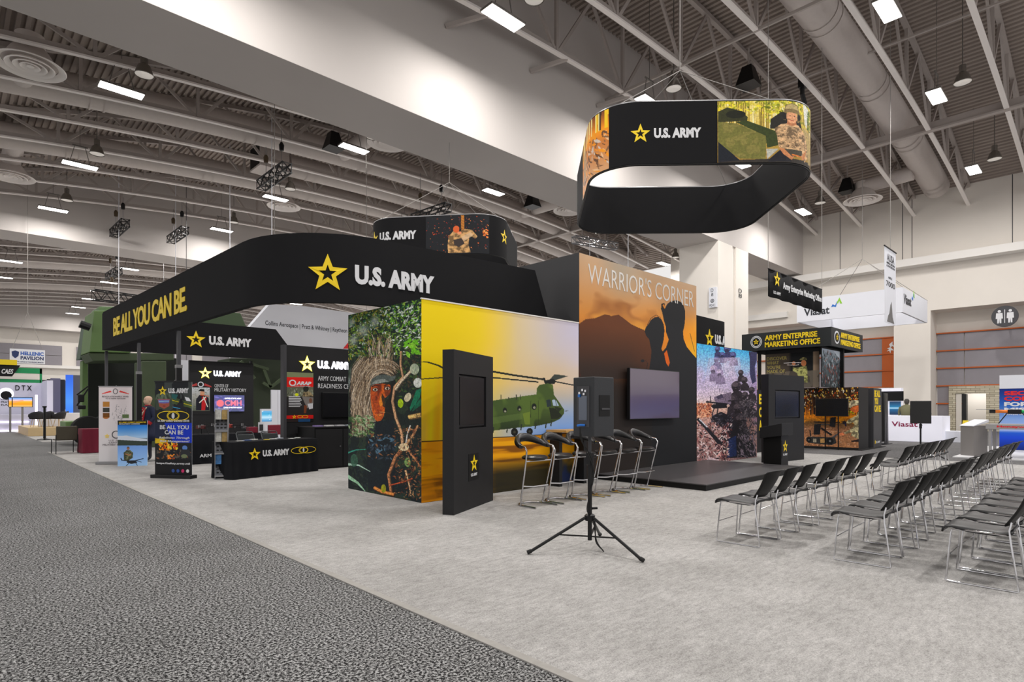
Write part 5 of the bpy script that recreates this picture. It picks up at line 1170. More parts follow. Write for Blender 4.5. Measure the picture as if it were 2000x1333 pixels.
tag(MB().tube(smooth_pts(pts2), 0.006, 6).build('signal_cable', M_RUBBER, smooth=True), 'second black cable, ending left of the other beside the tripod hub', 'cable', 'speaker cables')
c2 = gp(1798, 899); d2 = c2[0] * ca + c2[1] * sa; z2 = EYE - (828 - 796) / F_PX * d2
make_stand('black tripod stand behind the chairs at the far aisle', c2[0], c2[1], [(c2[0] - .6, c2[1] + .1), (c2[0] + .35, c2[1] + .5), (c2[0] + .3, c2[1] - .55)], z2)
make_speaker('black loudspeaker facing the viewer on the far tripod', (c2[0], c2[1], z2 + 0.006), math.radians(196), w=0.30, d=0.46, h=0.62, back=False)
# lectern
t = thing('lectern', 'black lectern with a gold star standing right of the stage', 'lectern', (14.32, 5.72, 0.006), 0)
MB().box(-0.20, 0.22, -0.20, 0.22, 0.03, 0.80).build('column', M_DBLACK, t, bevel=0.004)
MB().box(-0.30, 0.32, -0.28, 0.30, 0, 0.03).build('base_plate', M_DBLACK, t)
b = MB(); b.add([(-.32, -.26, .78), (.36, -.26, .78), (.36, .26, .70), (-.32, .26, .70), (-.32, -.26, 1.07), (.36, -.26, 1.07), (.36, .26, .96), (-.32, .26, .96)], [(3, 2, 1, 0), (4, 5, 6, 7), (0, 1, 5, 4), (1, 2, 6, 5), (2, 3, 7, 6), (3, 0, 4, 7)])
b.build('reading_top', M_BLACK, t, bevel=0.006)
fr = plane((0, -0.205, 0), XP)
MB().box(-0.16, 0.18, -0.208, -0.20, 0.24, 0.66).build('logo_plate', M_BLACK, t)
army_stack(lambda u, v, w_=0.0: fr(u, v, w_ + 0.004), 0.01, 0.30, 0.25, t)
# stacking chairs with sled frames
def make_chair():
    t = thing('stacking_chair', '', 'chair', (0, 0, 0), 0, 'black and chrome stacking chairs')
    msh = mat('black_shell', (17, 17, 18), 0.5, spec=0.35); mse = mat('chair_seat_black', (21, 21, 23), 0.42, spec=0.5, noise=0.1, nscale=30)
    rows = []; nx = 11; prof = [(0.265, 0.405), (0.262, 0.43), (0.245, 0.447), (0.20, 0.453), (0.10, 0.447), (0.0, 0.441), (-0.09, 0.440), (-0.16, 0.452), (-0.19, 0.47)]
    for y, z in prof:
        r = []
        for k in range(nx):
            q = -1 + 2 * k / (nx - 1); hw = 0.215 if y > 0.1 else 0.205
            zz = z + 0.012 * abs(q) ** 2.5 - (0.03 * max(0, abs(q) - 0.75) * 4 * (1 if y < 0.2 else 0.4)) ; r.append((q * hw, y, zz))
        rows.append(r)
    MB().grid(rows).build('seat', mse, t, smooth=True, solid=0.012)
    rows = []
    for i in range(10):
        v = i / 9; z = 0.50 + 0.285 * v; y0 = -0.165 - 0.16 * v - 0.015 * math.sin(v * 3.1); hw = 0.178 + 0.034 * v - 0.02 * max(0, (v - 0.9)) * 10
        if i == 9: y0 -= 0.012
        rows.append([(q * hw, y0 + 0.045 * (q * q) * (0.7 + 0.5 * v), z + (0 if i < 9 else -0.012 * abs(q) ** 3)) for q in np.linspace(-1, 1, 13)])
    r = [(x, y - 0.03, z + 0.006) for x, y, z in rows[-1]]; rows.append(r)
    MB().grid(rows).build('backrest', msh, t, smooth=True, solid=0.010)
    for s in (-1, 1):
        MB().tube([(s * 0.185, -0.178, 0.535), (s * 0.20, -0.165, 0.47), (s * 0.235, -0.175, 0.40), (s * 0.245, -0.215, 0.10), (s * 0.247, -0.228, 0.014), (s * 0.247, -0.21, 0.007), (s * 0.247, 0.20, 0.007), (s * 0.247, 0.236, 0.012), (s * 0.243, 0.232, 0.05), (s * 0.225, 0.205, 0.38), (s * 0.215, 0.20, 0.43), (s * 0.20, 0.15, 0.436), (s * 0.205, -0.15, 0.43)], 0.0072, 8).build('side_frame', M_CHROME, t, smooth=True)
    MB().tube([(-0.233, 0.217, 0.22), (0.233, 0.217, 0.22)], 0.005, 6).build('front_stretcher', M_CHROME, t, smooth=True)
    b = MB(); b.tube([(-0.205, 0.14, 0.428), (0.205, 0.14, 0.428)], 0.005, 6); b.tube([(-0.205, -0.12, 0.428), (0.205, -0.12, 0.428)], 0.005, 6); b.build('seat_crossbars', M_CHROME, t, smooth=True)
    return t
ch0 = make_chair(); used = [False]
rng = random.Random(5)
CH = [('front row', 2.785, [6.235, 6.77, 7.30, 7.90, 8.42, 9.06, 9.58, 10.34], [11.85, 12.48, 13.0, 13.52, 14.04, 14.56, 15.2, 15.72]),
      ('second row', 1.665, [6.31, 6.83, 7.35, 7.86, 8.37, 8.88, 9.42, 9.94], [10.86, 11.38, 11.90, 12.42, 12.94, 13.70, 14.3, 14.85]),
      ('third row', 0.775, [6.22, 6.78, 7.33, 7.86, 8.40, 8.95], [9.55, 10.1, 10.7])]
for row, y, a, bl in CH:
    for blk, xs in (('near block', a), ('far block', bl)):
        for i, x in enumerate(xs):
            lab = 'black chair with chrome sled frame, %s from the near end, %s, %s' % (ORD[i], row, blk)
            loc = (x, y + rng.uniform(-.02, .02), 0.006); rz = math.radians(rng.uniform(-3, 3))
            if not used[0]: ch0.location = loc; ch0.rotation_euler = (0, 0, rz); ch0['label'] = lab; used[0] = True
            else: dup(ch0, loc, rz, lab)

# ================================================================== the small booth on the right with the square canopy
t = thing('canopy_booth', 'square black canopy lettered ARMY ENTERPRISE MARKETING OFFICE on black posts', 'booth canopy')
MB().box(21.0, 24.4, 6.6, 9.62, 3.49, 4.11).build('canopy', mat('canopy_black', (28, 32, 34), 0.5), t) if False else None
b = MB(); 
for q in ((21.0, 24.4, 6.6, 6.68), (21.0, 24.4, 9.54, 9.62), (21.0, 21.08, 6.68, 9.54), (24.32, 24.4, 6.68, 9.54)): b.box(*q, 3.49, 4.11)
b.box(21.08, 24.32, 6.68, 9.54, 4.0, 4.06)
b.build('canopy', mat('canopy_black', (26, 31, 34), 0.5), t)
for x, y, z_ in ((21.3, 9.1, 0.0), (22.35, 7.49, 2.14), (22.95, 6.85, 2.14), (24.0, 9.3, 0.0)): MB().box(x - .05, x + .05, y - .05, y + .05, z_, 4.0).build('post', M_POLE, t)
fl = plane((21.0, 9.62, 3.49), YM)
ya, yb = on_x(21.0, 1494, 660)[0], on_x(21.0, 1602, 660)[0]
for i, s_ in enumerate(('ARMY ENTERPRISE', 'MARKETING OFFICE')): lettering(s_, fl, 9.62 - ya, 0.33 - i * 0.24, (ya - yb) * (0.95 if i == 0 else 1.0), 0.19, M_YEL, t, 'canopy_lettering', bold=0.03, depth=0.01)
yc = on_x(21.0, 1477, 660)[0]; uc = 9.62 - yc
disc(fl, uc, 0.31, 0.205, 0.22, M_WHT, t, 'seal'); ring_shape(fl, uc, 0.31, 0.18, 0.195, 0.015, M_DBLACK, t, off=0.006); disc(fl, uc, 0.31, 0.135, 0.145, M_DBLACK, t, 'seal_centre', off=0.006); star(fl, uc, 0.31, 0.11, M_YEL, t, off=0.011)
fk = plane((21.0, 6.6, 3.49), XP)
xa, xb = on_y(6.6, 1642, 660)[0], on_y(6.6, 1680, 660)[0]
for i, s_ in enumerate(('ARMY ENTERPRISE', 'MARKETING OFFICE')): lettering(s_, fk, xa - 21.0, 0.33 - i * 0.24, (xb - xa) * (0.95 if i == 0 else 1.0), 0.19, M_YEL, t, 'canopy_lettering', bold=0.03, depth=0.01)
xc = on_y(6.6, 1634.5, 660)[0] - 21
disc(fk, xc, 0.31, 0.26, 0.22, M_WHT, t, 'seal'); disc(fk, xc, 0.31, 0.2, 0.16, M_DBLACK, t, 'seal_centre', off=0.006); star(fk, xc, 0.31, 0.12, M_YEL, t, off=0.011)
t = thing('picture_board', 'glass panel with a bugler and the words DISCOVER WHAT YOU\'RE MADE OF.', 'display panel')
p0, p1 = on_x(21.5, 1495, 700)[0], on_x(21.5, 1600, 700)[0]
MB().box(21.5, 21.53, p1, p0, 2.13, 3.49).build('panel_board', M_BLACK, t)
fq = plane((21.5, p0, 2.13), YM); printed(pic_bugler(), 'bugler_print', fq, p0 - p1, 1.24, t, 0.004)
for i, s_ in enumerate(('DISCOVER', 'WHAT', "YOU'RE", 'MADE OF.')): lettering(s_, fq, 0.06, 1.02 - i * 0.155, (0.70, 0.42, 0.48, 0.66)[i], 0.115, mat('pale_gold', (206, 190, 96), 0.5), t, 'slogan', bold=-0.005, off=0.006)
t = thing('picture_board', 'panel printed with a crowd of soldiers, under the canopy corner', 'display panel')
MB().box(21.1, 23.2, 6.92, 6.95, 2.13, 3.49).build('panel_board', M_BLACK, t); printed(pic_crowd(), 'crowd_print', plane((21.1, 6.92, 2.13), XP), 2.1, 1.3, t, 0.004)
t = thing('robot_booth', 'black booth box printed with a robot and kneeling soldier in an autumn forest', 'display wall')
MB().box(22.1, 23.2, 6.1, 9.0, 0.02, 2.13).build('booth_box', M_BLACK, t); MB().box(21.95, 24.8, 5.95, 9.1, 0.0, 0.02).build('floor_plinth', M_DBLACK, t)
MB().box(23.2, 24.75, 6.35, 6.5, 0.02, 2.13).build('recess_back', M_DBLACK, t); MB().box(23.75, 24.75, 6.08, 6.35, 0.02, 2.13).build('front_board', M_GREY, t)
yl = on_x(22.1, 1570, 800)[0]
fm = plane((22.1, yl, 0.08), YM); cvr = pic_robot(); printed(cvr, 'forest_robot_print', fm, yl - 6.1, 2.05, t, 0.006)
fb = plane((23.75, 6.08, 0), XP)
for i, s_ in enumerate(('BE ALL', 'YOU', 'CAN BE.')): lettering(s_, fb, 0.10, 1.82 - i * 0.27, (0.72, 0.46, 0.82)[i], 0.24, M_YEL, t, 'slogan', bold=0.04)
star(fb, 0.2, 0.2, 0.08, M_YEL, t); lettering('U.S. ARMY', fb, 0.3, 0.15, 0.5, 0.08, M_WHT, t, 'army_lettering')
t = thing('television', 'black television on a stand in front of the autumn forest print', 'television', (21.75, 0, 0.0))
ya, yb = on_x(21.75, 1593, 800)[0], on_x(21.75, 1657, 800)[0]
MB().box(-.03, .03, yb, ya, 1.14, 1.75).build('television_body', M_BEZEL, t, bevel=0.004); MB().box(-.034, -.03, yb + .02, ya - .02, 1.17, 1.73).build('screen', M_SCREEN, t)
for q in (0.3, 0.7): MB().box(-.015, .015, yb + (ya - yb) * q - .015, yb + (ya - yb) * q + .015, 0.0, 1.14).build('stand_leg', M_POLE, t)
t = thing('slogan_board', 'black panel with yellow letters half hidden behind the right kiosk', 'display panel')
MB().box(18.3, 20.3, 8.0, 8.1, 0.0, 2.0).build('panel_board', M_BLACK, t) 
xq = on_y(8.0, 1481, 780)[0]; fz = plane((xq, 8.0, 0), XP)
for i, s_ in enumerate(('E', 'C', 'A')): lettering(s_, fz, 0.05, 1.55 - i * 0.42, 0.22, 0.32, M_YEL, t, 'slogan', bold=0.04)
a = gp(1733, 873)
t = thing('banner_rack', 'metal rack of folded banner stands right of the robot booth', 'rack', (a[0] + 1.6, a[1] + .45, 0))
for i, dx in enumerate((0.0, 0.18, 0.34)): MB().bar((dx, 0, 0.02), (dx - 0.12, 0.0, 2.0), 0.05).build('rack_pole', M_STEEL, t)
MB().box(-0.5, 0.5, 0.05, 0.35, 0.1, 1.9).build('folded_case', M_DBLACK, t); MB().box(-0.6, 0.6, -.1, .5, 0, 0.02).build('rack_base', M_DBLACK, t)
# white booth with the big hanging sign
S0, S1, T1, T0 = 33.6, 38.9, 7.35, 12.3
t = thing('hanging_sign', 'white square hanging sign with a blue and green zigzag mark', 'hanging sign')
b = MB()
for q in ((S0, S1, T1, T1 + .1), (S0, S1, T0 - .1, T0), (S0, S0 + .1, T1 + .1, T0 - .1), (S1 - .1, S1, T1 + .1, T0 - .1)): b.box(*q, 6.1, 7.32)
b.build('sign_band', M_SIGNW, t)
fs_ = plane((S0, T0, 6.1), YM); ft = plane((S0, T1, 6.1), XP); M_INK = mat('dark_ink', (40, 44, 52), 0.5)
def viasat(fr, u0, v0, wd, par):
    ht = wd * 0.22
    lettering('Viasat', fr, u0, v0, wd * 0.68, ht, M_INK, par, 'sign_lettering', bold=0.025, depth=0.01)
    b = MB(); b.prism([(u0 + wd * .72, v0 + ht * .8), (u0 + wd * .76, v0 + ht * 1.15), (u0 + wd * .82, v0 + ht * .95), (u0 + wd * .88, v0 + ht * 1.5), (u0 + wd * .84, v0 + ht * .75), (u0 + wd * .78, v0 + ht * .85)], fr, 0.012); b.build('logo_blue', mat('logo_blue', (20, 110, 200), 0.5), par)
    b = MB(); b.prism([(u0 + wd * .86, v0 + ht * 1.2), (u0 + wd * .93, v0 + ht * 1.9), (u0 + wd * 1.0, v0 + ht * 1.1), (u0 + wd * .95, v0 + ht * 1.1), (u0 + wd * .93, v0 + ht * 1.5), (u0 + wd * .89, v0 + ht * 1.15)], fr, 0.012); b.build('logo_green', mat('logo_green', (140, 200, 40), 0.5), par)
ya, yb = on_x(S0, 1570, 600)[0], on_x(S0, 1645, 600)[0]; viasat(fs_, T0 - ya, 0.30, ya - yb, t)
xa, xb = on_y(T1, 1765, 600)[0], on_y(T1, 1786, 600)[0]; viasat(ft, xa - S0, 0.45, xb - xa, t)
b = MB()
for x, y in ((S0, T1), (S1, T1), (S0, T0), (S1, T0)): b.tube([(x, y, 7.32), ((S0 + S1) / 2, (T0 + T1) / 2, 9.6)], 0.015, 5)
b.tube([((S0 + S1) / 2, (T0 + T1) / 2, 9.6), ((S0 + S1) / 2, (T0 + T1) / 2, z_top(36.2) + .12)], 0.015, 5); b.build('bridle_cables', M_WIRE, t)
# black hanging banner
x0, z0 = on_y(7.95, 1500.2, 524.3); x1, z1 = on_y(7.95, 1605.2, 569.8); zb = on_y(7.95, 1499.5, 578.5)[1]
t = thing('hanging_banner', 'black hanging banner lettered Army Enterprise Marketing Office', 'banner')
rows = [[(x0 + (x1 - x0) * k / 24, 7.95 + 0.03 * math.sin(k * 1.3), z) for k in range(25)] for z in (z0, (z0 + zb) / 2, zb)]
MB().grid(rows).build('banner_cloth', M_FABRIC, t, smooth=True, solid=0.01)
fr = plane((x0, 7.90, zb), XP); Wd = x1 - x0
star(fr, Wd * .12, 0.62, 0.26, M_YEL, t); lettering('U.S. ARMY', fr, Wd * .06, 0.12, Wd * .12, 0.1, M_WHT, t, 'army_lettering')
lettering('Army Enterprise Marketing Office', fr, Wd * .22, 0.32, Wd * .74, 0.30, M_WHT, t, 'banner_lettering', bold=0.03)
b = MB(); b.tube([(x0, 7.95, z0), (x0, 7.95, z_top(x0) + .12)], 0.01, 5); b.tube([(x1, 7.95, z0), (x1, 7.95, z_top(x1) + .12)], 0.01, 5); b.build('hanging_wires', M_WIRE, t)
MB().tube([(x0, 7.95, z0), (x1, 7.95, z0)], 0.02, 6).build('top_pole', M_POLE, t)
# aisle banner
Yb = 6.38; x0, z0 = on_y(Yb, 1728, 481); x1, _ = on_y(Yb, 1749.5, 493); zb = on_y(Yb, 1728, 629)[1]
t = thing('aisle_banner', 'tall narrow white hanging banner numbered 7000', 'banner')
MB().box(x0, x1, Yb, Yb + 0.015, zb, z0).build('banner_cloth', M_SIGNW, t); fr = plane((x0, Yb, zb), XP); Wd = x1 - x0; Hh = z0 - zb
MB().tube([(x0 - .05, Yb, z0 + .02), (x1 + .05, Yb, z0 + .02)], 0.03, 8).build('top_pole', M_POLE, t)
for s_, v, h, w0, w1 in (('AUSA', .83, .10, .2, .85), ('ANNUAL MEETING', .79, .03, .15, .9), ('& EXPOSITION', .75, .03, .15, .9), ('AISLE', .60, .03, .3, .65), ('7000', .49, .075, .12, .92)): lettering(s_, fr, Wd * w0, Hh * v, Wd * (w1 - w0), Hh * h, M_INK, t, 'banner_lettering')
b = MB(); b.prism([(Wd * .2, .05), (Wd * .85, .05), (Wd * .7, .3), (Wd * .6, .9), (Wd * .5, .75), (Wd * .4, .4), (Wd * .3, .3)], fr, 0.004); b.build('soldier_silhouette', mat('grey_ink', (110, 108, 108), 0.6, noise=.4, nscale=12), t)
MB().tube([((x0 + x1) / 2, Yb, z0), ((x0 + x1) / 2, Yb, z_top((x0 + x1) / 2) + .12)], 0.012, 5).build('hanging_wire', M_WIRE, t)
# column signs
Xc = 30.82; ya, za = on_x(Xc, 1385.5, 563); yb, _ = on_x(Xc, 1400, 563); zb = on_x(Xc, 1385.5, 602)[1]
t = thing('column_sign', 'small white sign reading D 8 on the big column', 'sign')
MB().box(Xc - .06, Xc + 0.08, yb, ya, zb, za).build('sign_board', M_SIGNW, t); fr = plane((Xc - .06, ya, zb), YM); Wd = ya - yb; Hh = za - zb
for s_, v, h, a_, b_ in (('D', .77, .17, .28, .62), ('8', .56, .16, .32, .60), ('FDC', .05, .11, .1, .8)): lettering(s_, fr, Wd * a_, Hh * v, Wd * (b_ - a_), Hh * h, M_INK, t, 'sign_lettering', bold=0)
ring_shape(fr, Wd * .47, Hh * .33, Wd * .24, Hh * .10, 0.03, M_INK, t); ring_shape(fr, Wd * .47, Hh * .33, Wd * .12, Hh * .05, 0.03, M_INK, t)
fr = plane((31, 15.47, 0), XP); x0, z0 = on_y(15.47, 1443, 581); x1, z1 = on_y(15.47, 1449, 564)
t = thing('column_lettering', 'grey D 8 letters painted on the column side face', 'sign'); lettering('D', fr, x0 - 31, z0 + .5 * (z1 - z0), x1 - x0, .42 * (z1 - z0), M_GREY, t, 'letter', bold=0); lettering('8', fr, x0 - 31, z0, x1 - x0, .42 * (z1 - z0), M_GREY, t, 'digit', bold=0)
# restroom disc
y0, z0 = on_x(43.3, 1963, 618.5)
t = thing('restroom_sign', 'round dark grey restroom sign with two white figures', 'sign', (43.3, y0, z0)); fr = plane((0, 0, 0), YM)
disc(fr, 0, 0, .60, .60, MATS['charcoal_grey'], t, 'sign_disc', depth=0.12, off=0); MB().box(0.0, 1.9, -.05, .05, -.1, .1).build('wall_fixing', M_STEEL, t)
for s_ in (-1, 1):
    u = s_ * 0.24; disc(fr, u, .30, .075, .075, M_WHT, t, 'figure_head', off=.122)
    b = MB(); b.prism([(u - .14, .2), (u + .14, .2), (u + .16, -.12), (u + .09, -.12), (u + .09, -.38), (u + .02, -.38), (u, -.1), (u - .02, -.38), (u - .09, -.38), (u - .09, -.12), (u - .16, -.12)], lambda a, b_, c: fr(a, b_, c + .122), 0.01); b.build('figure_body', M_WHT, t)
b = MB(); b.prism([(-.015, -.38), (.015, -.38), (.015, .38), (-.015, .38)], lambda a, b_, c: fr(a, b_, c + .122), 0.01); b.build('divider', M_WHT, t)
# white counter booth
t = thing('reception_counter', 'glowing white reception counter with purple red lettering', 'counter')
a = gp(1757, 862); X0 = a[0]
MB().box(X0, X0 + 1.6, a[1] - 1.5, a[1] + 1.0, 0.0, 1.08).build('counter_body', mat('bright_white', (235, 235, 245), 0.4, emit=(235, 235, 250), estr=0.25), t)
MB().box(X0 + .6, X0 + 1.6, a[1] - 2.6, a[1] - 1.5, 0.0, 0.45).build('low_step', M_SIGNW, t)
fr = plane((X0, a[1] + 0.3, 0), YM); lettering('Viasat', fr, 0.0, 0.62, 0.95, 0.22, mat('purple_red', (150, 40, 80), .5), t, 'counter_lettering')
t = thing('display_tower', 'white display tower with a bright blue screen behind the counter', 'display')
y0, y1 = on_x(32, 1760, 800)[0], on_x(32, 1716, 800)[0]
MB().box(32, 32.4, y0, y1, 0, 2.35).build('tower_body', MATS['bright_white'], t); ys, ye = on_x(31.9, 1759, 800)[0], on_x(31.9, 1737, 800)[0]
MB().box(31.95, 32.0, ys - .1, ye + .8, 1.75, 2.2).build('dark_upper_screen', M_SCREEN, t)
printed(pic_simple([(0, (20, 50, 80)), (.4, (30, 110, 150)), (.5, (180, 210, 230)), (.6, (24, 90, 130)), (1, (10, 40, 70))]), 'blue_screen', plane((31.94, ye, 1.1), YM), ye - ys, 0.62, t, 0.0, screen_mat())
a = gp(1770, 856); 
t = thing('mannequin_bust', 'olive shirted display mannequin behind the white counter', 'mannequin', (31.5, on_x(31.5, 1771, 800)[0], 0))
MB().lathe([(0, 0), (.25, 0), (.25, .03), (.03, .05), (.03, .9), (.2, .95), (.24, 1.2), (.26, 1.42), (.2, 1.52), (.07, 1.56), (.06, 1.6)], 16).build('torso', mat('olive_shirt', (110, 108, 80), .8), t, smooth=True)
MB().lathe([(0, 1.58), (.07, 1.6), (.10, 1.68), (.10, 1.76), (.06, 1.83), (0, 1.84)], 14).build('head', mat('mannequin_dark', (60, 56, 52), .6), t, smooth=True)
for s_ in (-1, 1): MB().tube([(0, s_ * .24, 1.46), (0, s_ * .30, 1.25), (-.05, s_ * .28, 1.02)], .06, 8, r2=.045).build('arm', MATS['olive_shirt'], t, smooth=True)
# wet floor sign
a = gp(1886, 845); 
t = thing('wet_floor_sign', 'yellow wet floor sign standing in the restroom doorway', 'floor sign', (43.9, on_x(43.9, 1886, 840)[0], 0))
for s_ in (-1, 1): b = MB(); b.add([(s_ * .18, -.19, 0), (s_ * .18, .19, 0), (s_ * .02, .13, .66), (s_ * .02, -.13, .66)], [(0, 1, 2, 3)]); b.build('sign_leaf', mat('safety_yellow', (240, 214, 20), .5), t, solid=.015)
b = MB(); b.box(-.1, -.09, -.05, .05, .25, .45); b.build('warning_mark', M_DBLACK, t)
# right-hand aerospace booth
sbox('floor', mat('white_booth_floor', (214, 214, 216), .6), 20.9, 27.5, -6, 3.35, 0.0, 0.03)
Y0 = on_x(25, 1952, 800)[0]
t = thing('poster_wall', 'blue poster wall cut by the right edge, lettered FOR EVERY MISSION', 'display wall')
MB().box(25, 25.2, -4, Y0, 0.03, 2.5).build('wall_core', M_SIGNW, t)
fr = plane((25.0, Y0, 0.06), YM); printed(pic_simple([(0, (24, 44, 110)), (.25, (40, 90, 170)), (.5, (130, 160, 210)), (.68, (160, 176, 220)), (.72, (40, 90, 190)), (.8, (30, 70, 190)), (1, (16, 40, 110))], 3, 80, 100), 'blue_print', fr, 6.7, 2.0, t, .004)
M_RED = mat('sign_red', (224, 30, 36), .5)
for s_, v, wd, m_ in (('SECURE', 1.78, 1.15, M_RED), ('CONNECTED', 1.60, 1.75, M_RED), ('FOR EVERY', 1.42, 1.6, M_WHT), ('MISSION', 1.24, 1.35, M_WHT)): lettering(s_, fr, .12, v, wd, .14, m_, t, 'poster_lettering', bold=.05, off=.006)
lettering('JetWave MCX', fr, .12, 1.12, .6, .06, M_WHT, t, 'poster_lettering', off=.006)
a = gp(1907, 892)
t = thing('pedestal', 'grey pedestal with a slanted white notice, beside the drone table', 'pedestal', (a[0] - .1, a[1] + .12, 0.03), math.radians(-38))
MB().box(-.12, .33, -.22, .22, 0, .88).build('pedestal_body', mat('pedestal_grey', (134, 130, 128), .6), t); b = MB(); b.add([(-.14, -.24, .86), (.35, -.24, .98), (.35, .24, .98), (-.14, .24, .86), (-.14, -.24, .88), (.35, -.24, 1.06), (.35, .24, 1.06), (-.14, .24, .88)], [(3, 2, 1, 0), (4, 5, 6, 7), (0, 1, 5, 4), (1, 2, 6, 5), (2, 3, 7, 6), (3, 0, 4, 7)]); b.build('notice_top', M_SIGNW, t)
xt = 21.4; yt = on_x(xt, 1925, 840)[0]
t = thing('display_table', 'aluminium frame table carrying the drone at the right edge', 'table', (xt, yt, 0.03))
M_ALU = mat('aluminium', (168, 166, 166), .4, metal=.6)
for y in (-.06, -1.0, -1.35, -2.4):
    for x in (0.04, .9): MB().box(x, x + .07, y - .07, y, 0, .80).build('leg', M_ALU, t)
MB().box(0, 1.0, -2.5, 0, .80, .94).build('table_top', M_ALU, t, bevel=.005); fr = plane((0, 0, 0), YM); lettering('Honeywell', fr, .25, .835, .75, .07, M_RED, t, 'table_lettering', bold=.05, off=.004)
t = thing('drone', 'black quadcopter drone with orange and green arms on the aluminium table', 'drone', (xt + .4, yt - .6, .97))
for s_, m_ in ((1, mat('orange_arm', (244, 130, 30), .5)), (-1, mat('green_arm', (20, 170, 90), .5))):
    MB().tube([(0, s_ * .12, .36), (-.1, s_ * .42, .36)], .045, 10).build('arm', m_, t, smooth=True); MB().tube([(-.1, s_ * .42, .36), (-.13, s_ * .55, .36)], .05, 10).build('motor', M_POLE, t)
    MB().box(-.16, -.11, s_ * .55 - .30, s_ * .55 + .30, .41, .42).build('rotor_blade', M_STEEL, t)
    MB().tube([(0, s_ * .15, .34), (0, s_ * .36, 0.01)], .014, 6).build('landing_leg', M_POLE, t)
MB().box(-.08, .08, -.15, .15, .29, .42).build('drone_body', M_POLE, t, bevel=.02)
t = thing('drone', 'black drone body lying low at the right edge of the aluminium table', 'drone', (xt + .5, yt - 1.7, .97))
MB().box(-.25, .25, -.5, .5, .0, .12).build('drone_body', M_POLE, t, bevel=.03); MB().lathe([(.2, .12), (.18, .22), (0, .27)], 14).build('dome', M_POLE, t, smooth=True)
# ================================================================== left side: tables, banners, mannequin
def rollup(name, label, A, B, ht, cv, m_post=None, extra=None):
    A = Vector((*A, 0)); B = Vector((*B, 0)); xd = (B - A).normalized(); Wd = (B - A).length
    t = thing(name, label, 'rollup banner', (A.x, A.y, 0.006), math.atan2(xd.y, xd.x), 'rollup banners')
    MB().box(-.04, Wd + .04, -.09, .10, 0, .07).build('base_case', M_STEEL if m_post is None else m_post, t, bevel=.01)
    MB().box(0, Wd, 0, .004, .07, ht).build('banner_sheet', M_SIGNW, t); MB().box(-.01, Wd + .01, -.01, .015, ht, ht + .025).build('top_rail', M_STEEL if m_post is None else m_post, t)
    MB().tube([(Wd / 2, .04, .07), (Wd / 2, .04, ht + .04)], .01, 6).build('support_pole', M_STEEL, t)
    fr = plane((0, 0, .07), XP)
    if cv is not None: printed(cv, 'banner_print', fr, Wd, ht - .07, t, .003)
    return t, fr, Wd
A, B = gp(303, 934), gp(375, 936)
t, fr, Wd = rollup('rollup_banner', 'dark rollup banner reading BE ALL YOU CAN BE in front of the mannequin', A, B, 1.96, pic_safety(), M_POLE)
army_logo(fr, Wd * .10, 1.66, Wd * .82, t, depth=.004, off=.005)
for s_, v, h, a_, b_, m_ in (('BE ALL YOU', .925, .085, .14, .92, M_WHT), ('CAN BE', .82, .085, .27, .77, M_WHT), ('https://safety.army.mil', .20, .05, .05, .95, M_WHT), ('U.S. ARMY COMBAT READINESS CENTER', 1.075, .045, .08, .94, M_WHT)): lettering(s_, fr, Wd * a_, v, Wd * (b_ - a_), h, m_, t, 'banner_lettering', bold=.02, off=.006)
for s_, v, a_, b_ in (('Readiness Through', .72, .12, .94), ('Risk Management!', .65, .14, .94)): lettering(s_, fr, Wd * a_, v, Wd * (b_ - a_), .055, M_WHT, t, 'banner_lettering', bold=.01, shear=.2, off=.006)
for q in (.36, .64): ring_shape(fr, Wd * q, 1.20, Wd * .29, .10, .014, M_YEL, t, off=.006)
ring_shape(fr, Wd * .5, 1.20, Wd * .17, .10, .010, M_YEL, t, off=.006); disc(fr, Wd * .5, 1.20, Wd * .04, .06, M_WHT, t, 'emblem_figure', off=.006)
for q, c_ in ((.50, (40, 80, 160)), (.63, (40, 160, 230)), (.76, (220, 40, 110)), (.89, (230, 230, 230))): disc(fr, Wd * q, .08, .035, .035, mat('icon_%d' % c_[0], c_, .5), t, 'social_icon', off=.005)
A, B = gp(193, 908), gp(258, 907)
cmh = pic_simple([(0, (216, 206, 208)), (1, (206, 204, 206))], 5, 80, 200)
cmh.ell(.22, .40, .1, .03, (170, 110, 60)); cmh.poly([(.12, .20), (.33, .20), (.33, .27), (.12, .27)], (170, 120, 60)); cmh.poly([(.12, .28), (.33, .28), (.33, .34), (.12, .34)], (60, 60, 56)); cmh.poly([(.12, .35), (.33, .35), (.33, .41), (.12, .41)], (110, 70, 30)); cmh.poly([(.7, .37), (.9, .37), (.9, .42), (.7, .42)], (90, 110, 70))
cmh.leaves(60, (.4, .25, .85, .5), [(120, 116, 120), (80, 80, 84), (170, 160, 164)], .01, .03, .3, .7); cmh.poly([(.1, .09), (.35, .05), (.4, .07), (.1, .1)], (206, 70, 66)); cmh.poly([(.9, .09), (.65, .05), (.6, .07), (.9, .1)], (206, 70, 66))
t, fr, Wd = rollup('rollup_banner', 'tall white rollup banner with small maps, left of the mannequin', A, B, 1.96, cmh)
ring_shape(fr, Wd * .5, 1.78, .055, .07, .012, M_GREY, t, off=.005); ring_shape(fr, Wd * .52, .68, .10, .10, .02, M_GREY, t, off=.005); star(fr, Wd * .25, .64, .06, M_YEL, t, off=.005)
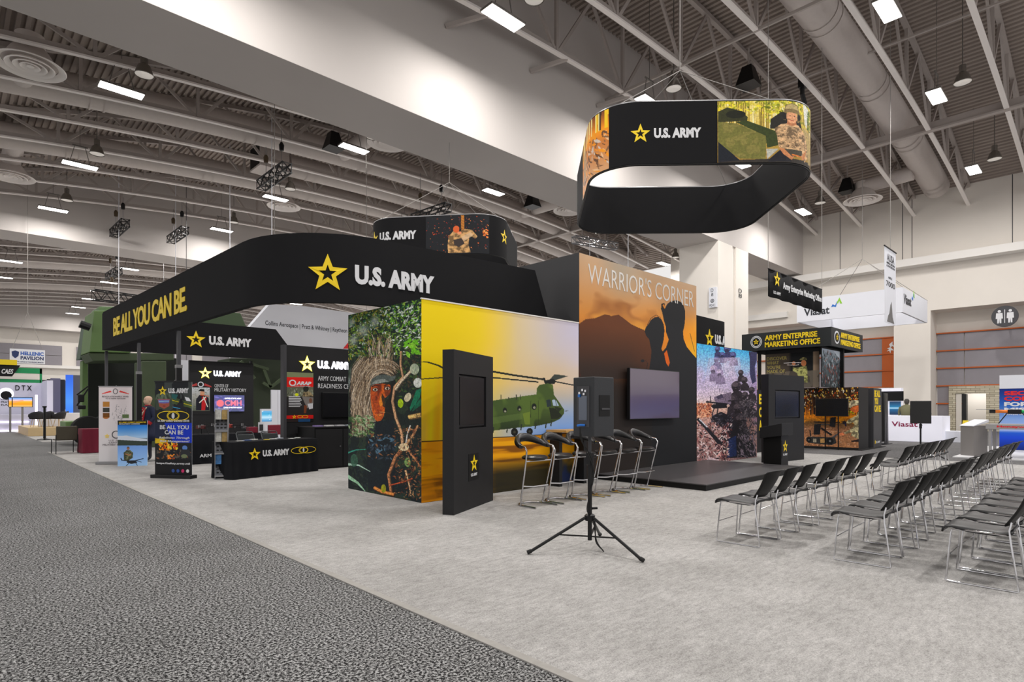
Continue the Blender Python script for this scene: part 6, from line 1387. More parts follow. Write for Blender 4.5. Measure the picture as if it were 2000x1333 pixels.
for s_, v, h, a_, b_ in (('REVOLUTIONARY WAR', 1.63, .035, .1, .9), ('TO A NEW NATION', 1.58, .035, .2, .8), ('U.S. ARMY', .52, .03, .3, .8), ('CENTER OF', .46, .04, .3, .85), ('MILITARY HISTORY', .40, .045, .12, .92)): lettering(s_, fr, Wd * a_, v, Wd * (b_ - a_), h, mat('faded_ink', (120, 110, 114), .6), t, 'banner_lettering', bold=0, off=.005)
A, B = gp(229, 911.5), gp(287, 910)
A = Vector((*A, 0)); B = Vector((*B, 0)); xd = (B - A); Wd = xd.length
t = thing('poster_board', 'blue sky poster of a person with a drone, standing before the white rollup', 'poster', (A.x, A.y - .05, .006), math.atan2(xd.y, xd.x))
MB().box(0, Wd, 0, .02, 0, 1.12).build('board', M_SIGNW, t); fr = plane((0, 0, 0), XP); printed(pic_drone_poster(), 'poster_print', fr, Wd, 1.12, t, .003)
lettering('U.S. ARMY COMBAT CAPABILITIES', fr, .03, 1.06, Wd - .06, .03, M_YEL, t, 'poster_lettering', off=.005); lettering('DEVELOPMENT COMMAND', fr, .03, 1.02, Wd * .7, .028, M_WHT, t, 'poster_lettering', off=.005)
MB().bar((Wd / 2, .02, .6), (Wd / 2, .35, .0), .02).build('easel_strut', M_POLE, t)
# literature rack
a, b_ = gp(423, 937), gp(449, 936)
t = thing('literature_rack', 'grey zigzag leaflet rack with brochures beside the black table', 'leaflet rack', (a[0] - .04, a[1] - .02, .006), math.atan2(b_[1] - a[1], b_[0] - a[0])); Wd = math.hypot(b_[0] - a[0], b_[1] - a[1])
M_RK = mat('rack_grey', (96, 98, 104), .4, metal=.4)
for i in range(3):
    z = .08 + i * .45; b = MB(); b.add([(0, -.02, z), (Wd, -.02, z), (Wd, .12, z + .24), (0, .12, z + .24), (0, .0, z), (Wd, .0, z), (Wd, .14, z + .24), (0, .14, z + .24)], [(0, 1, 2, 3), (4, 5, 6, 7), (0, 1, 5, 4), (2, 3, 7, 6), (0, 3, 7, 4), (1, 2, 6, 5)]); b.build('perforated_panel', M_RK, t)
    for r in range(3):
        for c_ in range(3): f_ = plane((0, -.023 + .14 * (.05 + r * .07) / .24, z + .05 + r * .07), XP); disc(f_, Wd * (.22 + .28 * c_), 0, .025, .018, M_DBLACK, t, 'hole', n=8)
    b = MB(); b.box(0, Wd, -.04, .16, z - .03, z); b.build('shelf_ledge', M_STEEL, t)
    if i < 3:
        z2 = z + .24
        for c_, col in ((.05, (206, 206, 200)), (.52, (180, 150, 90))): MB().box(Wd * c_, Wd * (c_ + .43), .02, .035, z2 - .02, z2 + .17).build('leaflet', mat('leaflet_%d_%d' % (i, int(c_ * 100)), col if i != 0 else (60, 120, 180), .5, noise=.5, nscale=25), t)
MB().box(0, Wd, -.06, .2, -.0, .02).build('rack_base', M_STEEL, t)
for x in (0, Wd - .012): MB().box(x, x + .012, -.02, .16, 0.02, 1.40).build('rack_side', M_STEEL, t)
MB().box(0, Wd, .02, .16, 1.40, 1.415).build('top_rail', M_SIGNW, t)
# draped tables
def draped_table(label, A, B, depth, H=.745, m=None, pleat=True, fold=.02):
    A = Vector((*A, 0)); B = Vector((*B, 0)); xd = (B - A).normalized(); L = (B - A).length
    t = thing('draped_table', label, 'table', (A.x, A.y, .006), math.atan2(xd.y, xd.x), 'draped tables')
    m = m or M_CLOTH
    MB().box(.02, L - .02, .02, depth - .02, H - .03, H - .004).build('table_top', M_GREY, t)
    b = MB(); rows = []; N = 160
    per = 2 * (L + depth)
    for k, (z, g) in enumerate(((H, 0), (H - .02, .008), (H * .6, .01), (H * .25, .02), (.012, .03))):
        r = []
        for i in range(N):
            s_ = per * i / N; w_ = math.sin(i * .9) * fold * (0 if k < 2 else 1.0 * (k - 1) / 3) + g
            if s_ < L: p = (s_, -w_, z)
            elif s_ < L + depth: p = (L + w_, s_ - L, z)
            elif s_ < 2 * L + depth: p = (2 * L + depth - s_, depth + w_, z)
            else: p = (-w_, per - s_, z)
            r.append(p)
        rows.append(r)
    b.grid(rows, closed=True); b.add(rows[0], [tuple(range(N))]); b.build('cloth', m, t, smooth=True)
    for x in (.08, L - .08):
        for y in (.08, depth - .08): MB().tube([(x, y, 0), (x, y, H - .03)], .015, 6).build('leg', M_GREY, t)
    return t, L
t, L = draped_table('black cloth table lettered U.S. ARMY with two gold ellipses', gp(452, 939), gp(620, 921), .72)
fr = plane((0, -.035, 0), XP)
army_logo(fr, L * .17, .42, L * .46, t, depth=.003)
for q in (.755, .86): ring_shape(fr, L * q, .50, L * .105, .075, .010, M_YEL, t, off=.004)
ring_shape(fr, L * .805, .50, L * .06, .07, .008, M_YEL, t, off=.004); disc(fr, L * .805, .50, .02, .05, M_WHT, t, 'emblem_figure', off=.004)
tb = t.matrix_basis.copy(); T1_ = Matrix.Translation(t.location) @ Matrix.Rotation(t.rotation_euler[2], 4, 'Z')
cols = ((226, 226, 222), (60, 90, 150), (206, 206, 200), (214, 190, 40), (230, 230, 228), (170, 176, 186), (220, 220, 216), (206, 210, 206))
for i, col in enumerate(cols):
    p = T1_ @ Vector((.25 + i * .2, .12 + .08 * (i % 3), .757)); o = MB().box(-.07, .07, -.05, .05, 0, .008 + .006 * (i % 3)).build('leaflet_stack', mat('paper_%d' % i, col, .6, noise=.2, nscale=30)); o.location = p; o.rotation_euler = (0, 0, .3 * (i % 4)); tag(o, 'stack of leaflets on the black table, %s from its left end' % ORD[i], 'leaflets', 'leaflets on the black table')
# folding chairs behind it
fc = thing('folding_chair', '', 'chair', (0, 0, 0), 0, 'grey folding chairs')
M_FC = mat('folding_chair_grey', (70, 74, 76), .45)
MB().tube([(-.2, -.2, 0), (-.2, .18, .86), (-.17, .19, .89), (.17, .19, .89), (.2, .18, .86), (.2, -.2, 0)], .012, 8).build('front_frame', M_FC, fc, smooth=True)
MB().box(-.19, .19, .13, .16, .66, .84).build('backrest', M_FC, fc, bevel=.01); MB().box(-.2, .2, -.2, .16, .43, .45).build('seat', M_FC, fc, bevel=.01); MB().tube([(-.18, .25, 0), (-.18, -.1, .44), (.18, -.1, .44), (.18, .25, 0)], .011, 8).build('rear_frame', M_FC, fc, smooth=True)
a = Vector((4.86, 13.45, 0)); b_ = Vector((5.42, 13.50, 0)); rz_ = t.rotation_euler[2]
fc.location = (a.x, a.y, .006); fc.rotation_euler = (0, 0, rz_); fc['label'] = 'grey folding chair behind the left part of the lettered table'
dup(fc, (b_.x, b_.y, .006), rz_, 'grey folding chair behind the right part of the lettered table')
# second row table with small drones
t, L = draped_table('black cloth table with drones on top, behind the leaflet rack', (4.30, 16.2), (6.45, 16.2), .75)
fr = plane((0, -.035, 0), XP); x0 = on_y(16.16, 390, 895)[0] - 4.3
lettering('ARMY FUTURES', fr, x0, .17, .95, .085, M_WHT, t, 'table_lettering', off=.003); star(fr, x0 + .47, .50, .085, M_YEL, t); lettering('U.S. ARMY', fr, x0 + .37, .36, .2, .035, M_WHT, t, 'army_lettering')
def quad(label, x, y, z, s, cols):
    t = thing('small_drone', label, 'drone', (x, y, z), .4, 'small display drones')
    MB().box(-.09 * s, .09 * s, -.06 * s, .06 * s, .12 * s, .2 * s).build('drone_body', mat('drone_red_%d' % cols[0], cols, .5), t, bevel=.01)
    for k in range(4):
        a = math.pi / 4 + k * math.pi / 2; x1, y1 = .3 * s * math.cos(a), .3 * s * math.sin(a)
        MB().bar((0, 0, .16 * s), (x1, y1, .18 * s), .018 * s).build('arm', M_POLE, t); MB().lathe([(0, .16 * s), (.025 * s, .16 * s), (.025 * s, .22 * s), (0, .22 * s)], 8, (x1, y1, 0)).build('motor', M_STEEL, t)
        MB().bar((x1 - .13 * s, y1 + .05 * s, .225 * s), (x1 + .13 * s, y1 - .05 * s, .225 * s), .018 * s, .004).build('rotor_blade', M_POLE, t); MB().bar((x1 * .4, y1 * .4, .15 * s), (x1 * .55, y1 * .55, 0), .012 * s).build('landing_leg', M_POLE, t)
    return t
z = .757
quad('small black drone on the far table, left of the leaflet rack', 4.75, 16.5, z, 1.1, (90, 40, 40)); quad('small dark drone with red body on the far table, right of the rack', 5.40, 16.5, z, 1.2, (150, 50, 40)); quad('small grey drone at the right end of the far table', 5.92, 16.72, z, 0.8, (70, 70, 74))
o = MB().box(-.12, .12, -.1, .1, 0, .16).build('maroon_box', mat('maroon_plastic', (130, 30, 50), .5), bevel=.01); o.location = (6.0, 16.4, z); tag(o, 'small maroon box on the far drone table', 'box')
t = thing('framed_card', 'small white card in a frame beside the maroon box', 'card', (6.25, 16.4, z)); MB().box(-.08, .08, 0, .015, 0, .28).build('card_frame', M_SIGNW, t); MB().box(-.05, .05, -.004, 0, .05, .22).build('card_print', M_GREY, t)
t = thing('maroon_chair', 'maroon chair back showing past the far drone table', 'chair', (7.1, 17.6, 0.006)); MB().box(-.2, .2, 0, .04, .62, .92).build('backrest', MATS['maroon_plastic'], t, bevel=.02); MB().box(-.2, .2, -.4, .0, .42, .47).build('seat', MATS['maroon_plastic'], t, bevel=.02)
for x in (-.19, .19):
    for y in (-.36, .02): MB().tube([(x, y, 0), (x, y, .45 if y < 0 else .9)], .012, 6).build('leg', M_STEEL, t)
# combat readiness wall
Yw = 14.0; x0 = on_y(Yw, 558, 700)[0]; zt = on_y(Yw, 558, 674)[1]
t = thing('readiness_wall', 'black booth wall lettered ARMY COMBAT READINESS CENTER', 'display wall')
MB().box(x0, 10.4, Yw, Yw + .12, .006, zt).build('wall_core', M_BLACK, t); MB().box(x0 - .07, x0, Yw - .05, Yw + .14, .006, zt).build('edge_post', M_GREY, t)
fr = plane((x0, Yw, 0), XP)
def at(px, py, Y=Yw): x, z = on_y(Y, px, py); return x - x0, z
u0, v0 = at(585, 716); u1, _ = at(686, 716); army_logo(fr, u0, v0 - .03, u1 - u0, t, M_LITY, M_LITW, depth=.02)
star(fr, u0 + (u1 - u0) * .138, v0 - .03 + (u1 - u0) * .065, (u1 - u0) * .162, M_HALOY, t, depth=.004, name='star_rim')
u0, v1 = at(621, 740); u1, v0 = at(676, 755); lettering('ARMY COMBAT', fr, u0, v1 - .05, u1 - u0, .12, M_WHT, t, 'wall_lettering', bold=0); u2 = u0 + (u1 - u0) * 1.55; lettering('READINESS CENTER', fr, u0, v1 - .24, u2 - u0, .12, M_WHT, t, 'wall_lettering', bold=0)
p0 = at(559, 727); p1 = at(611.5, 824)
po = thing('wall_poster', 'tall poster lettered ARAP with a red band on the readiness wall', 'poster', (x0 + p0[0], Yw, p1[1])); Wp, Hp = p1[0] - p0[0], p0[1] - p1[1]
MB().box(0, Wp, -.012, 0, 0, Hp).build('poster_board', M_SIGNW, po); fp_ = plane((0, -.012, 0), XP); printed(pic_arap(), 'poster_print', fp_, Wp, Hp, po, .002)
lettering('ARAP', fp_, Wp * .36, Hp * .745, Wp * .56, Hp * .075, M_WHT, po, 'poster_lettering', bold=.05, shear=.2, off=.004); ring_shape(fp_, Wp * .22, Hp * .785, Wp * .13, Hp * .065, .03, M_WHT, po, off=.004)
lettering('ARMY READINESS ASSESSMENT PROGRAM', fp_, Wp * .16, Hp * .715, Wp * .72, Hp * .014, M_WHT, po, 'poster_lettering', off=.004)
for i in range(7): MB().box(Wp * .08, Wp * (.5 + .03 * (i % 3)), -.017, -.013, Hp * (.50 - i * .033), Hp * (.515 - i * .033)).build('text_line', M_WHT, po)
star(fp_, Wp * .28, Hp * .10, Wp * .08, M_YEL, po, off=.004); ring_shape(fp_, Wp * .5, Hp * .105, Wp * .1, Hp * .03, .008, M_YEL, po, off=.004); ring_shape(fp_, Wp * .68, Hp * .105, Wp * .12, Hp * .03, .008, M_YEL, po, off=.004)
p0 = at(628, 767); p1 = at(692, 815); tv = thing('wall_television', 'small switched-off television on the readiness wall', 'television', (x0 + p0[0], Yw, p1[1])); MB().box(0, p1[0] - p0[0], -.06, 0, 0, p0[1] - p1[1]).build('television_body', M_BEZEL, tv, bevel=.004); MB().box(.02, p1[0] - p0[0] - .02, -.064, -.06, .02, p0[1] - p1[1] - .02).build('screen', M_SCREEN, tv)
t = thing('cabinet', 'black storage cabinet right of the lettered table', 'cabinet', (6.15, 12.95, .006))
MB().box(0, 2.2, 0, .9, 0, .96).build('cabinet_body', M_DBLACK, t); MB().box(-.02, 2.22, -.02, .92, .96, .985).build('cabinet_top', M_BLACK, t)
for x in (.02, .72, 1.42): d_ = MB().box(x, x + .68, -.012, 0, .04, .93).build('door', M_BLACK, t); MB().box(x + .60, x + .63, -.03, -.012, .5, .53).build('knob', M_STEEL, d_)
for i, col in enumerate(((150, 130, 190), (226, 226, 226), (200, 200, 204), (170, 180, 190))):
    o = MB().box(-.1, .1, -.07, .07, 0, .03).build('brochure_pile', mat('brochure_%d' % i, col, .6)); o.location = (6.35 + i * .28, 13.2, .993); tag(o, 'pile of brochures on the black cabinet, %s from the left' % ORD[i], 'brochures', 'brochures on the cabinet')
# military history wall
Yw = 20.6; x0 = on_y(Yw, 370, 720)[0]; x1 = on_y(Yw, 495, 720)[0]; zt = on_y(Yw, 430, 707)[1]
t = thing('history_wall', 'black booth wall lettered CENTER OF MILITARY HISTORY', 'display wall')
MB().box(x0, x1, Yw, Yw + .12, .006, zt).build('wall_core', M_BLACK, t); fr = plane((x0, Yw, 0), XP)
def at(px, py, Y=Yw): x, z = on_y(Y, px, py); return x - x0, z
u0, v0 = at(389, 733); u1, _ = at(471, 733); army_logo(fr, u0, v0 - .02, u1 - u0, t, M_LITY, M_LITW, depth=.02); star(fr, u0 + (u1 - u0) * .138, v0 - .02 + (u1 - u0) * .065, (u1 - u0) * .162, M_HALOY, t, depth=.004, name='star_rim')
u0, v1 = at(419, 757); u1, _ = at(446, 757); lettering('CENTER OF', fr, u0, v1, u1 - u0, .11, M_WHT, t, 'wall_lettering', bold=0); u1, v1 = at(481, 765); lettering('MILITARY HISTORY', fr, u0, v1 - .02, u1 - u0, .11, M_WHT, t, 'wall_lettering', bold=0)
p0 = at(375, 757); p1 = at(409.5, 803); po = thing('wall_poster', 'poster of a fifer in a red lined coat on the history wall', 'poster', (x0 + p0[0], Yw, p1[1])); Wp, Hp = p1[0] - p0[0], p0[1] - p1[1]
MB().box(0, Wp, -.012, 0, -.12, Hp + .2).build('poster_board', M_BLACK, po); fp_ = plane((0, -.012, 0), XP); printed(pic_fifer(), 'poster_print', fp_, Wp, Hp, po, .002); ring_shape(fp_, Wp * .48, Hp + .1, .09, .09, .03, M_SIGNW, po, off=.003)
for s_ in (-1, 1): b = MB(); b.prism([(Wp * .48 + s_ * .1, Hp + .06), (Wp * .48 + s_ * .12, Hp + .14), (Wp * .48 + s_ * .32, Hp + .05), (Wp * .48 + s_ * .32, Hp + .01)], lambda a, b_, c: fp_(a, b_, c + .003), .004); b.build('red_ribbon', mat('ribbon_red', (190, 60, 60), .5), po)
p0 = at(417, 772); p1 = at(476, 804); tv = thing('wall_screen', 'lit violet screen lettered CMH on the history wall', 'television', (x0 + p0[0], Yw, p1[1])); Wp, Hp = p1[0] - p0[0], p0[1] - p1[1]
MB().box(0, Wp, -.06, 0, 0, Hp).build('television_body', M_BEZEL, tv); fp_ = plane((0, -.06, 0), XP); cv_ = pic_simple([(0, (84, 88, 130)), (.5, (92, 84, 130)), (1, (80, 88, 120))], 4, 70, 40, [(80, 84, 150), (130, 120, 190)], 60); cv_.ell(.2, .5, .12, .2, (226, 120, 130)); printed(cv_, 'screen_picture', fp_, Wp, Hp, tv, .002, screen_mat())
lettering('CMH', fp_, Wp * .34, Hp * .35, Wp * .56, Hp * .34, mat('pink_glow', (240, 130, 150), .5, emit=(240, 130, 150), estr=.6), tv, 'screen_lettering', off=.004); lettering('UNITED STATES ARMY', fp_, Wp * .34, Hp * .76, Wp * .56, Hp * .08, M_LITW, tv, 'screen_lettering', off=.004); lettering('CENTER OF MILITARY HISTORY', fp_, Wp * .3, Hp * .2, Wp * .62, Hp * .08, M_LITW, tv, 'screen_lettering', off=.004)
# mannequin in an old blue coat
mx, my = 3.90, 18.05
t = thing('mannequin', 'bald mannequin in a historic blue coat with red facings', 'mannequin', (mx, my, .006), math.radians(104))
def skin_body(name, chain, m, parent, lev=2):
    """chain: dict of joints {key: (pos, radius)}, list of bones"""
    J, Bn, root = chain; ks = list(J); idx = {k: i for i, k in enumerate(ks)}
    me = bpy.data.meshes.new(name); me.from_pydata([J[k][0] for k in ks], [(idx[a], idx[b]) for a, b in Bn], []); o = bpy.data.objects.new(name, me); C.objects.link(o)
    sk = o.modifiers.new('skin', 'SKIN'); sk.use_smooth_shade = True
    if not me.skin_vertices: me.attributes
    for k in ks:
        v = me.skin_vertices[0].data[idx[k]]; v.radius = J[k][1] if isinstance(J[k][1], tuple) else (J[k][1], J[k][1]); v.use_root = (k == root)
    sb = o.modifiers.new('sub', 'SUBSURF'); sb.levels = lev; sb.render_levels = lev
    me.materials.append(m); o.parent = parent; return o
import bmesh as _bm
def skin_ready(o): pass
_orig = bpy.data.meshes.new
def skin_mesh(name, verts, edges, radii, root, m, parent, lev=2):
    bm = bmesh.new(); lay = bm.verts.layers.skin.verify(); V = []
    for i, p in enumerate(verts):
        v = bm.verts.new(p); r = radii[i]; v[lay].radius = r if isinstance(r, tuple) else (r, r); v[lay].use_root = (i == root); V.append(v)
    for a, b in edges: bm.edges.new((V[a], V[b]))
    me = bpy.data.meshes.new(name); bm.to_mesh(me); bm.free(); o = bpy.data.objects.new(name, me); C.objects.link(o); me.materials.append(m)
    sk = o.modifiers.new('skin', 'SKIN'); sk.use_smooth_shade = True; sb = o.modifiers.new('sub', 'SUBSURF'); sb.levels = lev; sb.render_levels = lev; o.parent = parent; return o
M_SKIN = mat('mannequin_skin', (214, 176, 150), .5); M_COAT = mat('navy_coat', (24, 32, 60), .8); M_RCOAT = mat('red_facing', (176, 26, 34), .7); M_BREECH = mat('dark_breeches', (34, 36, 48), .8); M_BELT = mat('cream_belt', (206, 196, 170), .8)
# local frame: +Y forward
V = [(0, 0, .95), (0, .0, 1.15), (0, 0, 1.36), (0, -.01, 1.50), (-.17, 0, 1.42), (-.26, -.04, 1.18), (-.22, .10, 1.0), (.17, 0, 1.42), (.26, -.04, 1.18), (.22, .12, 1.02), (-.1, 0, .9), (-.11, .02, .52), (-.11, 0, .10), (-.11, .12, .04), (.1, 0, .9), (.11, .02, .52), (.11, 0, .10), (.11, .12, .04)]
Ed = [(0, 1), (1, 2), (2, 3), (2, 4), (4, 5), (5, 6), (2, 7), (7, 8), (8, 9), (0, 10), (10, 11), (11, 12), (12, 13), (0, 14), (14, 15), (15, 16), (16, 17)]
Ra = [(.15, .11), (.15, .11), (.16, .11), .055, .07, .05, .035, .07, .05, .035, .09, .06, .04, .035, .09, .06, .04, .035]
body = skin_mesh('body', V, Ed, Ra, 0, M_BREECH, t)
coat = MB(); rows = []
for z, rx, ry, op_ in ((1.47, .10, .09, 0), (1.44, .20, .12, 0), (1.30, .22, .15, 0), (1.10, .19, .14, 0), (.98, .20, .16, .2), (.75, .25, .22, .5), (.55, .28, .26, .7)):
    rows.append([(rx * math.sin(a), -ry * math.cos(a), z) for a in np.linspace(-math.pi + .12 + op_, math.pi - .12 - op_, 26)])
coat.grid(rows).build('coat', M_COAT, body, smooth=True, solid=.015)
for s_ in (-1, 1):
    MB().tube([(s_ * .17, 0, 1.42), (s_ * .265, -.04, 1.18), (s_ * .225, .08, 1.03)], .075, 12, r2=.05).build('coat_sleeve', M_COAT, body, smooth=True)
    MB().tube([(s_ * .236, .055, 1.06), (s_ * .22, .1, 1.0)], .058, 12).build('red_cuff', M_RCOAT, body, smooth=True)
    b = MB(); b.add([(s_ * .02, .135, 1.44), (s_ * .12, .125, 1.42), (s_ * .12, .165, 1.25), (s_ * .09, .17, 1.05), (s_ * .02, .17, 1.02)], [(0, 1, 2, 3, 4)]); b.build('red_lapel', M_RCOAT, body, solid=.02)
    for k in range(5): MB().lathe([(0, 0), (.011, 0), (.011, .006), (0, .008)], 8, (s_ * .085, .19, 1.38 - k * .07)).build('button', M_SIGNW, body)
MB().tube([(-.13, .10, 1.44), (.0, .19, 1.2), (.2, .1, 1.0)], .02, 6).build('cross_belt', M_BELT, body); MB().lathe([(.075, 1.44), (.08, 1.50), (.07, 1.51)], 16).build('red_collar', M_RCOAT, body, smooth=True)
hd = MB(); rows = []
for z, rx, ry, cy_ in ((1.49, .045, .05, .0), (1.53, .055, .065, .012), (1.555, .066, .085, .02), (1.60, .074, .094, .012), (1.65, .078, .100, .0), (1.69, .074, .096, -.004), (1.72, .058, .075, -.006), (1.738, .03, .04, -.008), (1.742, .001, .001, -.008)):
    rows.append([(rx * math.cos(a), cy_ + ry * math.sin(a), z) for a in np.linspace(0, 2 * math.pi, 22, endpoint=False)])
hd = hd.grid(rows, closed=True).build('head', M_SKIN, body, smooth=True)
b = MB(); b.add([(-.014, .098, 1.60), (.014, .098, 1.60), (0, .128, 1.598), (0, .100, 1.645)], [(0, 1, 2), (0, 2, 3), (1, 3, 2), (0, 3, 1)]); b.build('nose', M_SKIN, hd, smooth=True)
for s_ in (-1, 1): MB().lathe([(0, -.012), (.012, 0), (0, .012)], 8, (s_ * .03, .092, 1.64)).build('eye', M_GREY, hd); MB().lathe([(0, -.03), (.012, -.01), (.014, .01), (0, .03)], 8, (s_ * .078, -.005, 1.62)).build('ear', M_SKIN, hd, smooth=True)
MB().box(-.022, .022, .096, .102, 1.565, 1.573).build('mouth', mat('lips', (170, 100, 90), .5), hd)
for s_, p in ((-1, (-.22, .10, 1.0)), (1, (.22, .12, 1.02))):
    hv = [p, (p[0] * .9, p[1] + .06, p[2] - .02)]; he = [(0, 1)]; hr = [.03, .032]
    for k in range(4): b0 = len(hv); x_ = p[0] * .9 + (k - 1.5) * .018; hv += [(x_, p[1] + .10, p[2] - .025), (x_, p[1] + .125 - .006 * abs(k - 1.5), p[2] - .055)]; he += [(1, b0), (b0, b0 + 1)]; hr += [.009, .008]
    b0 = len(hv); hv += [(p[0] * .9 - s_ * .045, p[1] + .06, p[2] - .03), (p[0] * .9 - s_ * .05, p[1] + .09, p[2] - .045)]; he += [(1, b0), (b0, b0 + 1)]; hr += [.01, .009]
    skin_mesh('hand', hv, he, hr, 0, M_SKIN, body, 1)
MB().lathe([(.2, 0), (.2, .012), (0, .015)], 24).build('display_base', M_STEEL, t)
# ================================================================== far left
t, L = draped_table('maroon draped table far left beside the brown chair', (3.08, 22.5), (4.2, 22.5), .8, .76, mat('maroon_cloth', (120, 26, 50), .85), fold=.012)
t = thing('side_chair', 'brown backed chair with thin black legs beside the maroon table', 'chair', (2.72, 22.75, 0.0), math.radians(6))
MB().box(-.27, .27, .0, .035, .44, .86).build('backrest', mat('brown_shell', (66, 60, 46), .5), t, bevel=.02); MB().box(-.26, .26, .03, .50, .42, .46).build('seat', MATS['brown_shell'], t, bevel=.02)
for x in (-.28, .28):
    for y in (-.02, .5): MB().tube([(x, y, 0), (x, y, .60 if y < 0 else .44)], .012, 6).build('leg', M_POLE, t)
a = gp(87, 860)
t = thing('stanchion', 'black post stanchion with a round foot on the far left carpet', 'stanchion', (a[0], a[1], .004)); MB().lathe([(0, 0), (.28, 0), (.27, .03), (.05, .09), (.045, 1.42), (.08, 1.44), (.08, 1.5), (0, 1.5)], 18).build('post_and_foot', M_POLE, t, smooth=True)
# wooden stage with chairs
a, b_ = gp(55, 853), gp(118, 850)
t = thing('wooden_platform', 'low pale wooden platform with dark chairs on it, far left', 'platform', (a[0], a[1], .004)); MB().box(0, 4.5, 0, 5.5, 0, .42).build('platform_body', mat('light_wood', (206, 180, 136), .6, noise=.08, nscale=6), t, bevel=.01)
bc = thing('tub_chair', '', 'chair', (0, 0, 0), 0, 'dark tub chairs')
rows = [[(r * math.cos(q), r * math.sin(q) , z + (.16 * max(0, math.sin(q)) if k > 1 else 0)) for q in np.linspace(0, 2 * math.pi, 20, endpoint=False)] for k, (r, z) in enumerate(((.0, .42), (.24, .43), (.30, .56), (.29, .66)))]
MB().grid(rows, closed=True).build('shell', mat('dark_upholstery', (36, 36, 42), .8), bc, smooth=True, solid=.03)
for q in (45, 135, 225, 315): MB().tube([(.15 * math.cos(math.radians(q)), .15 * math.sin(math.radians(q)), .42), (.24 * math.cos(math.radians(q)), .24 * math.sin(math.radians(q)), 0)], .014, 6).build('leg', MATS['light_wood'], bc)
first = True
for i, (px, dY) in enumerate(((70, 1.0), (92, 1.2), (115, 1.0), (86, 3.2), (121, 3.4))):
    Y = a[1] + dY; X = on_y(Y, px, 800)[0]; lab = 'dark tub chair on the wooden platform, %s from the left, %s' % (ORD[(0, 1, 2, 0, 1)[i]], 'front group' if i < 3 else 'back pair')
    if first: bc.location = (X, Y, .424); bc['label'] = lab; bc.rotation_euler = (0, 0, 3.4); first = False
    else: dup(bc, (X, Y, .424), 3.1 + .4 * i, lab)
t = thing('white_table', 'small white draped table among the dark tub chairs', 'table', (on_y(a[1] + 2.2, 118, 800)[0], a[1] + 2.2, .424)); MB().box(-.9, .9, -.3, .3, 0, .72).build('table_drape', M_SIGNW, t, bevel=.02)
# white technology booth
Y = 50.0; xw = on_y(Y, 92, 760)[0]
t = thing('white_booth', 'white booth walls with three spaced dark letters at the far left edge', 'booth')
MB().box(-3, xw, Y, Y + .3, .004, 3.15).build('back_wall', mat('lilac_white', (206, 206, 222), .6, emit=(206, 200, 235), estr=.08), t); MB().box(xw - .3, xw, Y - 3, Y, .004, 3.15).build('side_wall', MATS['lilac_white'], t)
fr = plane((0, Y, 0), XP); x0, z0 = on_y(Y, 30, 763); x1, _ = on_y(Y, 62, 763); lettering('DTX', fr, x0, z0, x1 - x0, .34, M_DBLACK, t, 'booth_lettering', bold=.01, spacing=1.5, depth=.05)
for i, s_ in enumerate(('COLLINS AEROSPACE', 'PRATT & WHITNEY', 'RAYTHEON')): x0, z0 = on_y(Y, 2, 782 + i * 5.6); lettering(s_, fr, x0, z0, 1.5, .12, M_GREY, t, 'booth_lettering')
x0, z0 = on_y(Y, 12, 765); disc(fr, x0, z0 - .15, .38, .38, M_LITW, t, 'halo_disc'); disc(fr, x0, z0 - .25, .28, .28, M_DBLACK, t, 'dark_globe', off=.01)
xq, zq = on_y(46, 71, 770); MB().tube([(xq, 46, .2), (xq, 46, 2.2)], .06, 8).build('light_tube', mat('tube_glow', (250, 240, 255), .5, emit=(250, 235, 255), estr=3), t)
MB().box(-2, 3.6, 45.5, 46.5, .004, 1.0).build('white_counter', MATS['lilac_white'], t); MB().box(-2, 3.62, 45.45, 45.5, .55, .6).build('counter_light_strip', MATS['tube_glow'], t); MB().box(-2, 3.62, 45.42, 45.5, .02, .07).build('floor_light_strip', MATS['tube_glow'], t)
for i, (pa, pb) in enumerate(((16, 24), (23.5, 64))):
    Yq = 44.6 - i * .2; xa, zt = on_y(Yq, pa, 776); xb, zb = on_y(Yq, pb, 795); s_ = thing('monitor', ('monitor half hidden at the far left behind the orange dune screen', 'monitor showing orange dunes in the white booth')[i], 'monitor', (xa, Yq, 0)); MB().box(0, xb - xa, 0, .06, zb - .03, zt).build('monitor_body', M_BEZEL, s_)
    cv_ = pic_simple([(0, (90, 150, 220)), (.3, (230, 200, 210)), (.42, (250, 180, 60)), (.7, (255, 150, 20)), (1, (240, 200, 150))], 2, 60, 40); cv_.poly([(0, .4), (.5, .25), (.6, .35), (0, .6)], (250, 160, 120), .8); printed(cv_, 'screen_picture', plane((.03, 0, zb), XP), xb - xa - .06, zt - zb - .04, s_, .003, screen_mat()); MB().box((xb - xa) / 2 - .05, (xb - xa) / 2 + .05, .02, .08, 0.004, zb).build('monitor_post', M_STEEL, s_)
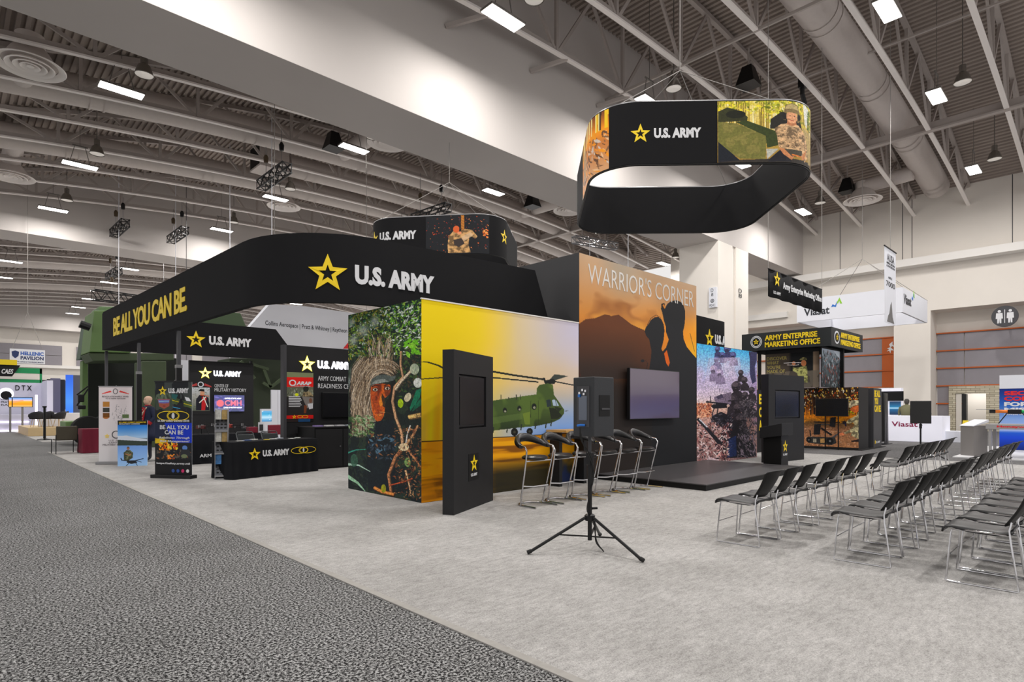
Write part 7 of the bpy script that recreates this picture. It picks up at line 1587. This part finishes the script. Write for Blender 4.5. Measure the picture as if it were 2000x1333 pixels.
# dark booth walls behind
t = thing('dark_booth', 'dark grey booth walls with a lit blue panel behind the platform', 'booth')
Y = 52.0
def wseg(nm, pa, pb, Yq, ya_, m_, yb_=None): xa, za = on_y(Yq, pa, ya_); xb, _ = on_y(Yq, pb, ya_); return MB().box(xa, xb, Yq, Yq + .2, .004, za).build(nm, m_, t)
wseg('dark_wall', 92, 127, 50.5, 741, mat('slate_black', (36, 36, 40), .6)); wseg('violet_wall', 99, 118, 50.2, 739, mat('slate_violet', (96, 94, 120), .6)); wseg('grey_wall', 140, 200, 50.6, 733, mat('slate_grey', (84, 86, 96), .6))
xa, za = on_y(50, 128, 733); xb, _ = on_y(50, 143, 733); printed(pic_simple([(0, (30, 90, 200)), (.5, (70, 140, 230)), (.8, (40, 110, 220)), (1, (60, 50, 150))], 2, 30, 60), 'blue_panel', plane((xa, 50, .02), XP), xb - xa, za, t, .0, screen_mat())
# hanging signs far left
x0, zt = on_y(45, 19, 681); x1, zb = on_y(45, 88, 712)
t = thing('hanging_sign', 'white hanging sign with a navy shield and blue letters, far left', 'hanging sign', (x0, 45, zb)); Wd, Hh = x1 - x0, zt - zb
MB().box(0, Wd, 0, .05, 0, Hh).build('sign_board', M_SIGNW, t); fr = plane((0, 0, 0), XP); M_BL = mat('sign_blue', (30, 90, 180), .5); M_NV = mat('sign_navy', (30, 50, 100), .5)
lettering('HELLENIC', fr, Wd * .30, Hh * .58, Wd * .66, Hh * .26, M_BL, t, 'sign_lettering', bold=.04); lettering('PAVILION', fr, Wd * .30, Hh * .26, Wd * .66, Hh * .26, M_NV, t, 'sign_lettering', bold=.04); lettering('UNDER THE AUSPICES OF THE HELLENIC MINISTRY', fr, Wd * .04, Hh * .07, Wd * .92, Hh * .08, M_NV, t, 'sign_lettering')
b = MB(); b.prism([(Wd * .05, Hh * .8), (Wd * .15, Hh * .88), (Wd * .26, Hh * .8), (Wd * .24, Hh * .5), (Wd * .15, Hh * .34), (Wd * .07, Hh * .5)], fr, .01); b.build('shield', M_NV, t)
b = MB(); b.tube([(.1, 0, Hh), (Wd * .5, 0, Hh + 2.2)], .012, 5); b.tube([(Wd - .1, 0, Hh), (Wd * .5, 0, Hh + 2.2)], .012, 5); b.tube([(Wd * .5, 0, Hh + 2.2), (Wd * .5, 0, z_top(x0) + .12 - zb)], .012, 5); b.build('bridle_cables', M_WIRE, t)
x1, zt = on_y(42, 40, 714); _, zb = on_y(42, 33, 736)
t = thing('hanging_sign', 'slanted black hanging sign with a yellow band over green framing', 'hanging sign', (x1, 42, zb)); Hh = zt - zb; fr = plane((0, 0, 0), XP)
b = MB(); b.prism([(-4, 0), (-.35, 0), (0, Hh), (-4, Hh)], lambda u, v, w_: fr(u, v, w_ - .1), .1); b.build('sign_board', M_DBLACK, t); x2 = on_y(42, 3, 730)[0] - x1; lettering('CAES', fr, x2, Hh * .22, .62 * abs(x2) * 1.0, Hh * .42, M_WHT, t, 'sign_lettering', bold=.03, shear=.25)
MB().box(-4, -.15, -.1, .1, Hh, Hh + .28).build('yellow_band', mat('sign_yellow', (240, 210, 10), .5), t); MB().box(-4, .9, .2, .3, -.32, -.15).build('green_rail', mat('sign_green', (20, 150, 90), .5), t); MB().box(-.3, .95, .2, .3, .2, .5).build('green_end', MATS['sign_green'], t); MB().box(.85, .95, .2, .3, -.3, .5).build('green_upright', MATS['sign_green'], t)
b = MB(); b.tube([(-1, 0, Hh + .28), (-1, 0, z_top(x1 - 1) + .12 - zb)], .012, 5); b.build('hanging_wire', M_WIRE, t)
# green military vehicle behind the booth
t = thing('military_vehicle', 'tall green military radar vehicle behind the booth', 'vehicle')
def pY(Y, pts): return [on_y(Y, *p) for p in pts]
def slab(nm, Y, pts, th, m_): 
    P = pY(Y, pts); b = MB(); b.add([(x, Y, z) for x, z in P] + [(x, Y + th, z) for x, z in P], [tuple(range(len(P))), tuple(range(len(P), 2 * len(P)))[::-1]] + [(i, (i + 1) % len(P), len(P) + (i + 1) % len(P), len(P) + i) for i in range(len(P))]); return b.build(nm, m_, t, bevel=.03)
slab('radar_cover', 26.5, [(184, 607), (205, 607), (255, 610), (255, 690), (175, 688)], 2.0, M_ARMYG)
slab('radar_face', 28.6, [(168, 625), (186, 612), (190, 700), (156, 702)], 1.0, mat('green_plate', (52, 84, 62), .5))
slab('upper_box', 28.0, [(193, 599), (235, 599), (235, 640), (190, 640)], 1.6, mat('light_green', (104, 132, 90), .6))
slab('under_frame', 26.6, [(172, 690), (340, 690), (340, 704), (182, 706)], 1.8, M_ARMYD)
slab('rear_column', 29.0, [(161, 705), (172, 704), (172, 832), (160, 832)], .6, M_ARMYG)
slab('hull', 30.0, [(172, 700), (345, 700), (345, 838), (172, 838)], 2.0, mat('vehicle_dark', (26, 30, 26), .7))
slab('chassis', 27.6, [(128, 824), (200, 822), (200, 842), (128, 842)], 1.5, M_ARMYG)
slab('tilted_panel', 27.0, [(392, 628), (452, 610), (470, 612), (484, 645), (480, 655), (392, 655)], .5, mat('panel_green', (66, 86, 56), .6))
slab('equipment_box', 24.4, [(277, 706), (325, 706), (325, 880), (277, 880)], 1.2, M_ARMYD)
slab('rear_body', 25.5, [(448, 700), (556, 700), (556, 870), (448, 870)], 1.5, mat('body_green', (48, 58, 40), .7))
for px in (172, 205): X = on_y(27.4, px, 842)[0]; b = MB(); b.T = Matrix.Translation((X, 27.5, .56)) @ Matrix.Rotation(math.pi / 2, 4, 'X'); b.lathe([(0, -.18), (.3, -.18), (.52, -.15), (.56, -.08), (.56, .08), (.52, .15), (.3, .18), (0, .18)], 28); b.build('wheel', M_RUBBER, t, smooth=True)
for i, (p, q) in enumerate((((513, 748), (528, 757)), ((528, 757), (556, 737)), ((515, 722), (528, 757)), ((492, 712), (524, 722)), ((470, 706), (497, 740)))): a_ = on_y(25.2, *p); b_ = on_y(25.2, *q); MB().bar((a_[0], 25.2, a_[1]), (b_[0], 25.2, b_[1]), .12).build('strut', M_ARMYD, t)
for i, (p, q) in enumerate((((150, 793), (172, 760)), ((150, 772), (172, 755)))): a_ = on_y(27.5, *p); b_ = on_y(27.5, *q); MB().bar((a_[0], 27.5, a_[1]), (b_[0], 27.5, b_[1]), .05).build('mirror_arm', M_POLE, t)
slab('mirror', 27.4, [(152, 771), (165, 771), (165, 786), (152, 786)], .1, M_POLE); slab('lamp_cluster', 27.4, [(152, 792), (168, 792), (168, 800), (152, 800)], .2, M_POLE)
b = MB(); a_ = on_y(26.4, 156, 633); b_ = on_y(26.4, 176, 640); b.tube([(a_[0], 26.4, a_[1]), (b_[0], 26.4, b_[1])], .14, 10); b.build('camera_tube', M_POLE, t)
# white hanging structure
x0 = on_y(24, 482, 644)[0]
t = thing('hanging_sign', 'large white angled hanging sign with one thin line of black lettering', 'hanging sign')
P = pY(24.0, [(440, 694), (527, 594), (600, 599), (760, 622), (760, 690), (690, 660), (664, 681), (557, 674), (560, 690)]); b = MB()
P = pY(24.0, [(455, 676), (527, 594), (600, 599), (760, 622), (760, 700), (664, 682), (557, 674)])
b.add([(x, 24, z) for x, z in P] + [(x, 24.4, z) for x, z in P], [tuple(range(7)), tuple(range(7, 14))[::-1]] + [(i, (i + 1) % 7, 7 + (i + 1) % 7, 7 + i) for i in range(7)]); b.build('sign_body', M_SIGNW, t)
xa, za = on_y(24, 518, 634); xb, _ = on_y(24, 678, 634); lettering('Collins Aerospace | Pratt & Whitney | Raytheon', plane((xa, 24, za), XP), 0, -.08, xb - xa, .24, M_INK, t, 'sign_lettering', bold=.01)
P = pY(23.9, [(672, 681), (690, 660), (690, 681)]); b = MB(); b.add([(x, 23.97, z) for x, z in P] + [(x, 24, z) for x, z in P], [(0, 1, 2), (3, 5, 4), (0, 1, 4, 3), (1, 2, 5, 4), (2, 0, 3, 5)]); b.build('red_corner', M_RED, t)
b = MB(); b.tube([(on_y(24, 540, 600)[0], 24.2, 5.5), (on_y(24, 540, 600)[0], 24.2, z_top(on_y(24, 540, 600)[0]) + .12)], .012, 5); b.tube([(on_y(24, 720, 620)[0], 24.2, 5), (on_y(24, 720, 620)[0], 24.2, z_low(16))], .012, 5); b.build('hanging_wires', M_WIRE, t)
t = thing('white_booth', 'white booth wall with a red and blue stripe, seen under the header behind the vehicle', 'booth'); 
MB().box(6.2, 22, 33.8, 34.1, .004, 3.9).build('booth_wall', M_SIGNW, t); MB().box(6.2, 22, 33.76, 33.8, 1.9, 2.35).build('blue_stripe', M_NV, t); MB().box(6.2, 22, 33.76, 33.8, 2.35, 2.45).build('red_stripe', M_RED, t)
x0 = on_y(19, 530, 800)[0]; x1 = on_y(19, 556, 800)[0]
t = thing('white_partition', 'tall white folded partition left of the readiness wall', 'partition'); b = MB(); zt = on_y(19, 535, 762)[1]; b.box(x0, (x0 + x1) / 2 - .01, 19, 19.06, .006, zt); b.build('partition_leaf', M_SIGNW, t); MB().box((x0 + x1) / 2 + .01, x1 + .3, 19.02, 19.08, .006, zt).build('partition_leaf', M_SIGNW, t)
x0 = on_y(18.5, 510, 800)[0]; x1 = on_y(18.5, 532, 800)[0]; zt = on_y(18.5, 510, 803)[1]; zb = on_y(18.5, 510, 824)[1]
t = thing('display_screen', 'white stand with a pale blue picture behind the drone table', 'display'); MB().box(x0, x1, 18.5, 18.6, .006, zt + .06).build('stand_body', M_SIGNW, t); cv_ = pic_simple([(0, (120, 170, 210)), (.3, (70, 160, 200)), (.6, (190, 220, 235)), (1, (60, 130, 180))], 6, 40, 40, [(60, 90, 110), (220, 235, 240)], 8); printed(cv_, 'picture', plane((x0 + .02, 18.5, zb), XP), x1 - x0 - .04, zt - zb, t, .002, screen_mat())
